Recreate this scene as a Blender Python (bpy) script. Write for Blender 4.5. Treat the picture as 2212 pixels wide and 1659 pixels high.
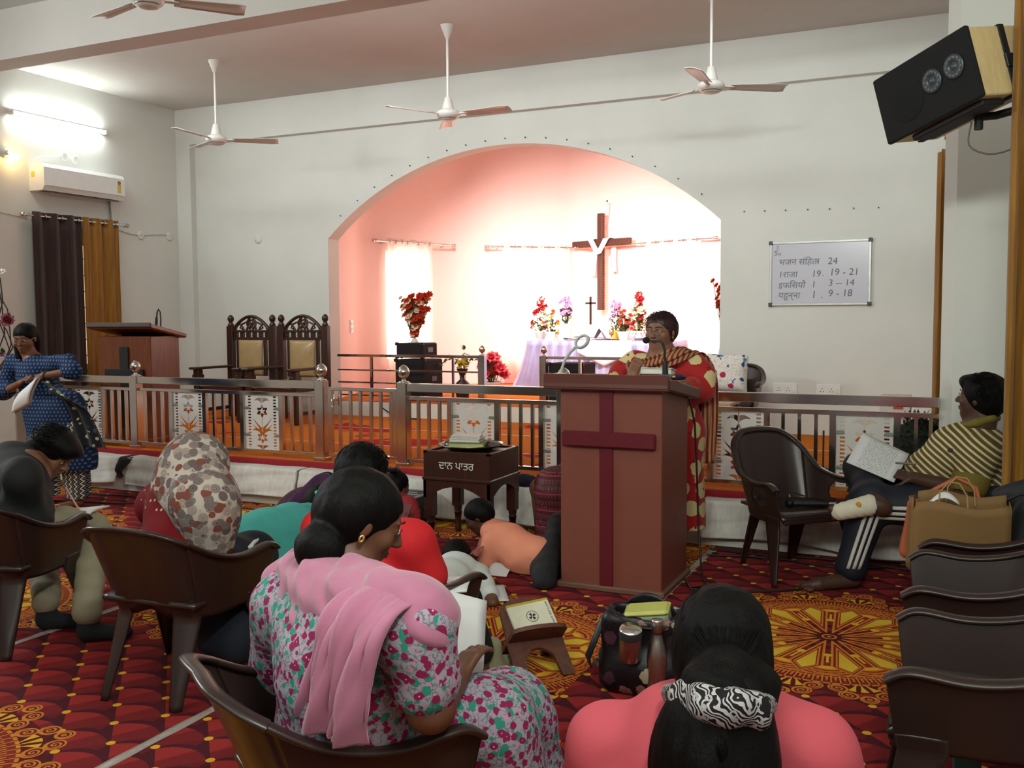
import bpy, math, random
import numpy as np
from mathutils import Vector, Matrix, Euler, noise as mnoise
R = math.radians
for _o in list(bpy.data.objects): bpy.data.objects.remove(_o)
COL = bpy.context.scene.collection
SC = bpy.context.scene
rnd = random.Random(7)

# ------------------------------------------------------------------ camera
CAM_H = 1.5; FPX = 2075.0; YAW = R(24.8); PIT = R(3.85); ROL = R(-.33)
_f = np.array([-math.sin(YAW)*math.cos(PIT), math.cos(YAW)*math.cos(PIT), -math.sin(PIT)])
_r0 = np.array([math.cos(YAW), math.sin(YAW), 0.0]); _u0 = np.cross(_r0, _f)
_r = _r0*math.cos(ROL)+_u0*math.sin(ROL); _u = _u0*math.cos(ROL)-_r0*math.sin(ROL)
cd = bpy.data.cameras.new('camera'); cam = bpy.data.objects.new('camera', cd); COL.objects.link(cam)
cd.sensor_width = 36; cd.lens = FPX/2212*36; cd.clip_start = .05; cd.clip_end = 200
cam.matrix_world = Matrix(((_r[0],_u[0],-_f[0],0),(_r[1],_u[1],-_f[1],0),(_r[2],_u[2],-_f[2],CAM_H),(0,0,0,1)))
SC.camera = cam

# measuring helpers: a sight line of the photograph met with a real plane of the room
def sight(x, y): return _f+_r*(x-1106)/FPX-_u*(y-829.5)/FPX
def on_floor(x, y, z=0.0):
    d = sight(x, y); return np.array([0,0,CAM_H])+d*((z-CAM_H)/d[2])
def at(x, y, Y):
    d = sight(x, y); return np.array([0,0,CAM_H])+d*(Y/d[1])
def at_x(x, y, X):
    d = sight(x, y); return np.array([0,0,CAM_H])+d*(X/d[0])

# ------------------------------------------------------------------ world, light, exposure
SC.view_settings.view_transform = 'Standard'; SC.view_settings.look = 'None'
SC.view_settings.gamma = 1; SC.view_settings.exposure = 0.0
try: SC.view_settings.use_curve_mapping = False
except Exception: pass
W = bpy.data.worlds.new('world'); SC.world = W; W.use_nodes = True
W.node_tree.nodes['Background'].inputs[0].default_value = (.93,1.0,.93,1)
W.node_tree.nodes['Background'].inputs[1].default_value = 0.20
def area(name, loc, rot, sx, sy, power, col):
    l = bpy.data.lights.new(name, 'AREA'); l.shape = 'RECTANGLE'; l.size = sx; l.size_y = sy; l.energy = power; l.color = col
    o = bpy.data.objects.new(name, l); o.location = loc; o.rotation_euler = rot; COL.objects.link(o); return o
def spot(name, loc, target, power, col, angle=70, blend=.8, rad=.08):
    l = bpy.data.lights.new(name, 'SPOT'); l.energy = power; l.color = col; l.spot_size = R(angle); l.spot_blend = blend; l.shadow_soft_size = rad
    o = bpy.data.objects.new(name, l); o.location = loc
    d = Vector(target)-Vector(loc); o.rotation_euler = d.to_track_quat('-Z','Y').to_euler(); COL.objects.link(o); return o
# out-of-frame hall tubes, and unseen lights added to brighten stage and niche
st_ = area('stage_wall_fill', (-4.6, 6.68, 4.02), (R(62),0,0), 8.0, .25, 52, (.93,1.0,1.0)); st_.data.spread = R(125)  # added strip hidden behind the beam, brightens the back wall
area('unseen_hall_lamp', (-4.0, -.5, 4.2), (0,0,0), 4.0, 2.5, 62, (.95,1.0,.93))  # added soft overhead panel, lifts the hall's ambient level
area('unseen_hall_lamp', (-9.1, 3.2, 3.6), (0,R(-80),0), .3, 1.3, 170, (.92,1.0,1.0))
area('unseen_hall_lamp', (.42, .6, 3.5), (0,R(80),0), .3, 1.3, 110, (.93,1.0,.92))
hf = area('unseen_hall_lamp', (-.6, -2.6, 3.9), (R(84),0,R(-3)), 3.0, .4, 60, (.92,1.0,.90)); hf.data.spread = R(80)  # added flood behind the camera, brightens the pillar and upper hall
spot('niche_fill_spot', (-5.4, 10.5, 3.9), (-4.8,13.4,1.25), 720, (1,.92,.88), 105, .9, .12)  # unseen spot added to whiten the wall around the cross
spot('niche_fill_spot', (-3.2, 10.4, 3.3), (-4.3,13.5,1.1), 560, (1,.92,.88), 90, .9, .12)  # second added spot, brightens the altar and lower niche wall

# ------------------------------------------------------------------ materials
MATS = {}
class NT:
    def __init__(s, name):
        s.m = bpy.data.materials.new(name); s.m.use_nodes = True; s.t = s.m.node_tree
        s.b = s.t.nodes['Principled BSDF']; s.out = s.t.nodes['Material Output']
    def n(s, typ, **kw):
        x = s.t.nodes.new(typ)
        for k, v in kw.items():
            if k == 'ins':
                for i, val in v.items(): s.put(x.inputs[i], val)
            else: setattr(x, k, v)
        return x
    def put(s, sock, val):
        if isinstance(val, bpy.types.NodeSocket): s.t.links.new(val, sock)
        elif isinstance(val, E_): s.t.links.new(val.s, sock)
        elif isinstance(val, (tuple, list)) and len(val) == 3 and sock.type == 'RGBA': sock.default_value = (*val, 1)
        else: sock.default_value = val
    def math(s, op, *a):
        x = s.n('ShaderNodeMath', operation=op)
        for i, v in enumerate(a): s.put(x.inputs[i], v)
        return E_(s, x.outputs[0])
    def coord(s, which='Object', scale=(1,1,1), loc=(0,0,0), rot=(0,0,0)):
        c = s.n('ShaderNodeTexCoord'); mp = s.n('ShaderNodeMapping')
        s.t.links.new(c.outputs[which], mp.inputs[0])
        mp.inputs['Scale'].default_value = scale; mp.inputs['Location'].default_value = loc; mp.inputs['Rotation'].default_value = rot
        return mp.outputs[0]
    def noise(s, vec, scale=5, detail=3, rough=.5, dist=0):
        x = s.n('ShaderNodeTexNoise'); s.t.links.new(vec, x.inputs['Vector'])
        x.inputs['Scale'].default_value = scale; x.inputs['Detail'].default_value = detail
        x.inputs['Roughness'].default_value = rough; x.inputs['Distortion'].default_value = dist
        return x.outputs[0]
    def voro(s, vec, scale=5, feature='F1', out='Distance', rand=1):
        x = s.n('ShaderNodeTexVoronoi', feature=feature); s.t.links.new(vec, x.inputs['Vector'])
        x.inputs['Scale'].default_value = scale; x.inputs['Randomness'].default_value = rand
        return x.outputs[out]
    def ramp(s, fac, stops, interp='LINEAR'):
        x = s.n('ShaderNodeValToRGB'); s.put(x.inputs[0], fac); cr = x.color_ramp; cr.interpolation = interp
        while len(cr.elements) < len(stops): cr.elements.new(.5)
        for e, (p, c) in zip(cr.elements, stops): e.position = p; e.color = (*c, 1) if len(c) == 3 else c
        return x.outputs[0]
    def mix(s, fac, a, b, mode='MIX'):
        x = s.n('ShaderNodeMix', data_type='RGBA', blend_type=mode)
        s.put(x.inputs[0], fac); s.put(x.inputs[6], a); s.put(x.inputs[7], b); return x.outputs[2]
    def sep(s, vec):
        x = s.n('ShaderNodeSeparateXYZ'); s.t.links.new(vec, x.inputs[0]); return [E_(s, o) for o in x.outputs]
    def bump(s, h, strength=.3, dist=.01):
        x = s.n('ShaderNodeBump'); s.put(x.inputs['Height'], h); x.inputs['Strength'].default_value = strength
        x.inputs['Distance'].default_value = dist; s.t.links.new(x.outputs[0], s.b.inputs['Normal'])
    def base(s, v): s.put(s.b.inputs['Base Color'], v)
    def set(s, rough=.5, metal=0, spec=.5, **kw):
        s.put(s.b.inputs['Roughness'], rough); s.put(s.b.inputs['Metallic'], metal); s.b.inputs['Specular IOR Level'].default_value = spec
        for k, v in kw.items(): s.put(s.b.inputs[k], v)
class E_:                                   # arithmetic on node sockets
    def __init__(s, nt, sock): s.nt = nt; s.s = sock
    def __add__(s, o): return s.nt.math('ADD', s, o)
    __radd__ = __add__
    def __sub__(s, o): return s.nt.math('SUBTRACT', s, o)
    def __rsub__(s, o): return s.nt.math('SUBTRACT', o, s)
    def __mul__(s, o): return s.nt.math('MULTIPLY', s, o)
    __rmul__ = __mul__
    def __truediv__(s, o): return s.nt.math('DIVIDE', s, o)
    def lt(s, o): return s.nt.math('LESS_THAN', s, o)
    def gt(s, o): return s.nt.math('GREATER_THAN', s, o)
    def abs(s): return s.nt.math('ABSOLUTE', s)
    def min(s, o): return s.nt.math('MINIMUM', s, o)
    def max(s, o): return s.nt.math('MAXIMUM', s, o)
    def floor(s): return s.nt.math('FLOOR', s)
    def fract(s): return s.nt.math('FRACT', s)
    def sin(s): return s.nt.math('SINE', s)
    def cos(s): return s.nt.math('COSINE', s)
    def sqrt(s): return s.nt.math('SQRT', s)
    def wrap(s, hi, lo): return s.nt.math('WRAP', s, hi, lo)
    def near(s, v, w): return (s-v).abs().lt(w)

def hexc(h):                                 # sRGB hex to linear
    v = [int(h[i:i+2], 16)/255 for i in (0,2,4)]
    return tuple(c/12.92 if c <= .04045 else ((c+.055)/1.055)**2.4 for c in v)
def M(name, col, rough=.5, metal=0, var=.08, scale=12, bump=0, bscale=60, spec=.5, **kw):
    """plain surface with procedural colour variation and fine relief"""
    if name in MATS: return MATS[name]
    if isinstance(col, str): col = hexc(col)
    t = NT(name); v = t.coord()
    nz = t.noise(v, scale, 4, .6)
    d = tuple(c*(1-var) for c in col); l = tuple(min(1, c*(1+var)) for c in col)
    t.base(t.ramp(nz, [(.3, d), (.7, l)])); t.set(rough, metal, spec, **kw)
    if bump: t.bump(t.noise(v, bscale, 3), bump, .005)
    MATS[name] = t.m; return t.m
def wood(name, c1, c2, rough=.4, scale=(3,3,30), axis='Z', **kw):
    if name in MATS: return MATS[name]
    c1 = hexc(c1); c2 = hexc(c2); t = NT(name)
    sc = {'Z':(14,14,1.2),'X':(1.2,14,14),'Y':(14,1.2,14)}[axis]
    v = t.coord(scale=sc); nz = t.noise(v, 2.2, 5, .65, 1.2)
    t.base(t.ramp(nz, [(.3, c1), (.7, c2)])); t.set(rough, 0, .5, **kw); t.bump(nz, .08, .004)
    MATS[name] = t.m; return t.m
def emis(name, col, strength):
    if name in MATS: return MATS[name]
    t = NT(name); t.base(tuple(col)); t.set(.5); t.put(t.b.inputs['Emission Color'], tuple(col)); t.b.inputs['Emission Strength'].default_value = strength
    MATS[name] = t.m; return t.m

# ------------------------------------------------------------------ mesh builder
def basis(d):
    d = Vector(d).normalized(); a = Vector((0,0,1)) if abs(d.z) < .95 else Vector((1,0,0))
    x = a.cross(d).normalized(); return x, d.cross(x), d
class MB:
    def __init__(s, M=None): s.v = []; s.f = []; s.sm = []; s.M = M
    def add(s, vs, fs, smooth=False):
        o = len(s.v)
        for p in vs:
            p = Vector(p); s.v.append(s.M @ p if s.M else p)
        for f in fs: s.f.append([i+o for i in f]); s.sm.append(smooth)
        return s
    def box(s, x0, x1, y0, y1, z0, z1):
        return s.add([(x,y,z) for z in (z0,z1) for y in (y0,y1) for x in (x0,x1)],
                     [(0,2,3,1),(4,5,7,6),(0,1,5,4),(2,6,7,3),(0,4,6,2),(1,3,7,5)])
    def bbox(s, x0, x1, y0, y1, z0, z1, b=.006):     # box with chamfered edges
        vs = []; 
        for z, zi in ((z0,0),(z0+b,1),(z1-b,1),(z1,0)):
            q = 0 if zi else b
            X0, X1, Y0, Y1 = x0+q, x1-q, y0+q, y1-q
            c = b if zi else b*.6
            vs += [(X0+c,Y0,z),(X1-c,Y0,z),(X1,Y0+c,z),(X1,Y1-c,z),(X1-c,Y1,z),(X0+c,Y1,z),(X0,Y1-c,z),(X0,Y0+c,z)]
        fs = [tuple(range(7,-1,-1)), tuple(range(24,32))]
        for r in range(3):
            for i in range(8): fs.append((r*8+i, r*8+(i+1)%8, r*8+8+(i+1)%8, r*8+8+i))
        return s.add(vs, fs)
    def obox(s, c, size, rot=None, b=0):             # oriented box, rot = Matrix/Euler tuple
        m = Matrix.Identity(3) if rot is None else (rot if isinstance(rot, Matrix) else Euler(rot).to_matrix())
        t = MB(); a = [x/2 for x in size]
        (t.bbox(-a[0],a[0],-a[1],a[1],-a[2],a[2],b) if b else t.box(-a[0],a[0],-a[1],a[1],-a[2],a[2]))
        return s.add([m @ p+Vector(c) for p in t.v], t.f)
    def cyl(s, a, b, r0, r1=None, n=14, caps=True):
        r1 = r0 if r1 is None else r1
        x, y, d = basis(Vector(b)-Vector(a)); vs = []
        for p, r in ((a,r0),(b,r1)):
            for i in range(n):
                t = 2*math.pi*i/n; vs.append(Vector(p)+x*math.cos(t)*r+y*math.sin(t)*r)
        s.add(vs, [(i,(i+1)%n,n+(i+1)%n,n+i) for i in range(n)], True)
        if caps: s.add(vs, [tuple(range(n-1,-1,-1)), tuple(range(n,2*n))])
        return s
    def tube(s, pts, r, n=8, closed=False, flat=1.0, caps=True):
        pts = [Vector(p) for p in pts]; m = len(pts); rr = r if hasattr(r,'__len__') else [r]*m
        vs = []; prev = None
        for i, p in enumerate(pts):
            if closed: d = pts[(i+1)%m]-pts[i-1]
            else: d = pts[min(i+1,m-1)]-pts[max(i-1,0)]
            if d.length < 1e-9: d = Vector((0,0,1))
            d.normalize()
            if prev is None: x, y, _ = basis(d)
            else:
                x = prev-d*prev.dot(d)
                if x.length < 1e-6: x, _, _ = basis(d)
                x.normalize(); y = d.cross(x)
            prev = x
            for k in range(n):
                t = 2*math.pi*k/n; vs.append(p+x*math.cos(t)*rr[i]+y*math.sin(t)*rr[i]*flat)
        fs = []
        for i in range(m if closed else m-1):
            j = (i+1)%m
            for k in range(n): fs.append((i*n+k, i*n+(k+1)%n, j*n+(k+1)%n, j*n+k))
        s.add(vs, fs, True)
        if not closed and caps: s.add(vs, [tuple(range(n-1,-1,-1)), tuple(range((m-1)*n,m*n))])
        return s
    def lathe(s, c, prof, n=24, axis=(0,0,1), cap=True):
        x, y, d = basis(axis); c = Vector(c); vs = []
        for r, h in prof:
            for i in range(n):
                t = 2*math.pi*i/n; vs.append(c+x*math.cos(t)*r+y*math.sin(t)*r+d*h)
        m = len(prof)
        s.add(vs, [(j*n+i, j*n+(i+1)%n, (j+1)*n+(i+1)%n, (j+1)*n+i) for j in range(m-1) for i in range(n)], True)
        if cap:
            if prof[0][0] > 1e-4: s.add(vs[:n], [tuple(range(n-1,-1,-1))])
            if prof[-1][0] > 1e-4: s.add(vs[-n:], [tuple(range(n))])
        return s
    def ball(s, c, r, n=12, m=8, R3=None):
        rx, ry, rz = r if hasattr(r,'__len__') else (r,r,r); vs = []; c = Vector(c)
        for j in range(m+1):
            ph = math.pi*j/m
            for i in range(n):
                t = 2*math.pi*i/n; p = Vector((rx*math.sin(ph)*math.cos(t), ry*math.sin(ph)*math.sin(t), -rz*math.cos(ph)))
                vs.append(c+(R3 @ p if R3 else p))
        return s.add(vs, [(j*n+i, j*n+(i+1)%n, (j+1)*n+(i+1)%n, (j+1)*n+i) for j in range(m) for i in range(n)], True)
    def prism(s, poly, o, ex, ey, depth):            # polygon in plane (o; ex, ey) extruded by vector depth
        o = Vector(o); ex = Vector(ex); ey = Vector(ey); dp = Vector(depth); n = len(poly)
        a = [o+ex*p[0]+ey*p[1] for p in poly]; b = [p+dp for p in a]
        return s.add(a+b, [tuple(range(n)), tuple(range(2*n-1,n-1,-1))]+[(i,n+i,n+(i+1)%n,(i+1)%n) for i in range(n)])
    def grid(s, fn, nu, nv, thick=0, smooth=True, wrap=False):
        P = [[Vector(fn(i/nu, j/nv)) for i in range(nu+1)] for j in range(nv+1)]
        vs = [p for row in P for p in row]; w = nu+1
        fs = [(j*w+i, j*w+i+1, (j+1)*w+i+1, (j+1)*w+i) for j in range(nv) for i in range(nu)]
        if thick:
            nn = []
            for j in range(nv+1):
                for i in range(nu+1):
                    du = P[j][min(i+1,nu)]-P[j][max(i-1,0)]; dv = P[min(j+1,nv)][i]-P[max(j-1,0)][i]
                    k = du.cross(dv); nn.append(k.normalized() if k.length > 1e-12 else Vector((0,0,1)))
            o = len(vs); vs = vs+[p-n*thick for p, n in zip(vs, nn)]
            fs = fs+[(f[3]+o,f[2]+o,f[1]+o,f[0]+o) for f in fs]
            for i in range(nu): fs += [(i+1,i,i+o,i+1+o),(nv*w+i,nv*w+i+1,nv*w+i+1+o,nv*w+i+o)]
            for j in range(nv): fs += [(j*w,(j+1)*w,(j+1)*w+o,j*w+o),((j+1)*w+nu,j*w+nu,j*w+nu+o,(j+1)*w+nu+o)]
        return s.add(vs, fs, smooth)
    def build(s, name, mat, parent=None, local=False):
        me = bpy.data.meshes.new(name); off = Vector((0,0,0))
        if parent is not None and not local:
            p = parent
            while p is not None: off += p.location; p = p.parent
        me.from_pydata([v-off for v in s.v], [], s.f); me.update()
        me.polygons.foreach_set('use_smooth', s.sm)
        me.materials.append(mat); o = bpy.data.objects.new(name, me); COL.objects.link(o)
        if parent is not None: o.parent = parent
        return o
def tag(o, label=None, cat=None, group=None, kind=None):
    if label: o['label'] = label
    if cat: o['category'] = cat
    if group: o['group'] = group
    if kind: o['kind'] = kind
    return o
def thing(name, label, cat, loc=(0,0,0), group=None, rz=0):
    o = bpy.data.objects.new(name, None); o.empty_display_size = .05; COL.objects.link(o)
    o.location = Vector(loc); o.rotation_euler = (0,0,rz); return tag(o, label, cat, group)
def struct(name, mb, mat, label=None):
    o = mb.build(name, mat); return tag(o, label, None, None, 'structure')
def dup(root, loc, rz=0, label=None, group=None, sc=1.0):
    r = root.copy(); COL.objects.link(r); r.location = Vector(loc); r.rotation_euler = (0,0,rz); r.scale = (sc,sc,sc)
    if label: r['label'] = label
    if group: r['group'] = group
    for ch in list(root.children):
        c = ch.copy(); COL.objects.link(c); c.parent = r
        for g in ch.children:
            d = g.copy(); COL.objects.link(d); d.parent = c
    return r
def mesh_np(name, verts, faces, mat, parent=None, smooth=True):
    me = bpy.data.meshes.new(name); nv = len(verts); nf = len(faces)
    off = np.zeros(3); p = parent
    while p is not None: off = off+np.array(p.location); p = p.parent
    me.vertices.add(nv); me.vertices.foreach_set('co', (verts-off).astype(np.float32).ravel())
    k = faces.shape[1]; me.loops.add(nf*k); me.loops.foreach_set('vertex_index', faces.astype(np.int32).ravel())
    me.polygons.add(nf); me.polygons.foreach_set('loop_start', np.arange(0, nf*k, k, dtype=np.int32))
    me.polygons.foreach_set('loop_total', np.full(nf, k, dtype=np.int32)); me.update(calc_edges=True)
    me.polygons.foreach_set('use_smooth', np.full(nf, smooth)); me.materials.append(mat)
    o = bpy.data.objects.new(name, me); COL.objects.link(o)
    if parent is not None: o.parent = parent
    return o
# ------------------------------------------------------------------ soft bodies: signed distance blobs meshed by surface nets
def _rot(R3):
    if R3 is None: return None
    return np.array(R3 if isinstance(R3, Matrix) else Euler(R3).to_matrix())
class SDF:
    def __init__(s, res=.012): s.res = res; s.p = []; s.cut = []; s.disp = None
    def cone(s, a, b, ra, rb=None, k=.03, sub=False):
        s.p.append(('c', np.array(a, float), np.array(b, float), ra, ra if rb is None else rb, k, sub)); return s
    def chain(s, pts, rs, k=.03):
        for i in range(len(pts)-1): s.cone(pts[i], pts[i+1], rs[i], rs[i+1], k)
        return s
    def ell(s, c, r, R3=None, k=.03, sub=False):
        s.p.append(('e', np.array(c, float), np.array(r if hasattr(r,'__len__') else (r,r,r), float), _rot(R3), None, k, sub)); return s
    def box(s, c, h, R3=None, rr=.02, k=.02, sub=False):
        s.p.append(('b', np.array(c, float), np.array(h, float), _rot(R3), rr, k, sub)); return s
    def plane(s, o, n): s.cut.append((np.array(o, float), np.array(n, float)/np.linalg.norm(n))); return s   # removes the side n points to
    def bounds(s, q):
        if q[0] == 'c':
            return np.minimum(q[1]-q[3], q[2]-q[4]), np.maximum(q[1]+q[3], q[2]+q[4])
        R3 = q[3]; h = q[2]
        e = h if R3 is None else np.abs(R3) @ h
        return q[1]-e, q[1]+e
    def grid(s):
        lo = np.full(3, 1e9); hi = -lo
        for q in s.p:
            if q[6]: continue
            a, b = s.bounds(q); lo = np.minimum(lo, a); hi = np.maximum(hi, b)
        pad = .03+2*s.res; lo = lo-pad; hi = hi+pad; n = np.ceil((hi-lo)/s.res).astype(int)+1
        D = np.full(n, .25, np.float32); ax = [lo[i]+s.res*np.arange(n[i]) for i in range(3)]
        for q in s.p:
            a, b = s.bounds(q); k = q[5]; mg = k+.02+s.res*2
            i0 = np.maximum(((a-mg-lo)/s.res).astype(int), 0); i1 = np.minimum(((b+mg-lo)/s.res).astype(int)+2, n)
            if (i1 <= i0).any(): continue
            sl = tuple(slice(i0[i], i1[i]) for i in range(3))
            X = ax[0][sl[0]][:,None,None].astype(np.float32); Y = ax[1][sl[1]][None,:,None].astype(np.float32); Z = ax[2][sl[2]][None,None,:].astype(np.float32)
            if q[0] == 'c':
                A, B, ra, rb = q[1:5]; ba = B-A; L2 = max(float(ba@ba), 1e-9)
                dx, dy, dz = X-A[0], Y-A[1], Z-A[2]
                h = np.clip((dx*ba[0]+dy*ba[1]+dz*ba[2])/L2, 0, 1)
                d = np.sqrt((dx-h*ba[0])**2+(dy-h*ba[1])**2+(dz-h*ba[2])**2)-(ra+(rb-ra)*h)
            else:
                c = q[1]; dx, dy, dz = X-c[0], Y-c[1], Z-c[2]
                if q[3] is not None:
                    m = q[3]; dx, dy, dz = (m[0,0]*dx+m[1,0]*dy+m[2,0]*dz, m[0,1]*dx+m[1,1]*dy+m[2,1]*dz, m[0,2]*dx+m[1,2]*dy+m[2,2]*dz)
                if q[0] == 'e':
                    r = q[2]; k0 = np.sqrt((dx/r[0])**2+(dy/r[1])**2+(dz/r[2])**2); k1 = np.sqrt((dx/r[0]**2)**2+(dy/r[1]**2)**2+(dz/r[2]**2)**2)
                    d = k0*(k0-1)/np.maximum(k1, 1e-6)
                else:
                    hh = q[2]-q[4]; ex, ey, ez = np.abs(dx)-hh[0], np.abs(dy)-hh[1], np.abs(dz)-hh[2]
                    d = np.sqrt(np.maximum(ex,0)**2+np.maximum(ey,0)**2+np.maximum(ez,0)**2)+np.minimum(np.maximum(ex,np.maximum(ey,ez)),0)-q[4]
            o = D[sl]
            if q[6]:
                h = np.clip(.5-.5*(o+d)/k, 0, 1); D[sl] = o*(1-h)-d*h+k*h*(1-h)
            else:
                h = np.clip(.5+.5*(o-d)/k, 0, 1); D[sl] = o*(1-h)+d*h-k*h*(1-h)
        G = (ax[0][:,None,None], ax[1][None,:,None], ax[2][None,None,:])
        if s.disp is not None: D = (D+s.disp(*G)).astype(np.float32)
        for o, nn in s.cut: D = np.maximum(D, ((G[0]-o[0])*nn[0]+(G[1]-o[1])*nn[1]+(G[2]-o[2])*nn[2]).astype(np.float32))
        return D, lo
    def surf(s, smooth=1):
        D, lo = s.grid(); n = np.array(D.shape); ins = D < 0
        c = np.zeros(n-1, np.int8)
        for i in (0,1):
            for j in (0,1):
                for k in (0,1): c += ins[i:n[0]-1+i, j:n[1]-1+j, k:n[2]-1+k]
        I = np.argwhere((c > 0) & (c < 8)); idx = np.full(n-1, -1, np.int32); idx[I[:,0],I[:,1],I[:,2]] = np.arange(len(I))
        acc = np.zeros((len(I),3)); cnt = np.zeros(len(I))
        cor = [(i,j,k) for i in (0,1) for j in (0,1) for k in (0,1)]
        val = {q: D[I[:,0]+q[0], I[:,1]+q[1], I[:,2]+q[2]] for q in cor}
        for a in cor:
            for ax in range(3):
                if a[ax] == 0:
                    b = list(a); b[ax] = 1; b = tuple(b); va, vb = val[a], val[b]; cr = (va < 0) != (vb < 0)
                    tt = np.where(cr, va/np.where(np.abs(va-vb) < 1e-9, 1, va-vb), 0)
                    pa = np.array(a, float)[None,:].repeat(len(I),0); pa[:,ax] += tt
                    acc[cr] += pa[cr]; cnt[cr] += 1
        V = lo+(I+acc/cnt[:,None])*s.res; F = []
        for ax in range(3):
            u, w = (ax+1)%3, (ax+2)%3
            sa = [slice(None)]*3; sb = [slice(None)]*3; sa[ax] = slice(0,-1); sb[ax] = slice(1,None)
            A = ins[tuple(sa)]; B = ins[tuple(sb)]; E = np.argwhere(A != B)
            ok = (E[:,u] > 0) & (E[:,w] > 0) & (E[:,u] < n[u]-1) & (E[:,w] < n[w]-1); E = E[ok]
            def cell(du, dw):
                e = E.copy(); e[:,u] -= du; e[:,w] -= dw; return idx[e[:,0],e[:,1],e[:,2]]
            q = np.stack([cell(1,1), cell(0,1), cell(0,0), cell(1,0)], 1)
            fl = ~A[E[:,0],E[:,1],E[:,2]]; q[fl] = q[fl][:,::-1]; F.append(q)
        F = np.concatenate(F)
        for _ in range(smooth):
            S = np.zeros_like(V); C = np.zeros(len(V))
            for k in range(4):
                a, b = F[:,k], F[:,(k+1)%4]
                for d in range(3): S[:,d] += np.bincount(a, V[b,d], len(V))+np.bincount(b, V[a,d], len(V))
                C += np.bincount(a, minlength=len(V))+np.bincount(b, minlength=len(V))
            V = V*.5+.5*S/np.maximum(C,1)[:,None]
        return V, F
    def build(s, name, mat, parent=None, smooth=1):
        V, F = s.surf(smooth); return mesh_np(name, V, F, mat, parent)
def waves(amp, k, dirs, warp=.6):                 # soft cloth folds
    def f(X, Y, Z):
        r = 0
        for i, (dx, dy, dz) in enumerate(dirs):
            ph = (dx*X+dy*Y+dz*Z)*k*(1+.37*i)
            r = r+np.sin(ph+warp*np.sin(7.3*X+3.1*Z+i)+warp*np.sin(5.7*Y-6.1*Z+2*i))
        return amp*r/len(dirs)
    return f
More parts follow.
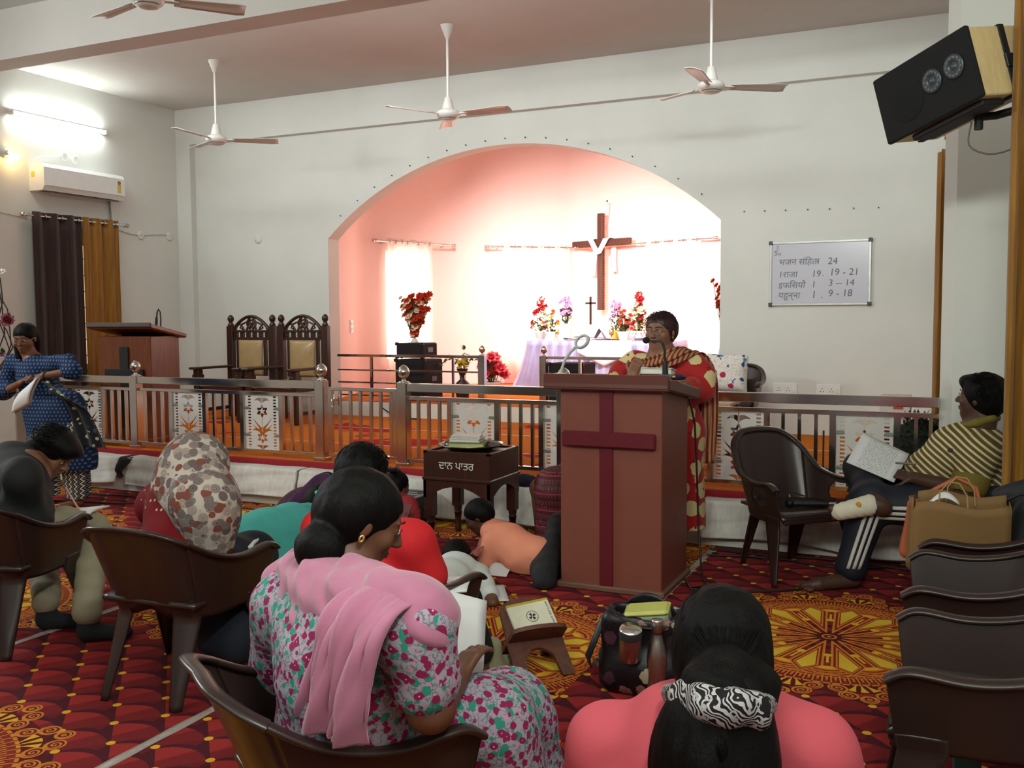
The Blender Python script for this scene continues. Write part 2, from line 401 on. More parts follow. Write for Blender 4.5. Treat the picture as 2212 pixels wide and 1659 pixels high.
# ------------------------------------------------------------------ carpet materials
def carpet_mat():
    t = NT('patterned_carpet'); m = t.math
    X, Y, Z = t.sep(t.coord())
    yy = Y.wrap(1.175, -1.175)
    r = (X*X+yy*yy).sqrt(); ang = m('ARCTAN2', yy, X)
    v = (ang*(14/(2*math.pi))-82.4/25.714).wrap(.5, -.5)         # 0 on a petal's axis
    tt = (v*.4488*r).abs(); s = (v.abs()*-1+.5)*.4488*r           # distance to the petal axis, to the gap axis
    # ground of scales
    a, b = .25, .261
    p = X/a+Y/b; q = X/a-Y/b
    fp, fq = p.fract(), q.fract()
    u = fp+fq-1; w = fp-fq
    arc = (u*u*-1+1)*.42-.12
    nz = E_(t, t.noise(t.coord(), 220, 2, .6))
    arcd = (w-arc+(nz-.5)*.12)
    RED, MAR, MID = hexc('932a29'), hexc('4a1720'), hexc('741f22')
    YEL, ORA, DK = hexc('d9a42a'), hexc('c87a2c'), hexc('57161b')
    side = (u+(nz-.5)*.5).gt(w*.6+.05)
    c = t.mix(side, RED, MID)
    c = t.mix(arcd.gt(0), c, MAR)
    c = t.mix((arcd.gt(.22)*(u.lt(0))), c, hexc('661b23'))
    dx = u*(a/2); dy = w*(b/2)
    # dots at the four corners of the diamond
    dp = (fp.wrap(.5, -.5)); dq = (fq.wrap(.5, -.5))
    ddx = (dp+dq)*(a/2); ddy = (dp-dq)*(b/2)
    dot = (ddx*ddx+ddy*ddy).sqrt().lt(.0165)
    c = t.mix(dot, c, YEL)
    inside = r.lt(.615)
    c = t.mix(r.lt(.70)*(r.gt(.61)), c, DK)
    # petals
    grow = (r*.21-.010); shut = (r*-1+.505)*.75
    d = grow.min(shut)-tt
    band = (r*22).floor(); chk = (band*.5).fract().gt(.25)
    gap = t.mix(chk, hexc('7a2018'), hexc('4a1518'))
    med = t.mix(r.gt(.34), gap, hexc('8a2a16'))
    qd = ((r-.335)*(r-.335)+s*s).sqrt()
    g2 = d.lt(0)*r.gt(.34)
    med = t.mix(g2*qd.lt(.105)*r.gt(.405), med, YEL)
    for rad in (.112, .138, .165, .19): med = t.mix(g2*qd.near(rad, .0055), med, ORA)
    dash = (ang*(84/(2*math.pi))).fract().gt(.4)
    med = t.mix(g2*qd.near(.152, .003)*dash, med, ORA)
    med = t.mix(d.near(.005, .0055)*r.gt(.05), med, ORA)
    med = t.mix(d.gt(.0105), med, hexc('7a1f18'))
    med = t.mix(d.near(.024, .004), med, ORA)
    med = t.mix(d.gt(.033), med, t.mix(r*2.1, hexc('c97f16'), hexc('d8b83a')))
    dotp = ((r-.262)*(r-.262)+s*s).sqrt()
    med = t.mix(dotp.lt(.020), med, YEL)
    med = t.mix(s.lt(.006)*r.gt(.262)*r.lt(.36), med, YEL)
    # ring of tongues
    tc = (ang*(98/(2*math.pi))).wrap(.5, -.5).abs()
    ring = r.gt(.512)
    med = t.mix(ring, med, t.mix(tc.lt(.22), hexc('6a1a1c'), hexc('8c2a1c')))
    med = t.mix(ring*tc.gt(.40)*r.lt(.598), med, ORA)
    med = t.mix(r.near(.606-0, .007)*tc.lt(.40), med, ORA)
    med = t.mix(r.near(.535, .004)+r.near(.513, .005), med, ORA)
    med = t.mix(ring*tc.lt(.12)*r.gt(.535)*r.lt(.57), med, ORA)
    # hub
    med = t.mix(r.lt(.06), med, hexc('521519')); med = t.mix(r.near(.030, .005)+r.lt(.010), med, ORA)
    c = t.mix(inside, c, med)
    # leaves and scrolls outside the ring
    lr = r-.575; lrr = (lr*lr+tt*tt).sqrt(); phi = m('ARCTAN2', tt, lr)
    lw = (phi*(1/.46)).wrap(.5, -.5).abs()
    leaf = lrr.lt(.112)*lrr.gt(.018)*phi.lt(.72)*lw.lt(lrr*3.2-.02)*lw.lt(.40)*r.gt(.60)
    c = t.mix(leaf, c, YEL)
    for (cr, ct, rad) in ((.760, 0, .033), (.722, .072, .036), (.652, .098, .036)):
        ex = r-cr; ey = tt-ct; rho = (ex*ex+ey*ey).sqrt(); an = m('ARCTAN2', ey, ex)
        c = t.mix(rho.lt(rad), c, hexc('6b1a1e'))
        f = (rho*(1/.0175)-an*(1/(2*math.pi))-.12).wrap(.5, -.5).abs()
        c = t.mix(rho.lt(rad)*f.lt(.21), c, ORA)
        c = t.mix(rho.near(rad, .004), c, ORA)
    pile = E_(t, t.noise(t.coord(), 420, 2, .7))
    t.base(t.mix(.5, c, t.mix(pile, hexc('1c0d0a'), (1,.98,.95)), 'SOFT_LIGHT'))
    t.set(.95, 0, .15); t.bump(pile.s, .5, .004)
    return t.m
def stage_carpet_mat():
    t = NT('orange_stage_carpet'); v = t.coord(scale=(1,1,1))
    X, Y, Z = t.sep(v)
    w = t.noise(t.coord(scale=(14,18,9)), 3, 5, .6, 1.5)
    fine = t.ramp(w, [(.34, hexc('8a2a0c')), (.44, hexc('dd7a1c')), (.49, hexc('a03a0e')), (.55, hexc('e8982e')), (.60, hexc('b0480f')), (.68, hexc('d06a1a'))])
    big = t.noise(t.coord(scale=(1,1.3,1), loc=(.3,.2,0)), 1.25, 2, .5, .8)
    c = t.mix(t.ramp(big, [(.60, (0,0,0)), (.615, (1,1,1))]), fine, hexc('a81f22'))
    t.base(c); t.set(.95, 0, .15); t.bump(t.noise(t.coord(), 300, 2), .4, .004); return t.m
def plaster(name, col, var=.035, stains=True):
    t = NT(name); v = t.coord(); c = hexc(col)
    n1 = t.noise(v, 1.1, 5, .6); n2 = t.noise(v, 26, 3)
    k = t.ramp(n1, [(.3, tuple(x*(1-var*2) for x in c)), (.62, c)])
    t.base(k); t.set(.75, 0, .3); t.bump(n2, .06, .004); return t.m
CARPET = carpet_mat(); SCARPET = stage_carpet_mat()
WALL = plaster('white_wall_paint', 'dcdcd6'); CEIL = plaster('ceiling_paint', 'cfcac4')
PINK = plaster('pink_niche_paint', 'f6d3cb', .02); BEAMP = plaster('beam_paint', 'd0d2cb')
CREAM = M('cream_riser_paint', 'd8d4ca', .6, var=.05, scale=4)
REDC = M('crimson_carpet_edge', '9a1c26', .95, var=.12, scale=40, bump=.3, bscale=300)

# ------------------------------------------------------------------ room shell
XL, XR, YB, ZC = -9.35, .03, 9.85, 4.25
STG, PLT = .34, .52
struct('floor', MB().box(XL-.3, 1.6, -3.0, 6.6, -.12, -.012), M('floor_screed', '5a3a30', .9), 'concrete floor under the carpet strips')
FLOOR = bpy.data.objects['floor']
for i, (x0, x1, cx, cy) in enumerate(((-1.405, 1.6, -.51, 4.65), (-2.575, -1.405, -1.91, 3.90), (-3.97, -2.575, -3.33, 4.12),
                                     (-5.37, -3.97, -4.81, 5.61), (-6.77, -5.37, -6.2, 4.75), (XL, -6.77, -7.6, 4.0))):
    mb = MB().box(x0-cx, x1-cx, -3.0-cy, 6.42-cy, -.012, 0)
    o = mb.build('carpet_strip', CARPET, FLOOR, local=True); o.location = (cx, cy, 0)
struct('stage', MB().box(XL, XR+.3, 6.42, YB+.1, 0, STG-.006), CREAM, 'raised stage floor behind the steel railing')
STAGE = bpy.data.objects['stage']
ys = [6.44, 7.52, 8.70, YB]
for i in range(3): MB().box(XL, XR, ys[i]+.004, ys[i+1]-.004, STG-.006, STG).build('carpet_strip', SCARPET, STAGE)
MB().box(XL, XR, 6.40, 6.44, .27, STG+.001).build('carpet_edge', REDC, STAGE)
SEAM = M('pale_seam_tape', 'd8a79a', .5)
for y in ys[1:3]: MB().box(XL, XR, y-.009, y+.009, STG-.001, STG+.003).build('seam_tape', SEAM, STAGE)
# niche platform
APSE = [(-7.03,10.05), (-7.47,11.2), (-6.88,12.9), (-5.33,14.2), (-2.9,13.30), (-1.8,12.1), (-2.2,10.05)]
pl = [(-7.03,YB-.05), (-2.2,YB-.05)]+APSE[::-1]
struct('niche_platform', MB().prism(pl, (0,0,0), (1,0,0), (0,1,0), (0,0,PLT-.006)), CREAM, 'raised platform of the altar niche with white riser')
MB().prism(pl[0:1]+pl[1:], (0,0,PLT-.006), (1,0,0), (0,1,0), (0,0,.006)).build('carpet_sheet', SCARPET, bpy.data.objects['niche_platform'])
# back wall with the arch
HW, AXC, SPR, APX = 2.415, -4.615, 2.50, 3.45
rise = APX-SPR; RAD = (HW*HW+rise*rise)/(2*rise); zc = APX-RAD
arch = []
N = 40
for i in range(N+1):
    x = -HW+2*HW*i/N; arch.append((AXC+x, zc+math.sqrt(RAD*RAD-x*x)))
wb = MB(); T = .22
wb.box(XL-.2, AXC-HW, YB, YB+T, 0, ZC); wb.box(AXC+HW, XR+.3, YB, YB+T, 0, ZC)
for i in range(N):
    (xa, za), (xb, zb) = arch[i], arch[i+1]
    for y, flip in ((YB, 0), (YB+T, 1)):
        q = [(xa,y,za),(xb,y,zb),(xb,y,ZC),(xa,y,ZC)]
        wb.add(q, [(0,1,2,3) if not flip else (3,2,1,0)])
    wb.add([(xa,YB,za),(xa,YB+T,za),(xb,YB+T,zb),(xb,YB,zb)], [(0,1,2,3)], True)
struct('wall_back', wb, WALL, 'white back wall with wide segmental arch opening')
WB = bpy.data.objects['wall_back']
fr = MB(); fr.box(XL-.1, -9.115, YB-.09, YB, STG, ZC); fr.box(-9.115, XR+.2, YB-.09, YB, 3.79, ZC)
fr.box(-.31, XR+.2, YB-.045, YB, STG, 3.79)
struct('trim_1', fr, WALL, 'raised plaster border around the back wall panel')
# niche walls: one facet each, with window openings
def facet(nm, p, q, win=None):
    p = Vector((*p,0)); q = Vector((*q,0)); d = (q-p); L = d.length; d.normalize(); n = Vector((d.y,-d.x,0))   # inner normal
    mb = MB(); t = .2
    def pane(u0,u1,z0,z1):
        a = p+d*u0; b = p+d*u1
        mb.add([a+Vector((0,0,z0)), b+Vector((0,0,z0)), b+Vector((0,0,z1)), a+Vector((0,0,z1)),
                a-n*t+Vector((0,0,z0)), b-n*t+Vector((0,0,z0)), b-n*t+Vector((0,0,z1)), a-n*t+Vector((0,0,z1))],
               [(0,1,2,3),(7,6,5,4),(0,4,5,1),(3,2,6,7),(0,3,7,4),(1,5,6,2)])
    if win:
        u0,u1,z0,z1 = win; u0 -= CUT; u1 -= CUT
        pane(0,u0,0,ZC); pane(u1,L,0,ZC); pane(u0,u1,0,z0); pane(u0,u1,z1,ZC)
    else: pane(0,L,0,ZC)
    struct(nm, mb, PINK, 'pink painted wall facet of the altar niche')
    return p, d, n, L
GLOW = emis('daylit_frosted_glass', (1,.95,.86), 9.0)
WFR = M('white_window_frame', 'e8e4dc', .4)
wins = {1:(.45,1.15,.95,2.48), 2:(.75,1.68,.95,2.48), 3:(1.45,2.2,.95,2.5)}
FAC = []
CUT = .28
def _cut(i, j, f):
    a, b = Vector(APSE[i]), Vector(APSE[j]); d = (b-a).normalized(); return a+d*f
for i in range(len(APSE)-1):
    p, d, n, L = facet('wall_niche.%03d' % i if i else 'wall_niche', _cut(i,i+1,CUT if i else 0), _cut(i+1,i,CUT if i < len(APSE)-2 else 0), wins.get(i))
    FAC.append((p-d*(CUT if i else 0), d, n, L+(CUT if i else 0)))
for i in range(1, len(APSE)-1):
    a, b, c = _cut(i,i-1,CUT), Vector(APSE[i]), _cut(i,i+1,CUT)
    q = [a*(1-k/10)**2+b*2*(k/10)*(1-k/10)+c*(k/10)**2 for k in range(11)]
    cn = MB().grid(lambda u,v: (q[min(10,int(round(u*10)))].x, q[min(10,int(round(u*10)))].y, ZC*v), 10, 1)
    struct('wall_niche.%03d' % (i+6), cn, PINK, 'rounded corner of the pink altar niche')
for k, i in enumerate((1,2,3)):
    p, d, n, L = FAC[i]; u0,u1,z0,z1 = wins[i]
    a = p+d*u0-n*.12; w = u1-u0
    ang = math.atan2(d.y, d.x)
    Mx = Matrix.Translation(a) @ Matrix.Rotation(ang, 4, 'Z')
    wf = MB(Mx)
    for (x0,x1,y0,y1) in ((0,.05,z0,z1),(w-.05,w,z0,z1),(0,w,z0,z0+.05),(0,w,z1-.05,z1),(w/2-.025,w/2+.025,z0,z1)): wf.box(x0,x1,-.02,.03,y0,y1)
    o = struct('window_%d' % (k+1), wf, WFR, ('narrow bright window behind the left sheer curtain of the niche','bright window behind the middle sheer curtain of the niche','bright window behind the right sheer curtain of the niche')[k])
    for h in (0,1): MB(Mx).box(.05+h*(w/2-.025), w/2-.025+h*(w/2-.025), 0, .008, z0+.05, z1-.05).build('pane', GLOW, o)
# ceiling, beam, side walls
struct('ceiling', MB().box(XL-.2, 1.8, 6.62, 15, ZC, ZC+.15), CEIL, 'painted ceiling over the stage')
struct('ceiling.001', MB().box(XL-.2, 1.8, -3.0, 6.4, 4.42, 4.57), BEAMP, 'ceiling of the hall in front of the beam')
struct('trim_2', MB().box(XL, 1.8, 6.36, 6.64, 3.96, 4.6), CEIL, 'deep concrete ceiling beam across the hall')
wl = MB()
LW = (7.62, 8.52, .95, 2.45)
wl.box(XL-.2, XL, -3.0, LW[0], 0, 4.6); wl.box(XL-.2, XL, LW[1], YB+.2, 0, 4.6)
wl.box(XL-.2, XL, LW[0], LW[1], 0, LW[2]); wl.box(XL-.2, XL, LW[0], LW[1], LW[3], 4.6)
struct('wall_left', wl, WALL, 'white left wall with tube light and air conditioner')
lf = MB(); x = XL-.1
for a0,a1,b0,b1 in ((LW[0],LW[0]+.05,LW[2],LW[3]),(LW[1]-.05,LW[1],LW[2],LW[3]),(LW[0],LW[1],LW[2],LW[2]+.05),(LW[0],LW[1],LW[3]-.05,LW[3]),(8.04,8.09,LW[2],LW[3])): lf.box(x-.03,x+.02,a0,a1,b0,b1)
for i in range(7): lf.cyl((x+.03,LW[0],1.1+i*.19),(x+.03,LW[1],1.1+i*.19),.008,n=6)
o = struct('window_4', lf, WFR, 'barred window behind the brown and gold curtains on the left wall')
MB().box(x-.006,x,LW[0]+.05,LW[1]-.05,LW[2]+.05,LW[3]-.05).build('pane', emis('dim_daylit_glass', (1,.8,.55), .6), o)
wr = MB()
wr.prism([(XR-.04,YB+.2),(XR+.02,6.62),(XR+.5,6.62),(XR+.5,YB+.2)], (0,0,0),(1,0,0),(0,1,0),(0,0,4.6))
struct('wall_right', wr, WALL, 'white right wall beside the stage')
pr = MB(); pr.prism([(-.085,6.62),(-.085,6.56),(-.015,6.47),(.45,6.47),(.45,6.62)], (0,0,0),(1,0,0),(0,1,0),(0,0,4.6))
struct('trim_3', pr, WALL, 'white pillar at the right end of the railing')
struct('wall_right.001', MB().box(.47, .67, -3.0, 6.62, 0, 4.6), WALL, 'white right wall of the hall behind the curtain')
# ------------------------------------------------------------------ shared materials
STEEL = M('polished_steel', (.70,.68,.65), .14, 1.0, var=.03, scale=6)
WHITEP = M('white_plastic', 'e9e9e6', .35, var=.03)
BLACKP = M('black_plastic', '17171a', .45, var=.15)
BROWNCH = None
DKWOOD = wood('dark_carved_wood', '2a140d', '3d1f13', .35)
MAROON = M('maroon_paint', '5e1320', .4, var=.06)
def font_mesh(name, txt, size, mat, parent, loc, rot=(R(90),0,0), ext=.0015, align='LEFT', shear=0):
    cu = bpy.data.curves.new(name, 'FONT'); cu.body = txt; cu.size = size; cu.extrude = ext; cu.align_x = align; cu.shear = shear; cu.resolution_u = 3
    o = bpy.data.objects.new(name+'_curve', cu); COL.objects.link(o)
    bpy.context.view_layer.update()
    me = bpy.data.meshes.new_from_object(o.evaluated_get(bpy.context.evaluated_depsgraph_get()))
    bpy.data.objects.remove(o); bpy.data.curves.remove(cu)
    me.materials.clear(); me.materials.append(mat); me.name = name
    q = bpy.data.objects.new(name, me); COL.objects.link(q); q.parent = parent; q.location = Vector(loc); q.rotation_euler = rot
    return q
# ------------------------------------------------------------------ ceiling fans
FANM = M('cream_fan_enamel', 'd5cfc9', .35, var=.03)
def make_fan(label, loc, zc, hub, ang, hi=0):
    """loc = x,y ; zc = ceiling ; hub = hub height"""
    t = thing('ceiling_fan', label, 'ceiling fan', (loc[0], loc[1], hub), 'three bladed ceiling fans')
    L = zc-hub
    MB().lathe((0,0,L), [(.012,-.13),(.018,-.125),(.055,-.03),(.066,0)], 18).build('ceiling_canopy', FANM, t, True)
    MB().cyl((0,0,.10),(0,0,L-.05),.0125).build('down_rod', FANM, t, True)
    MB().lathe((0,0,0), [(.02,.17),(.03,.165),(.05,.09),(.056,.055)], 18).build('lower_canopy', FANM, t, True)
    MB().lathe((0,0,0), [(.0,-.052),(.05,-.05),(.075,-.042),(.082,-.03),(.10,-.022),(.112,0),(.112,.018),(.10,.035),(.06,.056),(0,.06)], 28).build('motor_housing', FANM, t, True)
    MB().lathe((0,0,0), [(.079,-.036),(.085,-.033),(.085,-.028)], 28, cap=False).build('trim_ring', M('grey_fan_ring','8b8580',.3,.6), t, True)
    for k in range(3):
        a = ang+k*2*math.pi/3; c, s = math.cos(a), math.sin(a); tw = R(11)
        def bl(u, v, top):
            r = .17+.47*u; w = (.052+.028*u)*(1 if u < .97 else .8); y = (v-.5)*2*w
            z = -y*math.tan(tw)+(.003 if top else 0)+.002+.012*math.sin(math.pi*v)
            return (r*c-y*s, r*s+y*c, z)
        mb = MB().grid(lambda u, v: bl(u, v, 1), 8, 5, thick=.004)
        b = mb.build('blade', FANM, t, True)
        ar = MB(); ar.obox(((.14)*c,(.14)*s,.004),(.12,.035,.006),(R(-6),0,a)); ar.build('blade_bracket', FANM, b, True)
    return t
make_fan('cream ceiling fan nearest the left wall, over the two carved chairs', at(463,135,8.1)[:2], ZC, 3.42, R(35))
make_fan('cream ceiling fan hanging above the left half of the arch', at(966,58,8.1)[:2], ZC, 3.42, R(120))
make_fan('cream ceiling fan to the right of the arch, near the loudspeaker', (-1.9,8.1), ZC, 3.42, R(30))
make_fan('ceiling fan in front of the beam at the top edge, cut off by the frame', (-5.0,5.0), 4.42, 3.66, R(47))

# ------------------------------------------------------------------ left wall fittings
t = thing('tube_light', 'lit white tube light high on the left wall', 'lamp', (XL,7.92,3.75))
MB().bbox(XL, XL+.04, 7.28, 8.56, 3.74, 3.79).build('batten', WHITEP, t)
MB().cyl((XL+.065,7.31,3.755),(XL+.065,8.53,3.755),.018,n=12).build('tube', emis('tube_glow', (.90,1,.97), 60), t)
for y in (7.29,8.55): MB().bbox(XL+.03,XL+.09,y-.015,y+.015,3.73,3.78).build('lamp_holder', WHITEP, t)
t = thing('wall_bulb', 'small glowing warm bulb in a socket beside the air conditioner', 'lamp', (XL,7.3,3.3))
MB().lathe((XL,7.24,3.32),[(.055,0),(.055,.02),(.03,.03),(.028,.08)],16,axis=(1,0,0)).build('socket', WHITEP, t)
MB().ball((XL+.11,7.30,3.28),(.034,.034,.034)).build('bulb', emis('warm_bulb', (1,.62,.22), 60), t)
t = thing('air_conditioner', 'white split air conditioner above the brown and gold curtains', 'air conditioner', (XL,8.1,2.93))
ac = MB(); pr_ = [(0,2.95),(.20,2.95),(.235,3.0),(.235,3.2),(.2,3.245),(0,3.25)]
ac.add([(XL+a,y,b) for y in (7.53,8.66) for a,b in pr_], [tuple(range(5,-1,-1)),tuple(range(6,12))]+[(i,(i+1)%6,6+(i+1)%6,6+i) for i in range(6)])
ac.build('body', WHITEP, t)
MB().box(XL+.236,XL+.239,7.56,8.63,3.0,3.005).build('panel_seam', M('grey_seam','a8a6a2',.5), t)
MB().obox((XL+.12,8.095,2.947),(.16,1.0,.012),(0,R(8),0)).build('air_vent', M('dark_vent','55565a',.5), t)
ST = MB(); ST.box(XL+.236,XL+.238,8.55,8.60,3.03,3.13); ST.build('energy_sticker', M('yellow_sticker','cfc14e',.5), t)
MB().cyl((XL+.2362,8.575,3.15),(XL+.2385,8.575,3.15),.024).build('round_sticker', M('orange_sticker','b9642c',.5), t)
MB().box(XL+.04,XL+.09,7.527,7.53,3.10,3.16).build('warning_sticker', M('yellow_sticker','cfc14e',.5), t)
tag(MB().cyl((XL+.02,8.62,2.96),(XL+.02,8.64,2.60),.012).build('drain_pipe', M('grey_pipe','8f8c86',.5)), 'thin grey pipe running down from the air conditioner', 'pipe')
for i,(y,z,l) in enumerate(((8.0,3.40,'round white conduit plate left of its twin above the air conditioner'),(8.155,3.385,'round white conduit plate right of its twin above the air conditioner'),
        (9.11,2.58,'round plaster cap on left wall nearest the gold curtain'),(9.60,2.60,'round plaster cap on left wall near the room corner'))):
    o = MB().lathe((XL,y,z),[(.055,0),(.055,.012),(.035,.02),(.012,.012),(0,.012)],18,axis=(1,0,0)).build('conduit_cap', WHITEP if i < 2 else WALL)
    tag(o, l, 'wall cap', 'round conduit caps')
WIRE = M('pale_wire', 'b9b4aa', .6)
tag(MB().tube([(XL+.012,y,3.40-.02*math.sin(i)*.5-.1*(i/5)**1.2) for i,y in enumerate((7.97,7.9,7.8,7.7,7.65,7.6))],.005,6).build('cable', WHITEP), 'white wire from conduit plate to the air conditioner', 'cable')
tag(MB().tube([(XL+.012,8.75+.05*i*2,2.62-.03*math.sin(i*.6)-.004*i) for i in range(9)],.005,6).build('cable', WIRE), 'thin wire drooping from the curtain rod to the corner', 'cable')
tag(MB().tube([(XL+.012,6.9+.05*i*1.3,2.70-.06*(i/10)) for i in range(10)],.005,6).build('cable', WIRE), 'thin wire on the left wall left of the curtain rod', 'cable')
# curtain rod and eyelet curtains of the left window
RODM = M('brushed_rod_steel', (.62,.58,.54), .25, 1.0, var=.05)
def rod(name, label, a, b, r=.014, group='curtain rods', brk=None):
    t = thing(name, label, 'curtain rod', a, group); a = Vector(a); b = Vector(b); d = (b-a).normalized()
    MB().cyl(a, b, r).build('pole', RODM, t)
    for p, q in ((a, -1), (b, 1)): MB().lathe(p, [(r,0),(r*1.7,.008),(r*1.7,.03),(r*1.2,.035),(r*1.8,.045),(r*1.8,.075),(r*.8,.085)], 12, axis=d*q).build('finial', RODM, t)
    for f in (.1,.9):
        c = a.lerp(b, f); n = brk if brk else Vector((-1,0,0))
        MB().tube([c+Vector((0,0,-.01)), c+Vector(n)*.05+Vector((0,0,-.02)), c+Vector(n)*.10+Vector((0,0,-.03))], .009, 6).build('bracket', RODM, t)
    return t
def curtain(name, label, mat, a, b, ztop, zbot, n, nwaves, amp, group, eyelets=True, flare=0, thick=.004):
    """pleated sheet between plan points a and b"""
    a = Vector((a[0],a[1],0)); b = Vector((b[0],b[1],0)); d = (b-a); L = d.length; d.normalize(); nn = Vector((d.y,-d.x,0))
    t = thing(name, label, 'curtain', (a.x,a.y,zbot), group)
    def fn(u, v):
        ph = u*nwaves*2*math.pi
        am = amp*(.85+.25*v)*(1+.25*math.sin(u*9+2))
        off = am*math.sin(ph)+.25*am*math.sin(ph*2+v*1.5)*v
        return a+d*(u*L+(flare*(u-.5)*v))+nn*off+Vector((0,0,ztop+(zbot-ztop)*v))
    MB().grid(fn, nwaves*12, n, thick=thick).build('cloth', mat, t)
    if eyelets:
        for k in range(nwaves*2):
            u = (k+.5)/(nwaves*2)*1.0; p = fn(u-(.25/nwaves)*0, 0); p = a+d*(k+.0+.5)/(nwaves*2)*L+Vector((0,0,ztop-.045))
            rg = [p+Vector((0,0,math.cos(q)*.024))+nn*math.sin(q)*.024 for q in [i*math.pi/6 for i in range(12)]]
            MB().tube(rg, .006, 6, closed=True).build('eyelet', RODM, t)
    return t
def cloth_mat(name, c1, c2, rough=.75, sheen=0, trans=0, sc=6, st=(1,1,.05)):
    if name in MATS: return MATS[name]
    t = NT(name); v = t.coord(scale=st)
    nz = t.noise(v, sc*6, 3, .6); t.base(t.ramp(nz, [(.3,hexc(c1)),(.7,hexc(c2))])); t.set(rough, 0, .3)
    t.b.inputs['Sheen Weight'].default_value = sheen; t.bump(t.noise(t.coord(), 180, 2), .15, .003)
    if trans:
        tr = t.n('ShaderNodeBsdfTranslucent'); t.put(tr.inputs[0], hexc(c2)); mx = t.n('ShaderNodeMixShader'); mx.inputs[0].default_value = trans
        t.t.links.new(t.b.outputs[0], mx.inputs[1]); t.t.links.new(tr.outputs[0], mx.inputs[2]); t.t.links.new(mx.outputs[0], t.out.inputs[0])
    MATS[name] = t.m; return t.m
BRC = cloth_mat('dark_brown_curtain', '2b1c1a', '45302c', .7, .2, .15)
GOC = cloth_mat('gold_curtain', '8a5c18', 'c08a30', .5, .3, .35)
x = XL+.11
rod('curtain_rod', 'steel curtain rod on the left wall under the air conditioner', (x,7.40,2.67), (x,8.74,2.67), brk=(-1,0,0))
curtain('curtain', 'dark brown eyelet curtain on the left wall', BRC, (x,7.46), (x,8.12), 2.715, .36, 12, 3, .035, 'left wall window curtains')
curtain('curtain', 'gold eyelet curtain on the left wall beside the brown one', GOC, (x,8.13), (x,8.66), 2.715, .36, 12, 3, .035, 'left wall window curtains')
# back wall conduit line is the plaster border; small screws around the arch
nb = 0
for i in range(2, N, 2):
    xx, zz = arch[i]; px_ = (xx-AXC)/HW*.05
    o = MB().cyl((xx+px_,YB,zz+.06),(xx+px_,YB-.02,zz+.065),.006,n=6).build('nail', BLACKP)
    tag(o, 'small nail in the wall along the rim of the arch', 'nail', 'nails along the arch')
for i,xp in enumerate((1608,1652,1697,1745,1792,1844,1898)):
    p = at(xp, 457-(xp-1608)*.03, YB)
    tag(MB().cyl((p[0],YB,p[2]),(p[0],YB-.015,p[2]),.007,n=6).build('nail', BLACKP), 'small nail in a row on the wall above the whiteboard', 'nail', 'nails above the whiteboard')
p = at(558,517,YB)
tag(MB().lathe((p[0],YB,p[2]),[(.06,0),(.058,.008),(.02,.012),(0,.012)],18,axis=(0,-1,0)).build('conduit_cap', WALL), 'round plaster cap on the back wall left of the arch', 'wall cap', 'round conduit caps')

# ------------------------------------------------------------------ whiteboard
wbt = thing('whiteboard', 'framed whiteboard with handwritten hymn and verse numbers on the right of the back wall', 'whiteboard', (-1.23,YB,1.63))
bx0,bx1,bz0,bz1 = -1.693,-.763,1.632,2.24
BRD = NT('whiteboard_enamel'); BRD.base((.60,.60,.67)); BRD.set(.18,0,.6)
MB().box(bx0,bx1,YB-.018,YB,bz0,bz1).build('board', BRD.m, wbt)
ALU = M('aluminium_frame', (.55,.53,.52), .4, .6)
for a in ((bx0-.012,bx1+.012,bz0-.012,bz0+.012),(bx0-.012,bx1+.012,bz1-.012,bz1+.012),(bx0-.012,bx0+.012,bz0,bz1),(bx1-.012,bx1+.012,bz0,bz1)):
    MB().bbox(a[0],a[1],YB-.026,YB,a[2],a[3],.003).build('frame_bar', ALU, wbt)
for xx in (bx0,bx1):
    for zz in (bz0,bz1): MB().bbox(xx-.02,xx+.02,YB-.03,YB,zz-.02,zz+.02,.006).build('frame_corner', M('grey_corner','4a4d55',.5), wbt)
INK = M('grey_marker_ink', '6d6f7c', .6)
def ink(txt, u, v, size): font_mesh('handwriting', txt, size, INK, wbt, (bx0+(bx1-bx0)*u-wbt.location.x, YB-.0195-wbt.location.y, bz0+(bz1-bz0)*v-wbt.location.z), ext=.0004, shear=.1)
for txt,u,v,s_ in (('5',.03,.80,.07),('7',.055,.90,.045),('/',.06,.85,.05),('26',.065,.80,.04),('भजन स\u0902हिता'.replace('हि','\u093fह'),.08,.64,.085),('-',.47,.655,.08),('24',.58,.635,.095),
    ('1राजा',.08,.44,.085),('19',.42,.44,.09),('.',.53,.45,.09),('19 - 21',.60,.455,.095),('इ\u093fफ\u093fसयो\u0902'.replace('इ\u093fफ','इफ'),.08,.265,.085),('1',.42,.27,.09),('3 -- 14',.59,.29,.09),('यहुन्ना',.08,.10,.085),('1',.42,.10,.1),('.',.52,.10,.09),('9 - 18',.59,.12,.095)): ink(txt,u,v,s_)
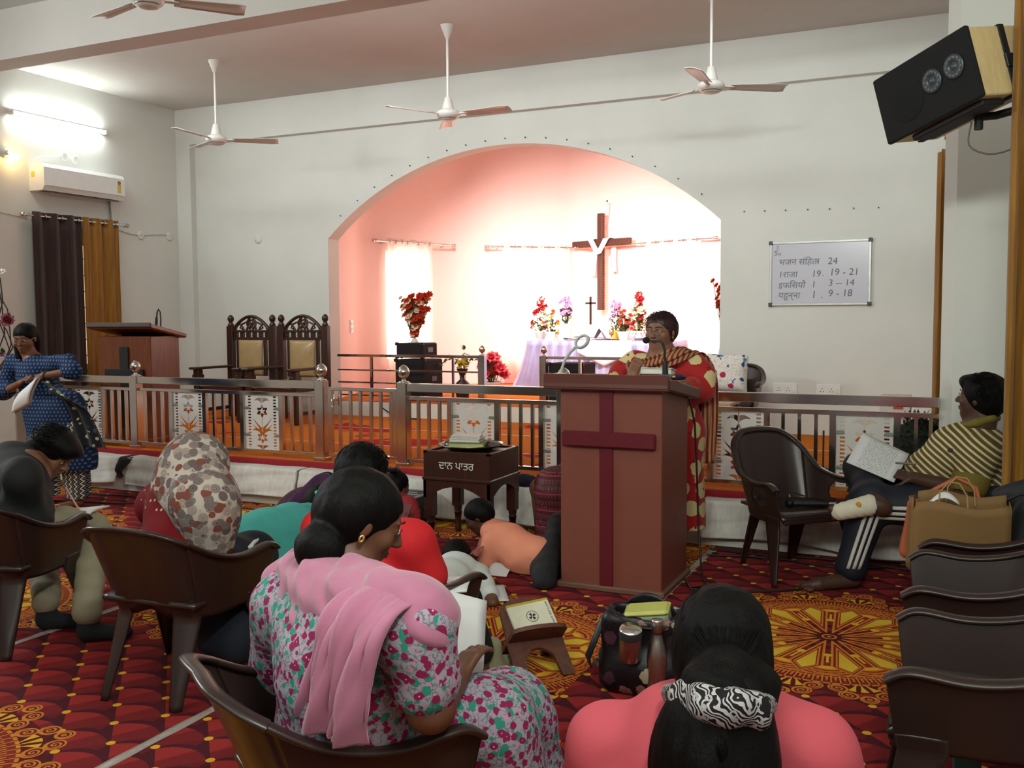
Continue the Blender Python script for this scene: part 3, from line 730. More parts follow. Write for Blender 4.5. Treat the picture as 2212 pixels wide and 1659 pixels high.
# sockets
for i,(xx,l) in enumerate(((-1.54,'white switch and socket plate on the back wall, nearer the cushioned chair'),(-1.125,'white switch and socket plate on the back wall, nearer the gold curtain'))):
    t = thing('socket_plate', l, 'socket', (xx,YB,.78), 'socket plates under the whiteboard')
    MB().bbox(xx-.115,xx+.115,YB-.018,YB,.715,.845,.004).build('plate', WHITEP, t)
    for k in (-.06,.03):
        for (dx,dz) in ((0,.015),(-.014,-.012),(.014,-.012)): MB().cyl((xx+k+dx,YB-.017,.785+dz),(xx+k+dx,YB-.0195,.785+dz),.005,n=8).build('socket_hole', BLACKP, t)
    MB().bbox(xx+.065,xx+.095,YB-.024,YB-.016,.76,.81,.003).build('rocker', WHITEP, t)
t = thing('switch_plate', 'white switch plate on the pink niche wall at the left', 'switch', (-7.35,10.75,1.42))
Mx = Matrix.Translation((-7.255,10.66,1.42)) @ Matrix.Rotation(math.atan2(1.15,-.44), 4, 'Z')
MB(Mx).bbox(-.07,.07,-.008,.012,-.085,.085,.004).build('plate', WHITEP, t)
for a in (-.03,.03):
    for b in (-.035,.035): MB(Mx).bbox(a-.018,a+.018,-.014,-.006,b-.022,b+.022,.003).build('rocker', WHITEP, t)
# ------------------------------------------------------------------ steel railings on the stage edge
RY = 6.53
def panel_mat():
    t = NT('frosted_panel_with_cut_flowers'); X0, Y, Z0 = t.sep(t.coord()); m = t.math; X = X0; Z = Z0
    ax = X.abs(); msk = (ax.gt(.118)*ax.lt(.150))*((Z*(1/.026)).fract().lt(.52))*Z.abs().lt(.225)
    X = X0/1.3; Z = Z0/1.08; ax = X.abs()
    def flower(z0, R0):
        dz = Z-z0; rr = (X*X+dz*dz).sqrt(); an = m('ARCTAN2', X, dz)
        pet = rr.lt((an*6).cos()*(R0*.2)+R0*.82); star = rr.lt((an*5).cos()*(R0*.2)+R0*.30)
        return pet*(star*-1+1)
    def leaf(z0, k1, k2, x1, w):
        c = ax*k1+ax*ax*k2+z0
        return (Z-c).abs().lt((ax*-1+x1)*(w/x1)*1.2+.0015)*ax.lt(x1)*ax.gt(.004)
    msk = msk.max(flower(.085,.048)).max(flower(-.125,.045))
    for a in ((-.065,.9,4.0,.085,.013),(-.095,.75,2.0,.085,.013),(-.09,1.0,-9.0,.085,.016),(.165,.9,-14,.062,.017),(-.21,.9,-12,.05,.014)): msk = msk.max(leaf(*a))
    msk = msk.max(ax.lt(.0028)*(Z.lt(.06)*Z.gt(-.10)).max(Z.gt(.125)).max(Z.lt(-.17)*Z.gt(-.235)))
    t.base((.74,.71,.68)); t.set(.55,0,.4)
    tr = t.n('ShaderNodeBsdfTransparent'); tr.inputs[0].default_value = (.93,.93,.92,1)
    tl = t.n('ShaderNodeBsdfTranslucent'); tl.inputs[0].default_value = (.8,.76,.74,1)
    mt = t.n('ShaderNodeMixShader'); mt.inputs[0].default_value = .25; t.t.links.new(t.b.outputs[0], mt.inputs[1]); t.t.links.new(tl.outputs[0], mt.inputs[2])
    mx = t.n('ShaderNodeMixShader'); t.put(mx.inputs[0], msk); t.t.links.new(mt.outputs[0], mx.inputs[1]); t.t.links.new(tr.outputs[0], mx.inputs[2])
    t.t.links.new(mx.outputs[0], t.out.inputs[0]); return t.m
PANEL = panel_mat(); CLAMP = M('greenish_clamp', (.35,.42,.38), .3, .7)
FIN = [(.0,0),(.042,.0),(.042,.008),(.018,.014),(.014,.03),(.02,.036),(.037,.05),(.048,.075),(.047,.095),(.036,.118),(.016,.138),(0,.142)]
def post(t, x, y, z0, z1, w=.043, ball=1.0):
    p = MB().bbox(x-w,x+w,y-w,y+w,z0,z1,.004).build('post', STEEL, t)
    MB().lathe((x,y,z1), [(r*ball,h*ball) for r,h in FIN], 20).build('finial', STEEL, p)
    MB().bbox(x-w*1.25,x+w*1.25,y-w*1.25,y+w*1.25,z0,z0+.03,.004).build('base_plate', STEEL, p)
def rails(t, x0, x1, two=True):
    if two: MB().bbox(x0,x1,RY-.03,RY+.03,.935,1.0,.004).build('hand_rail', STEEL, t)
    MB().bbox(x0,x1,RY-.018,RY+.018,.868,.898,.003).build('upper_rail', STEEL, t)
    MB().bbox(x0,x1,RY-.018,RY+.018,.372,.402,.003).build('lower_rail', STEEL, t)
def bar(t, x): MB().box(x-.0115,x+.0115,RY-.0115,RY+.0115,.40,.87).build('bar', STEEL, t)
def upright(t, x): MB().box(x-.02,x+.02,RY-.018,RY+.018,.40,.87).build('upright', STEEL, t)
def panel(t, xa, xb):
    upright(t, xa); upright(t, xb); c = (xa+xb)/2; w = (xb-xa)-.045
    b = MB().box(-w/2,w/2,-.003,.003,-.24,.235).build('flower_panel', PANEL, t, True); b.location = Vector((c,RY,.637))-t.location
    for sx in (-1,1):
        for z in (.755,.525):
            q = MB().bbox(-.04,.04,-.012,.012,-.012,.012,.005).build('clamp', CLAMP, b, True); q.location = (sx*(w/2-.01),0,z-.637)
t = thing('stage_railing', 'left steel stage railing with three flower panels and ball posts', 'railing', (-6.5,RY,STG))
rails(t, -8.3, -4.80); post(t,-6.815,RY,STG,1.005); post(t,-4.752,RY,STG,1.005)
for a,b in ((-7.60,-7.225),(-6.39,-6.0),(-5.58,-5.165)): panel(t,a,b)
for x in (-7.12,-7.03,-6.94,-6.71,-6.60,-6.50,-5.90,-5.795,-5.69,-5.06,-4.965,-4.87,-8.0,-7.9,-7.8,-7.7): bar(t,x)
t = thing('railing_gate', 'low steel railing gate between the two ball posts', 'gate', (-4.34,RY,STG))
MB().bbox(-4.675,-4.03,RY-.02,RY+.02,.925,.955,.003).build('top_rail', STEEL, t); MB().bbox(-4.675,-4.03,RY-.02,RY+.02,.385,.41,.003).build('bottom_rail', STEEL, t)
for x in (-4.66,-4.04): MB().box(x-.018,x+.018,RY-.018,RY+.018,.385,.95).build('upright', STEEL, t)
for x in (-4.57,-4.467,-4.372,-4.27,-4.178,-4.082): MB().box(x-.0115,x+.0115,RY-.0115,RY+.0115,.40,.93).build('bar', STEEL, t)
MB().tube([(-4.62,RY-.03,.90),(-4.60,RY-.045,.89),(-4.60,RY-.045,.80),(-4.615,RY-.045,.795),(-4.625,RY-.045,.86)],.006,6).build('latch', STEEL, t)
t = thing('stage_railing', 'right steel stage railing running behind the podium to the pillar', 'railing', (-2.0,RY,STG))
rails(t, -3.92, -.085); post(t,-3.962,RY,STG,1.005); post(t,-2.60,RY,STG,1.005)
for a,b in ((-3.545,-3.14),(-2.80-.0,-2.66+.0)): 
    if b-a > .3: panel(t,a,b)
panel(t,-2.79,-2.40) if False else None
for a,b in ((-2.775,-2.40),(-1.515,-1.135),(-.715,-.325)): panel(t,a,b)
for x in (-3.83,-3.735,-3.64,-3.04,-2.945,-2.85,-2.2,-2.1,-2.0,-1.9,-1.8,-1.7,-1.6,-1.03,-.925,-.82,-.215,-.13): bar(t,x)
# inner railings at the niche step
def inner(label, x0, x1, xp, uprights):
    t = thing('niche_railing', label, 'railing', ((x0+x1)/2,9.9,PLT), 'low railings on the niche step')
    for z,h in ((1.07,.016),(.892,.010),(.74,.010),(.585,.010)): MB().bbox(x0,x1,9.9-h,9.9+h,z-h,z+h,.002).build('rail', STEEL, t)
    for x in uprights: MB().box(x-.014,x+.014,9.886,9.914,PLT,1.07).build('upright', STEEL, t)
    post(t, xp, 9.9, PLT, 1.09, .04, .8)
inner('left low steel railing on the niche step, ending at a ball post by the poinsettia', -6.95, -4.97, -4.95, (-6.46,-5.33))
inner('right low steel railing on the niche step, in front of the altar table', -4.14, -2.25, -4.18, (-3.75,-2.9))

# ------------------------------------------------------------------ white cloth over the step in front of the railing
CLOTH = cloth_mat('white_step_cloth', 'c8c4bd', 'dad6cf', .85, .1)
def drape(u, v, x0, x1, seed):
    x = x0+(x1-x0)*u; n = mnoise.noise(Vector((x*1.3,seed,0))); s = mnoise.noise(Vector((x*3.1,seed,4)))
    zt = .298+.006*s
    if v < .18: y = 6.395-(v/.18)*.16; z = zt+.003*math.sin(x*14)
    else:
        w = (v-.18)/.82; low = .065+.06*n
        z = zt+(low-zt)*w
        sag = mnoise.noise(Vector((x*1.7+w*1.2,w*3.0,seed)))*.035+.014*math.sin((w*9+math.cos(x*2.2+seed)*3.5))*w+mnoise.noise(Vector((x*4+w*3,w*5,seed+9)))*.012
        y = 6.235-.012-w*.05+sag*w*(1.2-w*.5)+.012*math.sin(x*5+w*6)*w
    return (x, min(y,6.38), max(z,.012))
for i,(x0,x1,l) in enumerate(((-9.2,-6.72,'white cloth draped over the step at the left, behind the standing woman'),(-6.62,-4.78,'white draped cloth on the step below the carved chairs'),(-4.76,-3.1,'white cloth on the step behind the donation table'),(-3.08,-1.62,'white cloth on the step left of the podium'),(-1.5,-.0,'white cloth on the step right of the podium behind the empty chair'))):
    o = MB().grid(lambda u,v: drape(u,v,x0,x1,i*3.7), 70, 26, thick=.004).build('step_cloth', CLOTH); tag(o, l, 'cloth', 'white cloths along the step')
st = MB(); st.box(XL,XR+.4,6.255,6.42,0,.285); struct('trim_4', st, CREAM, 'cream step in front of the stage')
gapb = M('black_stain_cloth','1d1513',.8)
def scarf(u,v):
    p = drape(.5,v*.8,-6.72,-6.58,1); w=.05+.02*math.sin(v*5)
    return (-6.665+(u-.5)*2*w+(.03*math.sin(v*6)), p[1]-.016-.008*math.sin(u*6), p[2])
tag(MB().grid(scarf,6,14,thick=.004).build('dark_cloth', gapb), 'narrow dark brown cloth hanging over the white step cloth', 'cloth')
# ------------------------------------------------------------------ flowers
def bloom(mb, c, r, n=7, layers=2, up=(0,0,1), seed=0):
    q = random.Random(seed); x, y, d = basis(up); c = Vector(c)
    for L in range(layers):
        el = .25+.75*L; rr = r*(1-.3*L)
        for k in range(n):
            a = 2*math.pi*(k+.5*L)/n+q.uniform(-.2,.2); o = (x*math.cos(a)+y*math.sin(a)); s = x*-math.sin(a)+y*math.cos(a)
            tip = c+o*rr*math.cos(el*.9)+d*rr*math.sin(el*.9); mid = c+o*rr*.5+d*rr*.12*(1+L); w = rr*.42
            mb.add([c, mid+s*w, tip, mid-s*w, mid+d*rr*.15], [(0,1,4),(1,2,4),(2,3,4),(3,0,4)], True)
def leafq(mb, a, b, w, up=(0,0,1)):
    a = Vector(a); b = Vector(b); d = b-a; s = d.cross(Vector(up))
    if s.length < 1e-6: s = Vector((1,0,0))
    s.normalize(); m = a.lerp(b,.45); u = s.cross(d).normalized()*(w*.35)
    mb.add([a, m+s*w, b, m-s*w, m+u], [(0,1,4),(1,2,4),(2,3,4),(3,0,4)], True)
GREEN = M('leaf_green', '3d5a26', .5, var=.35, scale=30); OLIVE = M('olive_leaf', '8a8a3a', .6, var=.3, scale=25); DGREEN = M('dark_leaf', '3c4534', .6, var=.3, scale=25)
def fl(n, c): return M('petal_'+n, c, .6, var=.2, scale=40)
CERAM = M('white_ceramic', 'e6e2da', .25, var=.03)
def bouquet(name, label, cat, base, vase, cols, h, spread, nb, br, leafm, group=None, seed=1, stem_from=.12, leafn=40, lw=.02, shape='ball', leafl=.09, potm=CERAM):
    q = random.Random(seed); t = thing(name, label, cat, base, group); b = Vector(base)
    MB().lathe(b, vase, 18).build('vase', potm, t); top = vase[-1][1]
    lf = MB(); stems = MB(); per = {c: MB() for c in cols}; order = list(cols)
    for i in range(nb):
        a = q.uniform(0,6.283); f = i/nb
        if shape == 'cone': zz = top+stem_from+(h-stem_from)*f; rr = spread*(1-f)**.8*q.uniform(.35,1)
        elif shape == 'spray': zz = top+stem_from+(h-stem_from)*q.random(); rr = spread*((zz-top)/h)*q.uniform(.1,1)
        else: zz = top+stem_from+(h-stem_from)*q.random(); rr = spread*math.sqrt(max(.05,1-((zz-top-stem_from)/(h-stem_from))**2*.6))*q.uniform(.2,1)
        p = b+Vector((rr*math.cos(a), rr*math.sin(a)*.8, zz))
        bloom(per[order[i%len(order)] if shape != 'cone' else q.choice(order)], p, br*q.uniform(.75,1.15), 7, 2, (math.cos(a)*.6, -.7, .6), i)
        stems.tube([b+Vector((0,0,top-.02)), b.lerp(p,.5)+Vector((rr*.1*math.cos(a),0,.02)), p], .0035, 4)
    for i in range(leafn):
        a = q.uniform(0,6.283); zz = top+q.uniform(-.02, h*.6); rr = spread*q.uniform(.1,.8)*(.4+.6*min(1,(zz-top+.05)/h*2))
        p = b+Vector((rr*math.cos(a)*.5, rr*math.sin(a)*.4, zz)); leafq(lf, p, p+Vector((math.cos(a)*leafl, math.sin(a)*leafl*.7, q.uniform(-.03,.06))), lw)
    stems.build('stems', GREEN, t)
    for c in order:
        if per[c].v: tag(per[c].build('blossoms', c, t), kind='stuff')
    tag(lf.build('foliage', leafm, t), kind='stuff')
    return t
POT = [(.055,0),(.06,.01),(.085,.10),(.09,.115),(.075,.115),(.07,.10)]
# altar table with satin cloth
AX0,AX1,AY,AZ = -5.30,-3.30,12.0,1.205
SATIN = NT('lavender_satin'); v = SATIN.coord(); SATIN.base(SATIN.ramp(SATIN.noise(v,3,2),[(.3,hexc('9c94bb')),(.7,hexc('b3adcd'))])); SATIN.set(.28,.25,.6,); SATIN = SATIN.m
t = thing('altar_table', 'altar table in the niche covered to the floor by lavender satin', 'table', ((AX0+AX1)/2,AY+.35,PLT))
for x in (AX0+.08,AX1-.08):
    for y in (AY+.08,AY+.62): MB().box(x-.03,x+.03,y-.03,y+.03,PLT,AZ-.03).build('leg', DKWOOD, t)
MB().bbox(AX0,AX1,AY,AY+.7,AZ-.03,AZ-.004).build('tabletop', DKWOOD, t)
cl = thing('altar_cloth', 'lavender satin altar cloth with pleated skirt', 'cloth', ((AX0+AX1)/2,AY+.35,PLT))
MB().grid(lambda u,v: (AX0-.02+(AX1-AX0+.04)*u, AY-.02+.74*v, AZ+.004+.003*math.sin(u*40)*math.sin(v*9)), 40, 10, thick=.004).build('top', SATIN, cl)
def skirt(u, v):
    L = AX1-AX0; per_ = .72*2+L; s = u*per_; fl_ = 1+.0*v
    wav = .022*math.sin(s*42+.7*math.sin(s*5))*(.35+.65*v)+.012*math.sin(s*19+v)*v; out = .03+.20*v**1.6*(1 if s < .9 or s > per_-.8 else .25)
    z = AZ+.004-(AZ-PLT-.012)*v
    if s < .72: x = AX0-out-wav; y = AY+.72-s-(.08*v)
    elif s < .72+L: x = AX0+(s-.72)-(.16*v**1.6 if s < 1.0 else 0)*(1-min(1,(s-.72)/.28)); y = AY-.025-.05*v-wav-out*.1
    else: x = AX1+out+wav; y = AY+(s-.72-L)
    return (x,y,z)
MB().grid(skirt, 420, 10, thick=.003).build('skirt', SATIN, cl)
LACE = M('white_lace', 'e8e4ea', .8, var=.06, scale=60)
MB().grid(lambda u,v: (-4.55+.75*u, AY-.085-.012*math.sin(u*20)*v, AZ+.012-(.34-.30*abs(u-.5)*1.2)*v), 24, 8, thick=.003).build('front_runner', LACE, cl)
MB().grid(lambda u,v: (AX0+.15+1.6*u, AY+.28+.3*v, AZ+.012+.055*abs(math.sin(u*9+v*2))*(.4+.6*v)), 50, 10, thick=.003).build('gathered_overlay', SATIN, cl)
def apx(x, y, Y): p = at(x,y,Y); return (p[0],Y,AZ+.012)
RED_,PNK,WHT,YLW,ORG,CRM = fl('red','c3202f'),fl('pink','d08ab8'),fl('white','ece2d0'),fl('yellow','e0c040'),fl('orange_red','e0451f'),fl('cream','e6c0a4')
bouquet('flower_vase','tall vase of red and cream flowers at the left end of the altar','flowers',apx(1168,725,12.4),POT,[RED_,CRM,RED_,WHT],.50,.17,26,.06,OLIVE,'altar flowers',3,.06,60,.02,'cone',.12)
bouquet('flower_vase','small white pot of mixed yellow and red flowers with green leaves, left on the altar','flowers',apx(1190,733,12.12),POT,[WHT,ORG,YLW],.30,.11,22,.035,GREEN,'altar flowers',4,.04,40,.02)
bouquet('flower_vase','slim vase of pale pink flowers left of the small altar cross','flowers',apx(1222,722,12.45),[(.03,0),(.035,.01),(.02,.10),(.03,.22)],[PNK],.36,.10,16,.055,DGREEN,'altar flowers',5,.12,30,.03,'ball',.09)
bouquet('flower_vase','yellow vase of pale pink flowers right of the big cross','flowers',apx(1330,722,12.45),[(.05,0),(.055,.01),(.06,.13)],[PNK],.40,.085,14,.05,DGREEN,'altar flowers',6,.12,30,.03,'ball',.09,potm=YLW)
bouquet('flower_vase','low white pot of red and white flowers in the middle right of the altar','flowers',apx(1347,733,12.12),POT,[ORG,WHT,ORG],.32,.13,24,.04,GREEN,'altar flowers',7,.04,50,.025)
bouquet('flower_vase','tall vase of red flowers with pale leaves at the right end of the altar','flowers',apx(1380,727,12.4),POT,[RED_,RED_,CRM],.52,.15,24,.065,OLIVE,'altar flowers',8,.08,70,.02,'cone',.13)
GOLD = M('gold_goblet', (.75,.5,.2), .25, .9, var=.05)
for (px_,l) in ((1203,'gold goblet on the altar beside the low left flower pot'),(1321,'gold goblet on a tray on the altar, right of the crosses')):
    b = apx(px_,733,12.12); tag(MB().lathe(b,[(.035,0),(.033,.006),(.008,.012),(.007,.06),(.03,.075),(.036,.10),(.034,.14),(.03,.14),(.028,.10)],16).build('goblet',GOLD),l,'goblet','altar goblets')
b = apx(1312,734,12.08); tag(MB().bbox(b[0]-.16,b[0]+.16,b[1]-.03,b[1]+.09,b[2]-.004,b[2]+.012,.003).build('tray', DKWOOD),'dark tray at the right of the altar top','tray')
b = apx(1297,733,12.2); o = MB(); o.grid(lambda u,v:(b[0]-.10+.2*u, b[1]+.1*v, b[2]+.002+.16*(1-abs(u-.4)*1.5)*(1-v*.3)*abs(math.sin(3.0*u+.4))),12,6,thick=.004); tag(o.build('folded_cloth', M('grey_lilac_cloth','6f6678',.7)),'dark lilac folded cloth over the altar plates, right of the crosses','cloth')
b = apx(1262,724,12.3); t = thing('bible', 'open white book on a slanted stand at the middle of the altar','book',b)
MB(Matrix.Translation(b) @ Matrix.Rotation(R(50),4,'X')).bbox(-.17,.17,.01,.24,0,.02,.004).build('book_rest', CERAM, t)
for s in (-1,1): MB(Matrix.Translation(b) @ Matrix.Rotation(R(50),4,'X')).grid(lambda u,v:(s*(.005+.155*u),.02+.21*v,.035+.014*math.sin(u*3.1)),8,4,thick=.012).build('page_block', M('paper_white','e9e7df',.8), t)
# small cross on the altar
b = apx(1276,697,12.5); b=(b[0],12.5,AZ+.02); t = thing('altar_cross','slender dark standing cross on the altar','cross',b)
MB().box(b[0]-.014,b[0]+.014,12.488,12.512,b[2],at(1276,641,12.5)[2]).build('upright',DKWOOD,t)
zc_ = at(1276,655,12.5)[2]; MB().box(b[0]-.075,b[0]+.075,12.488,12.512,zc_-.012,zc_+.012).build('crossbar',DKWOOD,t)
MB().bbox(b[0]-.06,b[0]+.06,12.45,12.55,b[2]-.006,b[2]+.03,.004).build('base',DKWOOD,t)
# big cross hung in front of the niche wall
P3,P4 = Vector((*APSE[3],0)),Vector((*APSE[4],0)); dF = (P4-P3).normalized(); nF = Vector((dF.y,-dF.x,0))
def on_facet(x, y, off):                    # sight line met with the plane standing 'off' in front of the third facet
    o = P3+nF*off; d = Vector(sight(x,y)); s = (o-Vector((0,0,CAM_H))).dot(nF)/d.dot(nF); return Vector((0,0,CAM_H))+d*s
ct = on_facet(1299,461,.12); cb = on_facet(1297,670,.12); cl_ = on_facet(1240,526,.12); cr_ = on_facet(1363,525,.12)
t = thing('wooden_cross','big dark wooden cross with a string of red lights, hung on the niche wall','cross',(ct.x,ct.y,cb.z))
angF = math.atan2(dF.y,dF.x); MxF = Matrix.Translation((ct.x,ct.y,0)) @ Matrix.Rotation(angF,4,'Z')
CWOOD = wood('brown_cross_wood','3f1d14','5c2e20',.5)
MB(MxF).bbox(-.05,.05,-.045,.045,cb.z,ct.z,.008).build('upright',CWOOD,t); zb=(cl_.z+cr_.z)/2; hb=(cr_-cl_).length/2; off=((cl_+cr_)/2-ct).dot(dF)
MB(MxF).bbox(off-hb,off+hb,-.05,.04,zb-.052,zb+.052,.008).build('crossbar',CWOOD,t)
LED = emis('red_led',(1,.12,.05),5); led = MB(MxF)
for i in range(60):
    z = cb.z+(ct.z-cb.z)*(i+.5)/60
    if abs(z-zb) > .06: led.ball((.056,.02,z),.008,6,4)
for i in range(40):
    x = off-hb+2*hb*(i+.5)/40; led.ball((x,.02,zb-.058),.008,6,4)
for i in range(5): led.ball((off+hb+.006,.02,zb-.045+i*.022),.008,6,4)
tag(led.build('light_string',LED,t),kind='stuff')
SHROUD = cloth_mat('white_shroud','d9d2e2','e6e2ee',.8)
sh = thing('shroud_cloth','white cloth draped over the arms of the big cross','cloth',(ct.x,ct.y,zb-.5))
for s in (-1,1):
    def tail(u,v):
        x = s*(.13+.06*u+.02*v)+off*0; w = .055-.01*v; z = zb+.06-(.50+.05*(s<0))*v
        return MxF @ Vector((s*.155+(u-.5)*.12*(1-.35*v)+s*.055*v+.006*math.sin(v*7), .058+.012*math.sin(u*7+v*3), z))
    MB().grid(tail,6,14,thick=.005).build('hanging_end',SHROUD,sh)
    def front(u,v):
        a = Vector((s*.155+(u-.5)*.11, -.07, zb+.065)); b_ = Vector((s*.012+(u-.5)*.10, -.075-.008*s, zb-.17+.02*abs(u-.5)))
        p = a.lerp(b_,v); p.y -= .008*math.sin(u*9); return MxF @ p
    MB().grid(front,6,12,thick=.005).build('crossed_band',SHROUD,sh)
    def over(u,v): 
        return MxF @ Vector((s*.155+(u-.5)*.115, -.075+.135*v, zb+.062+.01*math.sin(v*3.14)))
    MB().grid(over,6,6,thick=.004).build('shoulder_fold',SHROUD,sh)
# niche wall lamp base with wire
p = on_facet(1318,435,.0); t = thing('wall_lamp_holder','round white lamp holder with a dangling wire above the big cross','lamp holder',p)
MB().lathe(p,[(.045,0),(.045,.02),(.03,.035),(.022,.07),(0,.07)],16,axis=nF).build('base',WHITEP,t)
MB().ball(p+nF*.068,.016,8,6).build('socket_hole',BLACKP,t)
MB().tube([p+nF*.03+Vector((0,0,-.03)),p+nF*.012+Vector((.0,0,-.15)),p+nF*.02-dF*.03+Vector((0,0,-.30)),p+nF*.03-dF*.06+Vector((0,0,-.42))],.004,5).build('wire',WIRE,t)
# sheer curtains on rods in the niche
SHEER = NT('sheer_white_curtain'); SHEER.base((.95,.82,.78)); SHEER.set(.8,0,.2)
tr=SHEER.n('ShaderNodeBsdfTransparent'); tl=SHEER.n('ShaderNodeBsdfTranslucent'); tl.inputs[0].default_value=(1,.9,.84,1)
m1=SHEER.n('ShaderNodeMixShader'); m1.inputs[0].default_value=.55; m2=SHEER.n('ShaderNodeMixShader'); m2.inputs[0].default_value=.42
SHEER.t.links.new(SHEER.b.outputs[0],m1.inputs[1]); SHEER.t.links.new(tl.outputs[0],m1.inputs[2]); SHEER.t.links.new(m1.outputs[0],m2.inputs[1]); SHEER.t.links.new(tr.outputs[0],m2.inputs[2]); SHEER.t.links.new(m2.outputs[0],SHEER.out.inputs[0]); SHEER=SHEER.m
for (i,u0,u1,c0,c1,nm) in ((1,.22,1.62,.40,1.24,'left'),(2,.50,1.85,.70,1.78,'middle'),(3,1.05,2.45,1.3,2.25,'right')):
    p,d,n,L = FAC[i]; a=p+d*u0+n*.10; b_=p+d*u1+n*.10
    rod('curtain_rod','steel curtain rod over the %s window of the niche'%nm,(a.x,a.y,2.60),(b_.x,b_.y,2.60),.013,'curtain rods',-n)
    a=p+d*c0+n*.10; b_=p+d*c1+n*.10
    curtain('sheer_curtain','sheer white eyelet curtain glowing at the %s window of the niche'%nm,SHEER,(a.x,a.y),(b_.x,b_.y),2.645,.62,8,4,.022,'sheer niche curtains',thick=.002)
# loudspeakers, urn, poinsettia
SPK = M('black_speaker_carpet','141316',.85,var=.3,scale=80,bump=.2,bscale=250); GRL = M('black_speaker_grille','0d0d0f',.6,.3)
def speaker(label,x0,x1,y0,y1,z0,z1):
    t = thing('loudspeaker',label,'speaker',((x0+x1)/2,(y0+y1)/2,z0),'black loudspeakers in the niche'); e=.025
    MB().bbox(x0,x1,y0,y1,z0+.01,z1,.015).build('cabinet',SPK,t); MB().bbox(x0+e,x1-e,y0-.008,y0+.01,z0+e+.01,z1-e,.006).build('grille',GRL,t)
    for x in (x0+.01,x1-.01):
        for z in (z0+.02,z1-.01): MB().bbox(x-.02,x+.02,y0-.012,y0+.03,z-.02,z+.02,.006).build('corner_cap',BLACKP,t)
    MB().bbox(x1-.002,x1+.006,(y0+y1)/2-.06,(y0+y1)/2+.06,(z0+z1)/2-.02,(z0+z1)/2+.04,.003).build('side_handle',M('grey_metal','6b6b70',.4,.5),t)
    for x in (x0+.05,x1-.05):
        for y in (y0+.05,y1-.05): MB().cyl((x,y,z0),(x,y,z0+.012),.015,n=8).build('foot',BLACKP,t)
    return t
speaker('tall black loudspeaker standing on the niche step at the left',-6.22,-5.80,10.05,10.5,PLT,1.02)
speaker('flat black loudspeaker laid on top of the tall one, under the red flowers',-6.22,-5.84,10.08,10.44,1.03,1.22)
speaker('black loudspeaker behind the right niche railing, in front of the altar',-4.22,-3.80,10.12,10.55,PLT,1.0)
bouquet('flower_vase','spray of orange red and peach gladioli standing on the stacked loudspeakers','flowers',(-6.06,10.26,1.22),[(.045,0),(.05,.01),(.035,.03),(.03,.05)],[ORG,ORG,CRM],.54,.25,150,.055,M('reddish_leaf','7a3a2a',.6),None,11,.03,20,.012,'spray',.06)
b = tuple(on_floor(968,848,PLT)); b=(-5.5,10.45,PLT); t=bouquet('flower_urn','dark urn with yellow flowers and green eucalyptus sprays beside the loudspeakers','flowers',b,[(.07,0),(.075,.02),(.09,.12),(.085,.2),(.03,.25),(.028,.29),(.075,.38)],[YLW],.12,.10,14,.04,GREEN,None,12,.02,14,.02,potm=M('dark_urn','3b2a2a',.35,.3))
sp = MB(); q=random.Random(5)
for a in (-2.9,-2.6,-.3,.1,1.3):
    pts=[Vector(b)+Vector((math.cos(a)*.30*f,-.05*f,.40+.16*math.sin(f*2.2)*(1 if a<1 else 2)-.10*f*f)) for f in (0,.25,.5,.75,1)]
    for p in pts[1:]:
        for k in range(4): leafq(sp,p,p+Vector((q.uniform(-.06,.06),q.uniform(-.04,.04),q.uniform(-.06,.06))),.018)
tag(sp.build('leaf_spray',GREEN,t),kind='stuff')
bouquet('potted_poinsettia','red poinsettia in a pale pot on the niche step beside the railing post','flowers',(-5.55,11.35,PLT),[(.08,0),(.09,.01),(.125,.12),(.15,.16),(.13,.16),(.1,.13)],[RED_],.42,.22,30,.085,GREEN,None,13,.08,40,.03,'ball',.1,potm=M('pale_pot','d8bfb0',.5))
bouquet('potted_poinsettia','potted red and yellow flowers at the foot of the altar behind the right railing','flowers',(-2.95,10.6,PLT+.0),[(.08,0),(.09,.01),(.12,.13),(.14,.16)],[RED_,ORG,PNK],.38,.2,22,.06,GREEN,None,14,.06,40,.03,'ball',.1,potm=M('pale_pot','d8bfb0',.5))
bouquet('flower_vase','spray of red gladioli half hidden behind the right edge of the arch','flowers',(-2.35,11.0,1.0),[(.1,0),(.12,.1),(.08,.3),(.1,.34)],[ORG,ORG],.62,.30,60,.045,GREEN,None,15,.1,20,.02,'spray',.06)
t=thing('side_stand','plain wooden stand behind the right edge of the arch','stand',(-2.35,11.0,PLT))
MB().bbox(-2.55,-2.16,10.8,11.2,.96,1.0).build('top',DKWOOD,t)
for x in (-2.5,-2.2):
    for y in (10.85,11.15): MB().box(x-.02,x+.02,y-.02,y+.02,PLT,.96).build('leg',DKWOOD,t)
tag(MB().tube([(-6.3,9.88,.53),(-6.25,9.79,.45),(-6.1,9.76,.38),(-5.9,9.70,.35),(-5.6,9.6,.35)],.008,6).build('cable',BLACKP),'black cable running down the white riser of the niche step','cable')

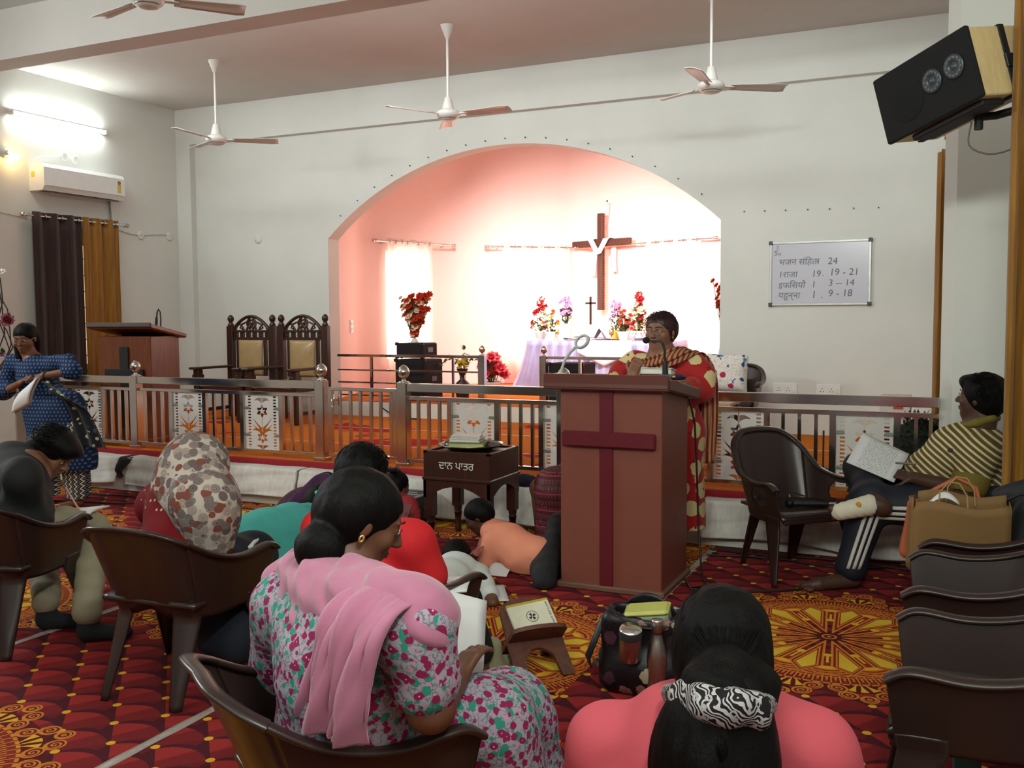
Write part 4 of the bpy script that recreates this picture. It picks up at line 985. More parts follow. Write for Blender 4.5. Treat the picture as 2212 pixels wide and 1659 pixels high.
# ------------------------------------------------------------------ carved chairs
TAN = M('tan_upholstery','a98d63',.28,var=.1,scale=9,bump=.1,bscale=20)
def carved_chair(label, loc):
    t = thing('carved_armchair',label,'chair',loc,'carved church chairs by the back wall')
    W=.315
    for s in (-1,1):
        p=MB().bbox(s*W-.045,s*W+.045,-.035,.035,0,1.10,.006).build('back_post',DKWOOD,t,True)
        MB().lathe((s*W,0,1.10),[(.035,0),(.04,.015),(.028,.03),(.022,.045),(.036,.065),(.041,.09),(.03,.115),(.015,.13),(0,.135)],16).build('finial',DKWOOD,p,True)
        MB().bbox(s*W-.04,s*W+.04,-.62,-.54,0,.60,.006).build('front_leg',DKWOOD,t,True)
        MB().bbox(s*W-.05,s*W+.05,-.63,-.53,.50,.54,.006).build('leg_collar',DKWOOD,t,True)
        MB().bbox(s*W-.055,s*W+.055,-.68,-.03,.60,.628,.008).build('armrest',DKWOOD,t,True)
        MB().bbox(s*W-.02,s*W+.02,-.56,-.03,.10,.14,.004).build('side_stretcher',DKWOOD,t,True)
        MB().bbox(s*W-.022,s*W+.022,-.56,-.03,.36,.44,.004).build('side_rail',DKWOOD,t,True)
        MB().bbox(s*.205-.02,s*.205+.02,-.02,.02,.50,.93,.004).build('pad_frame',DKWOOD,t,True)
    MB().bbox(-W,W,-.02,.02,.93,.965,.004).build('back_rail',DKWOOD,t,True); MB().bbox(-W,W,-.02,.02,1.02,1.05,.004).build('back_rail',DKWOOD,t,True)
    h=MB()
    for k in range(6): x=-.235+k*.094; h.bbox(x-.034,x+.034,-.016,.016,.96,1.025,.01)
    tag(h.build('pierced_band',DKWOOD,t,True),kind='stuff')
    a=[(-W+.04+ (2*W-.08)*i/24, -.005, 1.04+.175*math.sin(math.pi*i/24)**.8) for i in range(25)]
    MB().tube(a,.024,8,flat=.8).build('arched_cresting',DKWOOD,t,True)
    tr=MB()
    for k in range(4):
        an=k*math.pi/2; cx,cz=.026*math.sin(an),1.105+.034*math.cos(an)
        tr.tube([(cx+.030*math.cos(g),0,cz+.030*math.sin(g)) for g in [i*math.pi/6 for i in range(12)]],.013,6,closed=True)
    for s in (-1,1):
        tr.tube([(s*.075,0,1.04),(s*.055,0,1.09),(s*.07,0,1.14),(s*.02,0,1.20)],.014,6); tr.tube([(s*.09,0,1.14),(s*.15,0,1.115),(s*.17,0,1.075),(s*.14,0,1.06),(s*.125,0,1.085)],.011,6)
        tr.tube([(s*.11,0,1.05),(s*.16,0,1.12),(s*.2,0,1.11)],.010,6); tr.tube([(s*.24,0,1.05),(s*.215,0,1.09),(s*.27,0,1.085)],.012,6)
    tag(tr.build('tracery',DKWOOD,t,True),kind='stuff')
    MB().grid(lambda u,v:(-.185+.37*u,-.025-.045*(math.sin(math.pi*u)*math.sin(math.pi*v))**.5,.50+.43*v),14,14,thick=.03).build('back_cushion',TAN,t,True)
    MB().bbox(-W,W,-.58,0,.36,.42,.005).build('seat_frame',DKWOOD,t,True)
    MB().grid(lambda u,v:(-.29+.58*u,-.60+.58*v,.425+.06*(math.sin(math.pi*u)*math.sin(math.pi*v))**.4),16,14,thick=.03).build('seat_cushion',TAN,t,True)
    return t
carved_chair('carved dark wood armchair with tan back pad, left of the pair and nearer the lectern',(-7.70,9.20,STG))
carved_chair('carved dark wood armchair with tan back pad, right of the pair and nearer the arch',(-6.94,9.20,STG))
# ------------------------------------------------------------------ wooden lectern on the stage
LW_ = wood('reddish_lectern_wood','5e2d17','7a4022',.35)
t = thing('lectern','reddish wooden lectern with black cross behind the left railing','lectern',(-7.23,7.0,STG),rz=R(14))
def P_(x0,x1,y0,y1,z0,z1,nm,m=LW_,b=.006): return MB().bbox(x0,x1,y0,y1,z0,z1,b).build(nm,m,t,True)
P_(-.275,.275,-.27,.24,.02,1.02,'body'); P_(-.31,.31,-.30,.28,0,.05,'plinth')
tp=MB(Matrix.Translation((0,0,1.02)) @ Matrix.Rotation(R(-9),4,'X')); tp.bbox(-.34,.33,-.36,.30,.02,.065,.012); tp.build('slanted_top',LW_,t,True)
MB(Matrix.Translation((0,0,1.02)) @ Matrix.Rotation(R(-9),4,'X')).bbox(-.34,.33,-.37,-.35,.03,.075,.006).build('top_lip',DKWOOD,t,True)
BC=M('black_cross_paint','1c1a19',.45); P_(-.045,.045,-.29,-.268,.15,.92,'cross_upright',BC,.004); P_(-.20,.20,-.295,-.268,.63,.71,'cross_arm',BC,.004)
mt=thing('gooseneck_microphone','black gooseneck microphone on top of the wooden lectern','microphone',(-7.10,7.12,1.445))
b=Vector((-7.10,7.12,1.42)); MB().lathe(b,[(.05,0),(.05,.015),(.02,.022)],14).build('base',BLACKP,mt)
MB().tube([b+Vector(p) for p in ((.02,0,.02),(.025,0,.10),(.02,0,.17),(-.0,0,.20),(-.02,0,.17),(-.03,0,.10))],.007,8).build('gooseneck',BLACKP,mt)
MB().tube([b+Vector(p) for p in ((-.03,0,.12),(-.034,0,.07),(-.038,0,.02))],[.012,.014,.009],8).build('mic_capsule',BLACKP,mt)
# ------------------------------------------------------------------ moulded plastic chairs
CHM = M('brown_moulded_plastic', '2e1f1c', .33, var=.10, scale=7, bump=.03, bscale=120)
def cr_(P, t):                                   # smooth curve through points
    n = len(P)-1; i = min(int(t*n), n-1); f = t*n-i
    a, b, c, d = P[max(i-1,0)], P[i], P[i+1], P[min(i+2,n)]
    return [.5*((2*b[k])+(c[k]-a[k])*f+(2*a[k]-5*b[k]+4*c[k]-d[k])*f*f+(3*b[k]-a[k]-3*c[k]+d[k])*f**3) for k in range(len(a))]
HALF = [(.285,.46,.535),(.29,.40,.565),(.287,.27,.555),(.283,.17,.565),(.27,.08,.60),(.225,.0,.665),(.155,-.035,.70),(.08,-.046,.71),(0,-.048,.712)]
def chair_protos(high=0.0, hole=False, quilt=False):
    H = [(x, y, z+(high*max(0,(z-.60)/.112))) for x, y, z in HALF]
    U = H+[(-x,y,z) for x,y,z in H[:-1][::-1]]
    def shell(s, v):                             # s along the U from right arm front to left arm front, v from lip to seat
        x, y, z = cr_(U, s); zb = .335+.03*max(0,1-abs(s-.5)/.08); k = v; back = max(0, min(1, (.20-y)/.24))
        zz = z+(zb-z)*k; sh = 1-.14*k
        lean = (zz-zb)/.32*.075*back
        return Vector((x*sh, (y-.2)*(1-.10*k)+.2-lean+.045*back*k, zz))
    return U, shell
def make_chair(label, group, high=0.0, hole=False, quilt=False):
    U, shell = chair_protos(high)
    t = thing('plastic_armchair', label, 'chair', (0,0,0), group)
    def piece(nm, s0, s1, nu, nv=8, hl=False):
        mb = MB(); g = MB().grid(lambda u,v: shell(s0+(s1-s0)*u, v), nu, nv, thick=.007)
        if hl:
            m = MB(); nu_, nv_ = nu, nv; fs = []
            for f in g.f:
                c = sum((g.v[i] for i in f), Vector())/len(f)
                if not (((c.y-.27)/.085)**2+((c.z-.475)/.055)**2 < 1): fs.append(f)
            g.f = fs; g.sm = [True]*len(fs)
        o = g.build(nm, CHM, t, True)
        lip = [shell(s0+(s1-s0)*i/nu, 0) for i in range(nu+1)]
        MB().tube(lip, .025, 10, flat=.45).build('rolled_edge', CHM, o, True)
        return o
    bk = piece('backrest', .30, .70, 40, 10)
    for a, b in ((0,.30),(.70,1)): piece('armrest', a, b, 34, 14, hole)
    MB().grid(lambda u,v: ((-.225+.45*u)*(1+.06*v), .0+.46*v, .405-.022*math.sin(math.pi*u)*math.sin(math.pi*min(1,v*1.1))-(.03*max(0,v-.88)/.12)), 16, 16, thick=.018).build('seat', CHM, t, True)
    MB().bbox(-.225,.225,.43,.455,.34,.395,.006).build('seat_front_rail', CHM, t, True)
    def leg(sa, sb, bx, by, w):
        sm = (sa+sb)/2
        n_ = None
        def fn(u, v):
            tg = shell(sm+.01,.9)-shell(sm-.01,.9); tg.z = 0; tg.normalize(); n = Vector((tg.y,-tg.x,0)); f = (u-.5)*w; s = sa+(sb-sa)*u
            if v < .3: return shell(s, .80+.20*v/.3)-n*.0005
            k = (v-.3)/.7; top = shell(s, 1.0)-n*.0005; bot = Vector((bx,by,0))+tg*f
            return top.lerp(bot, k)-n*(.012*math.cos(math.pi*(u-.5))*min(1,k*1.3)**2)
        MB().grid(fn, 8, 20, thick=.010).build('leg', CHM, t, True)
    leg(.008,.105,.295,.465,.05); leg(.895,.992,-.295,.465,.05)
    leg(.295,.405,.175,-.06,.05); leg(.595,.705,-.175,-.06,.05)
    if quilt:
        ql = MB()
        for k in range(-3,4):
            for sg in (-1,1):
                pts = []
                for i in range(13):
                    w = i/12; s = .5+sg*(w-.5)*.16+k*.045; 
                    if .36 < s < .64: pts.append(shell(s, .12+.68*w)+Vector((0,.003,0)))
                if len(pts) > 1: ql.tube(pts, .0035, 5)
        for sg in (.345,.655):
            for j in range(7): ql.tube([shell(sg-.02, .15+.1*j)+Vector((0,.003,0)), shell(sg+.02, .15+.1*j)+Vector((0,.003,0))], .0035, 5)
        ql.tube([shell(.34+.32*i/20,.10)+Vector((0,.003,0)) for i in range(21)], .0035, 5)
        tag(ql.build('quilt_ridges', M('chair_ridge','4a3833',.35), t, True), kind='stuff')
    return t
G1 = 'brown plastic armchairs of the listeners'
ch = make_chair('brown plastic armchair nearest the camera, under the woman with the pink shawl', G1)
ch.location = (-1.475,1.75,0); ch.rotation_euler.z = R(-34); ch.scale = (.98,)*3
dup(ch, (-2.87,2.77,0), R(4), 'brown plastic armchair seen from behind, under the woman with the floral head scarf', G1, 1.0)
dup(ch, (-3.98,2.84,0), R(19), 'brown plastic armchair at the left edge, under the boy in black', G1, 1.0)
dup(ch, (-1.985,2.95,0), R(-8), 'brown plastic armchair in the middle, under the listener in the red shirt', G1, .91)
G2 = 'brown plastic armchairs along the right wall'
dup(ch, (.34,5.80,0), R(90), 'brown plastic armchair under the man in the striped shirt', G2, 1.0)
dup(ch, (.34,4.62,0), R(90), 'brown plastic armchair by the right wall holding the paper bag', G2, 1.0)
dup(ch, (.31,3.83,0), R(90), 'empty brown plastic armchair by the right wall, next in front of the one with bags', G2, 1.0)
dup(ch, (.31,2.98,0), R(90), 'empty brown plastic armchair by the right wall, nearest to the camera', G2, 1.0)
dup(ch, tuple(at(1590,800,9.3)[:2])+(STG,), R(180), 'brown plastic armchair on the stage holding a butterfly cushion', 'stage plastic chairs', 1.0)
dup(ch, tuple(at(1450,800,9.2)[:2])+(STG,), R(180), 'brown plastic armchair on the stage, hidden behind the speaking woman', 'stage plastic chairs', 1.0)
q = make_chair('brown quilted plastic armchair facing the camera, empty but for a bandaged foot and a microphone', None, .10, True, True)
q.location = (-.99,5.93,0); q.rotation_euler.z = R(-137)
# cushion
CUSH = NT('butterfly_cushion'); v = CUSH.coord(); vo = CUSH.voro(v,13,'F1','Distance'); vc = CUSH.voro(v,13,'F1','Color'); nz = CUSH.noise(v,40,2)
_h = CUSH.n('ShaderNodeSeparateColor'); CUSH.t.links.new(vc,_h.inputs[0])
pal = CUSH.ramp(_h.outputs[0],[(0,hexc('2c4a8c')),(.3,hexc('3f8f95')),(.55,hexc('b02a50')),(.8,hexc('2b3a6a'))],'CONSTANT')
CUSH.base(CUSH.mix((E_(CUSH,vo)+ (E_(CUSH,nz)-.5)*.5).lt(.34)*E_(CUSH,_h.outputs[1]).gt(.30), CUSH.mix(E_(CUSH,CUSH.noise(CUSH.coord(scale=(3,3,9)),6,2,.5,2)).near(.5,.012), hexc('e6dfd6'), hexc('59443f')), pal)); CUSH.set(.8,0,.2)
p = at(1572,815,9.13); cu = thing('cushion','white cushion printed with coloured butterflies on the stage chair','cushion',(p[0],9.13,.76))
Mx = Matrix.Translation((p[0],9.10,.98)) @ Matrix.Rotation(R(-14),4,'X')
def cus(u,v,s):
    a=(u-.5)*2; b=(v-.5)*2; th=.075*((1-a**4)*(1-b**4))**.5; k=1-.05*(1-abs(a))*0
    return Mx @ Vector((a*.20*(1-.06*(1-b*b)),s*th,b*.19*(1-.06*(1-a*a))))
MB().grid(lambda u,v:cus(u,v,-1),18,18).grid(lambda u,v:cus(1-u,v,1),18,18).build('cover',CUSH.m,cu)

# ------------------------------------------------------------------ podium
POD = M('brick_pink_laminate','7a4236',.45,var=.05,scale=5); PODT = M('brown_laminate_top','5c2f27',.4,var=.06,scale=6)
t = thing('podium','tall brick-pink podium with a dark maroon cross in the middle of the hall','podium',(-1.69,5.2,0))
px0,px1,py0,py1 = -1.985,-1.405,4.935,5.47
MB().bbox(px0,px1,py0,py1,.03,1.13,.005).build('body',POD,t); MB().bbox(px0-.02,px1+.02,py0-.02,py1+.02,0,.035,.008).build('plinth',M('worn_plinth','6b4a3a',.6),t)
tm = MB(Matrix.Translation((0,py0-.03,1.185)) @ Matrix.Rotation(R(-8),4,'X'))
tm.bbox(px0-.08,px1+.05,-.02,.66,-.065,0,.008); tm.build('slanted_top',PODT,t)
MB().bbox(px0-.08,px1+.05,py0-.055,py0-.03,1.115,1.20,.006).build('top_edge',PODT,t)
cx0,cx1 = at(1296,1000,py0)[0],at(1325,1000,py0)[0]
MB().bbox(cx0,cx1,py0-.012,py0+.003,.035,1.115,.004).build('cross_upright',MAROON,t)
a = at(1213,945,py0-.03)
MB().bbox(a[0],at(1415,950,py0-.03)[0],py0-.036,py0-.004,a[2]-.045,a[2]+.04,.008).build('cross_arm',MAROON,t)
# lamp, microphone, books on the podium
LG = M('pale_grey_plastic','b9bcba',.4); 
b = at(1210,822,5.05); b = (b[0],5.05,1.17); t = thing('desk_lamp','pale grey gooseneck ring lamp on the left of the podium','lamp',b)
MB().bbox(b[0]-.03,b[0]+.03,b[1]-.03,b[1]+.03,1.168,1.195,.005).build('clip_base',LG,t)
ln = [at(x,y,5.05) for x,y in ((1209,818),(1214,795),(1221,776),(1231,762),(1242,751))]
MB().tube(ln,[.010,.008,.008,.008,.009],10).build('gooseneck',LG,t)
hc = at(1257,738,5.05); e1 = (Vector(at(1272,727,5.05))-Vector(at(1242,750,5.05))).normalized(); e2 = Vector((.35,-.75,.45)); e2 = (e2-e1*e2.dot(e1)).normalized(); e3 = e1.cross(e2)
rg = [Vector(hc)+e1*.042*math.cos(k*math.pi/12)+ (e3*.030)*math.sin(k*math.pi/12) for k in range(24)]
MB().tube(rg,.013,8,closed=True,flat=.6).build('ring_head',LG,t)
b = Vector(at(1437,815,5.03)); t = thing('gooseneck_microphone','black gooseneck microphone curving in front of the speaking woman','microphone',(b.x,b.y,1.18))
MB().bbox(b.x-.035,b.x+.035,b.y-.03,b.y+.05,1.172,1.20,.006).build('base',M('grey_metal','6b6b70',.4,.5),t)
mp = [at(x,y,5.03) for x,y in ((1437,822),(1437,806),(1436,780))]; MB().tube(mp,[.012,.016,.013],10).build('handle',BLACKP,t)
mp = [at(x,y,5.03-.03*i/6) for i,(x,y) in enumerate(((1436,782),(1436,758),(1432,742),(1425,736),(1415,737),(1405,737)))]; MB().tube(mp,.0065,8).build('gooseneck',BLACKP,t)
hc = at(1396,735,4.99); MB().ball(hc,(.020,.020,.018),14,10).build('foam_windscreen',M('black_foam','101012',.95,bump=.3,bscale=300),t)
def book(name,label,c,size,rz,cover,tilt=(0,0),group=None,page=None):
    t = thing(name,label,'book',c,group); Mx = Matrix.Translation(Vector(c)) @ Euler((tilt[0],tilt[1],rz)).to_matrix().to_4x4(); x,y,z = (k/2 for k in size[:2])if 0 else (size[0]/2,size[1]/2,size[2])
    MB(Mx).bbox(-x,x,-y,y,0,.006,.001).build('back_cover',cover,t); MB(Mx).bbox(-x,x,-y,y,z-.006,z,.001).build('front_cover',cover,t)
    MB(Mx).bbox(-x+.004,x-.006,-y+.006,y-.006,.006,z-.006,.001).build('pages',page or M('paper_cream','dcd6c2',.8,var=.06,scale=90),t); MB(Mx).box(-x,-x+.005,-y,y,.003,z-.003).build('spine',cover,t)
    return t
book('book','white closed book on a red one on the podium',(at(1418,818,5.06)[0],5.10,1.192),(.17,.12,.035),R(3),M('white_cover','c9ccd0',.4),(R(-8),0))
book('book','thin red book under the white book on the podium',(at(1418,818,5.06)[0]+.01,5.11,1.17),(.2,.14,.02),R(0),M('red_cover','7a1f22',.4),(R(-8),0))
t=thing('eyeglass_case','folded dark blue cloth case on the right of the podium','case',(at(1450,818,5.1)[0],5.12,1.165)); p=t.location
MB(Matrix.Translation(p) @ Matrix.Rotation(R(-8),4,'X')).bbox(-.045,.07,-.04,.05,.004,.03,.012).build('case_body',M('dark_blue_cloth','1e2c52',.8),t)
tag(MB().tube([(-1.46,5.22,1.14),(-1.40,5.28,1.10),(-1.36,5.34,1.04),(-1.345,5.40,.9),(-1.335,5.42,.6),(-1.33,5.44,.3),(-1.30,5.40,.05),(-1.24,5.25,.008),(-1.30,5.16,.008),(-1.5,5.6,.008)],.006,6).build('cable',BLACKP),'black microphone cable hanging down the right side of the podium','cable')

# ------------------------------------------------------------------ donation table
TW = wood('brown_table_wood','331a12','43231a',.35)
fl_ = on_floor(932,1173); fr_ = at(1062,1100,fl_[1]); bx0_,bx1_ = fl_[0]-.04,at(1062,1000,fl_[1])[0]; by0_ = fl_[1]-.03; by1_ = by0_+.46
zt = at(990,977,by0_)[2]; zl = at(990,1037,by0_)[2]; za = at(990,1062,by0_)[2]
t = thing('donation_table','dark wooden donation table lettered in white in front of the step','table',((bx0_+bx1_)/2,(by0_+by1_)/2,0))
MB().bbox(bx0_,bx1_,by0_,by1_,zl,zt-.012,.005).build('box',TW,t)
rim = MB()
for a in ((bx0_,bx1_,by0_,by0_+.03),(bx0_,bx1_,by1_-.03,by1_),(bx0_,bx0_+.03,by0_,by1_),(bx1_-.03,bx1_,by0_,by1_)): rim.bbox(*a,zt-.02,zt,.004)
rim.build('raised_rim',TW,t)
MB().bbox(bx0_-.008,bx1_+.008,by0_-.008,by1_+.008,zl-.014,zl+.008,.005).build('moulding',TW,t)
def apron(w):                                   # scalloped lower edge
    pts=[(0,0),(w,0)]; N_=20
    for i in range(N_+1):
        u=1-i/N_; e=abs(u-.5)*2; d=.105-.055*max(0,1-(e/.72)**2)-.0*e
        if e>.86: d=.13
        pts.append((u*w,-d))
    return pts
for o_,ex,dep in (((bx0_,by0_,zl),(1,0,0),(0,.02,0)),((bx0_,by1_,zl),(1,0,0),(0,-.02,0))): MB().prism(apron(bx1_-bx0_),o_,ex,(0,0,1),dep).build('apron',TW,t)
for o_,dep in (((bx0_,by0_,zl),(.02,0,0)),((bx1_,by0_,zl),(-.02,0,0))): MB().prism(apron(by1_-by0_),o_,(0,1,0),(0,0,1),dep).build('apron',TW,t)
for x in (bx0_+.035,bx1_-.035):
    for y in (by0_+.035,by1_-.035):
        l=MB().bbox(x-.033,x+.033,y-.033,y+.033,zl-.26,zl,.004); h=zl-.26
        l.lathe((x,y,0),[(.018,0),(.024,.01),(.022,.05),(.017,.07),(.022,.09),(.028,h*.8),(.03,h-.05),(.024,h-.035),(.03,h-.015),(.03,h)],14); l.build('leg',TW,t)
WLET = M('white_lettering','d8d4ce',.6)
font_mesh('lettering','ਦਾਨ ਪਾਤਰ',.070,WLET,t,(at(948,1010,by0_)[0]-t.location.x,by0_-.0025-t.location.y,at(948,1012,by0_)[2]-.0),ext=.0012)
b=Vector(((bx0_+bx1_)/2-.01,by0_+.24,zt-.01)); pl_=thing('metal_tray','round dark steel tray on the donation table','tray',b)
MB().lathe(b,[(0,.002),(.15,.004),(.205,.028),(.222,.034),(.222,.040),(.20,.036),(.145,.012),(0,.010)],32).build('dish',M('dark_steel_tray',(.30,.29,.29),.25,1.0),pl_)
book('book','thick green-edged book lying in the steel tray',(b.x-.01,b.y-.01,b.z+.013),(.25,.19,.042),R(14),M('olive_cover','77793f',.5),(0,0),None,M('greenish_pages','b9b77e',.8))
book('book','white booklet on top of the thick book in the tray',(b.x-.02,b.y-.01,b.z+.056),(.21,.16,.024),R(10),M('white_cover','c9ccd0',.4))
book('book','second white booklet, topmost in the tray on the donation table',(b.x-.03,b.y+.0,b.z+.081),(.20,.15,.016),R(18),M('cream_cover','d8cfc6',.4))
book('book','black folded booklet at the left rim of the tray',(b.x-.135,b.y-.0,b.z+.022),(.06,.2,.03),R(8),BLACKP,(0,R(12)))
book('book','small black phone book at the right rim of the tray',(b.x+.14,b.y+.02,b.z+.026),(.08,.16,.014),R(60),BLACKP,(0,R(-8)))
# things on the step cloth by the podium
p=at(1140,1028,6.3); t=thing('cap','dark navy cloth cap lying on the white step cloth','cap',(p[0],6.28,.30))
s_=SDF(.008); s_.ell((p[0]-.01,6.29,.335),(.10,.07,.045),None,.02); s_.cone((p[0]-.03,6.28,.33),(p[0]+.13,6.28,.312),.05,.012,.03); s_.plane((0,0,.306),(0,0,-1)); s_.build('cap_body',M('navy_cloth','141228',.9,bump=.2,bscale=200),t)
p=at(1167,1018,6.3); t=thing('tambourine','small silver tambourine ring beside the navy cap','tambourine',(p[0]+.03,6.33,.306))
MB().lathe((p[0]+.05,6.34,.306),[(.062,0),(.066,.002),(.066,.036),(.062,.038)],24).build('ring',STEEL,t)
for k in range(8):
    a=k*math.pi/4; MB().cyl((p[0]+.05+.066*math.cos(a),6.34+.066*math.sin(a),.325),(p[0]+.05+.070*math.cos(a),6.34+.070*math.sin(a),.325),.012,n=10).build('jingle',M('brass_jingle',(.6,.5,.3),.3,1),t)
# amplifier box left of the table
p=on_floor(902,1141); t=thing('amplifier_box','black flight-case amplifier with white edges beside the donation table','amplifier',(p[0],p[1]+.12,0))
ax_=p[0]-.07; ay_=p[1]-.12; AMP=M('black_case','161617',.5)
MB().bbox(ax_-.24,ax_+.07,ay_,ay_+.36,0,.225,.006).build('case',AMP,t)
EDG=M('aluminium_edge',(.5,.5,.5),.4,.8)
for x in (ax_-.24,ax_+.07):
    for y in (ay_,ay_+.36): MB().box(x-.007,x+.007,y-.007,y+.007,0,.23).build('edge_strip',EDG,t)
for y in (ay_,ay_+.36): MB().box(ax_-.24,ax_+.07,y-.007,y+.007,.222,.232).build('edge_strip',EDG,t)
for x in (ax_-.24,ax_+.07): MB().box(x-.007,x+.007,ay_,ay_+.36,.222,.232).build('edge_strip',EDG,t)
for k in range(4):
    MB().box(ax_-.21,ax_+.03-.05*(k%2),ay_+.06+k*.07,ay_+.075+k*.07,.2245,.227).build('print_line',M('pale_print','b9bab8',.6),t)
    for j in range(2): MB().cyl((ax_+.0705,ay_+.06+k*.075,.07+j*.06),(ax_+.082,ay_+.06+k*.075,.07+j*.06),.012,n=10).build('knob',M('grey_metal','6b6b70',.4,.5),t)
# patterned cloth bag under the table
FLB=NT('dark_floral_cloth'); v=FLB.coord(); vo=FLB.voro(v,26,'SMOOTH_F1','Distance'); FLB.base(FLB.ramp(E_(FLB,vo)+(E_(FLB,FLB.noise(v,50,3))-.5)*.4,[(.12,hexc('b9a08c')),(.28,hexc('6b3548')),(.38,hexc('1c1418'))])); FLB.set(.8,0,.2); FLB=FLB.m
p=on_floor(1112,1140); t=thing('cloth_bag','crumpled dark floral cloth bag on the floor beneath the donation table','bag',(p[0],p[1]+.1,0))
s_=SDF(.010); s_.ell((p[0]-.05,p[1]+.12,.075),(.17,.10,.08),None,.04); s_.ell((p[0]+.14,p[1]+.12,.05),(.13,.08,.055),None,.05); s_.ell((p[0]+.28,p[1]+.1,.03),(.12,.07,.035),None,.05); s_.plane((0,0,.004),(0,0,-1)); s_.disp=waves(.010,34,((1,.3,.6),(-.4,1,.8),(.5,-.6,1))); s_.build('bag_body',FLB,t)
# ------------------------------------------------------------------ book stand and book
RW = wood('old_reddish_wood','4a261c','6a3c2c',.55)
c0 = Vector((-1.62,3.72,0)); t = thing('book_stand','folding wooden book stand with pierced board on the yellow carpet medallion','book stand',c0)
Mb = Matrix.Translation(c0) @ Matrix.Rotation(R(44),4,'Z')
def plank(nm, rx, up, dn, holes):
    Mp = Mb @ Matrix.Translation((0,0,.125)) @ Matrix.Rotation(rx,4,'X')   # local y runs up the board
    w=.125
    top=[(-w,0),(w,0),(w*.98,up*.45)]+[(w*math.cos(a)*.98,up*.72+up*.30*math.sin(a)) for a in [i*math.pi/10 for i in range(11)]]+[(-w*.98,up*.45)]
    mb=MB(Mp); mb.prism(top,(0,0,-.009),(1,0,0),(0,1,0),(0,0,.018)); mb.build('board',RW,t)
    for s in (-1,1):
        leg=[(s*w,0),(s*w*1.05,-dn),(s*w*.62,-dn),(s*w*.50,-dn*.45),(s*w*.2,-dn*.28),(0,-dn*.25),(0,0)]
        MB(Mp).prism(leg if s>0 else leg[::-1],(0,0,-.009),(1,0,0),(0,1,0),(0,0,.018)).build('leg',RW,t)
    if holes:
        for s in (-1,1): MB(Mp).prism([(s*.02,up*.86),(s*.05,up*.80),(s*.085,up*.72),(s*.06,up*.85)],(0,0,.0095),(1,0,0),(0,1,0),(0,0,.001)).build('carved_slot',M('dark_hole','160c09',.9),t)
plank('board', R(42), .20, .185, True)
plank('board', R(180-42), .13, .185, False)
bk_ = thing('book','white paperback with a round emblem and yellow edge on the book stand','book',c0+Vector((0,0,.2)))
Mk = Mb @ Matrix.Translation((0,0,.125)) @ Matrix.Rotation(R(42),4,'X') @ Matrix.Translation((.01,.095,.012)) @ Matrix.Rotation(R(6),4,'Z')
MB(Mk).bbox(-.098,.098,-.07,.07,0,.016,.002).build('pages',M('paper_cream','dcd6c2',.8,var=.06,scale=90),bk_)
MB(Mk).bbox(-.099,.099,-.071,.071,.016,.018,.0005).build('front_cover',M('ivory_cover','d6d2bc',.4),bk_)
MB(Mk).box(-.099,.099,.062,.073,.0,.0185).build('yellow_edge',M('yellow_tape','b89a2c',.5),bk_)
def flat(o, M4): o.matrix_local = Matrix.Translation(-bk_.location) @ M4
INKD = M('dark_print','33343a',.6)
rn = MB().tube([(.0+.026*math.cos(k*math.pi/14),-.002+.026*math.sin(k*math.pi/14),.0185) for k in range(28)],.0012,4,closed=True)
for k in range(4): 
    a=k*math.pi/2+.5; rn.prism([(.003,-.003),(.017,-.007),(.017,.007),(.003,.003)],(0,-.002,.0182),(math.cos(a),math.sin(a),0),(-math.sin(a),math.cos(a),0),(0,0,.0006))
o=rn.build('round_emblem',INKD,bk_,True); flat(o,Mk); tag(o,kind='stuff')
o=font_mesh('lettering','SAINTS AND HYMNS',.013,INKD,bk_,(0,0,0),(0,0,0),.0004); flat(o, Mk @ Matrix.Translation((.080,.058,.0186)) @ Matrix.Rotation(R(-90),4,'Z'))
# ------------------------------------------------------------------ bag, bottle, flask, lunch box
FB2=NT('black_floral_bag'); v=FB2.coord(); vo=E_(FB2,FB2.voro(v,13,'F1','Distance')); vc=FB2.n('ShaderNodeSeparateColor'); FB2.t.links.new(FB2.voro(v,13,'F1','Color'),vc.inputs[0]); nz=E_(FB2,FB2.noise(v,35,3))
pal=FB2.ramp(vc.outputs[0],[(0,hexc('a89c7c')),(.22,hexc('966a60')),(.42,hexc('4a2838')),(.6,hexc('b0a488')),(.72,hexc('2c2028'))],'CONSTANT')
FB2.base(FB2.mix((vo+(nz-.5)*.45).gt(.40),FB2.mix(.25,pal,hexc('1d1318')),hexc('120c12'))); FB2.set(.45,0,.4); FB2.bump(FB2.noise(v,18,2),.4,.01); FB2=FB2.m
c=on_floor(1374,1508); c=Vector((c[0],c[1]+.09,0)); t=thing('tote_bag','black floral tote bag with side pockets standing on the carpet','bag',c)
s_=SDF(.009); s_.box(c+Vector((0,0,.17)),(.165,.085,.17),(0,0,R(8)),.05,.02); s_.ell(c+Vector((0,0,.10)),(.19,.115,.11),None,.05)
s_.box(c+Vector((0.01,-.01,.33)),(.125,.055,.06),(0,0,R(8)),.03,.02,True); s_.plane((0,0,.003),(0,0,-1)); s_.disp=waves(.006,24,((1,.2,.5),(-.3,1,.7))); s_.build('bag_body',FB2,t)
MB().tube([c+Vector(p) for p in ((-.15,-.05,.30),(-.17,-.09,.22),(-.20,-.10,.14),(-.19,-.09,.10),(-.165,-.08,.13))],.018,6,flat=.3).build('strap',BLACKP,t)
MB().tube([c+Vector(p) for p in ((-.14,-.03,.335),(-.08,-.085,.325),(0,-.09,.29),(.09,-.085,.29),(.15,-.03,.31),(.19,-.0,.22))],.014,6,flat=.3).build('strap',BLACKP,t)
MB().grid(lambda u,v:c+Vector((-.1+.2*u,.075,.33+.05*math.sin(math.pi*u)*v)),10,3,thick=.006).build('back_flap',FB2,t)
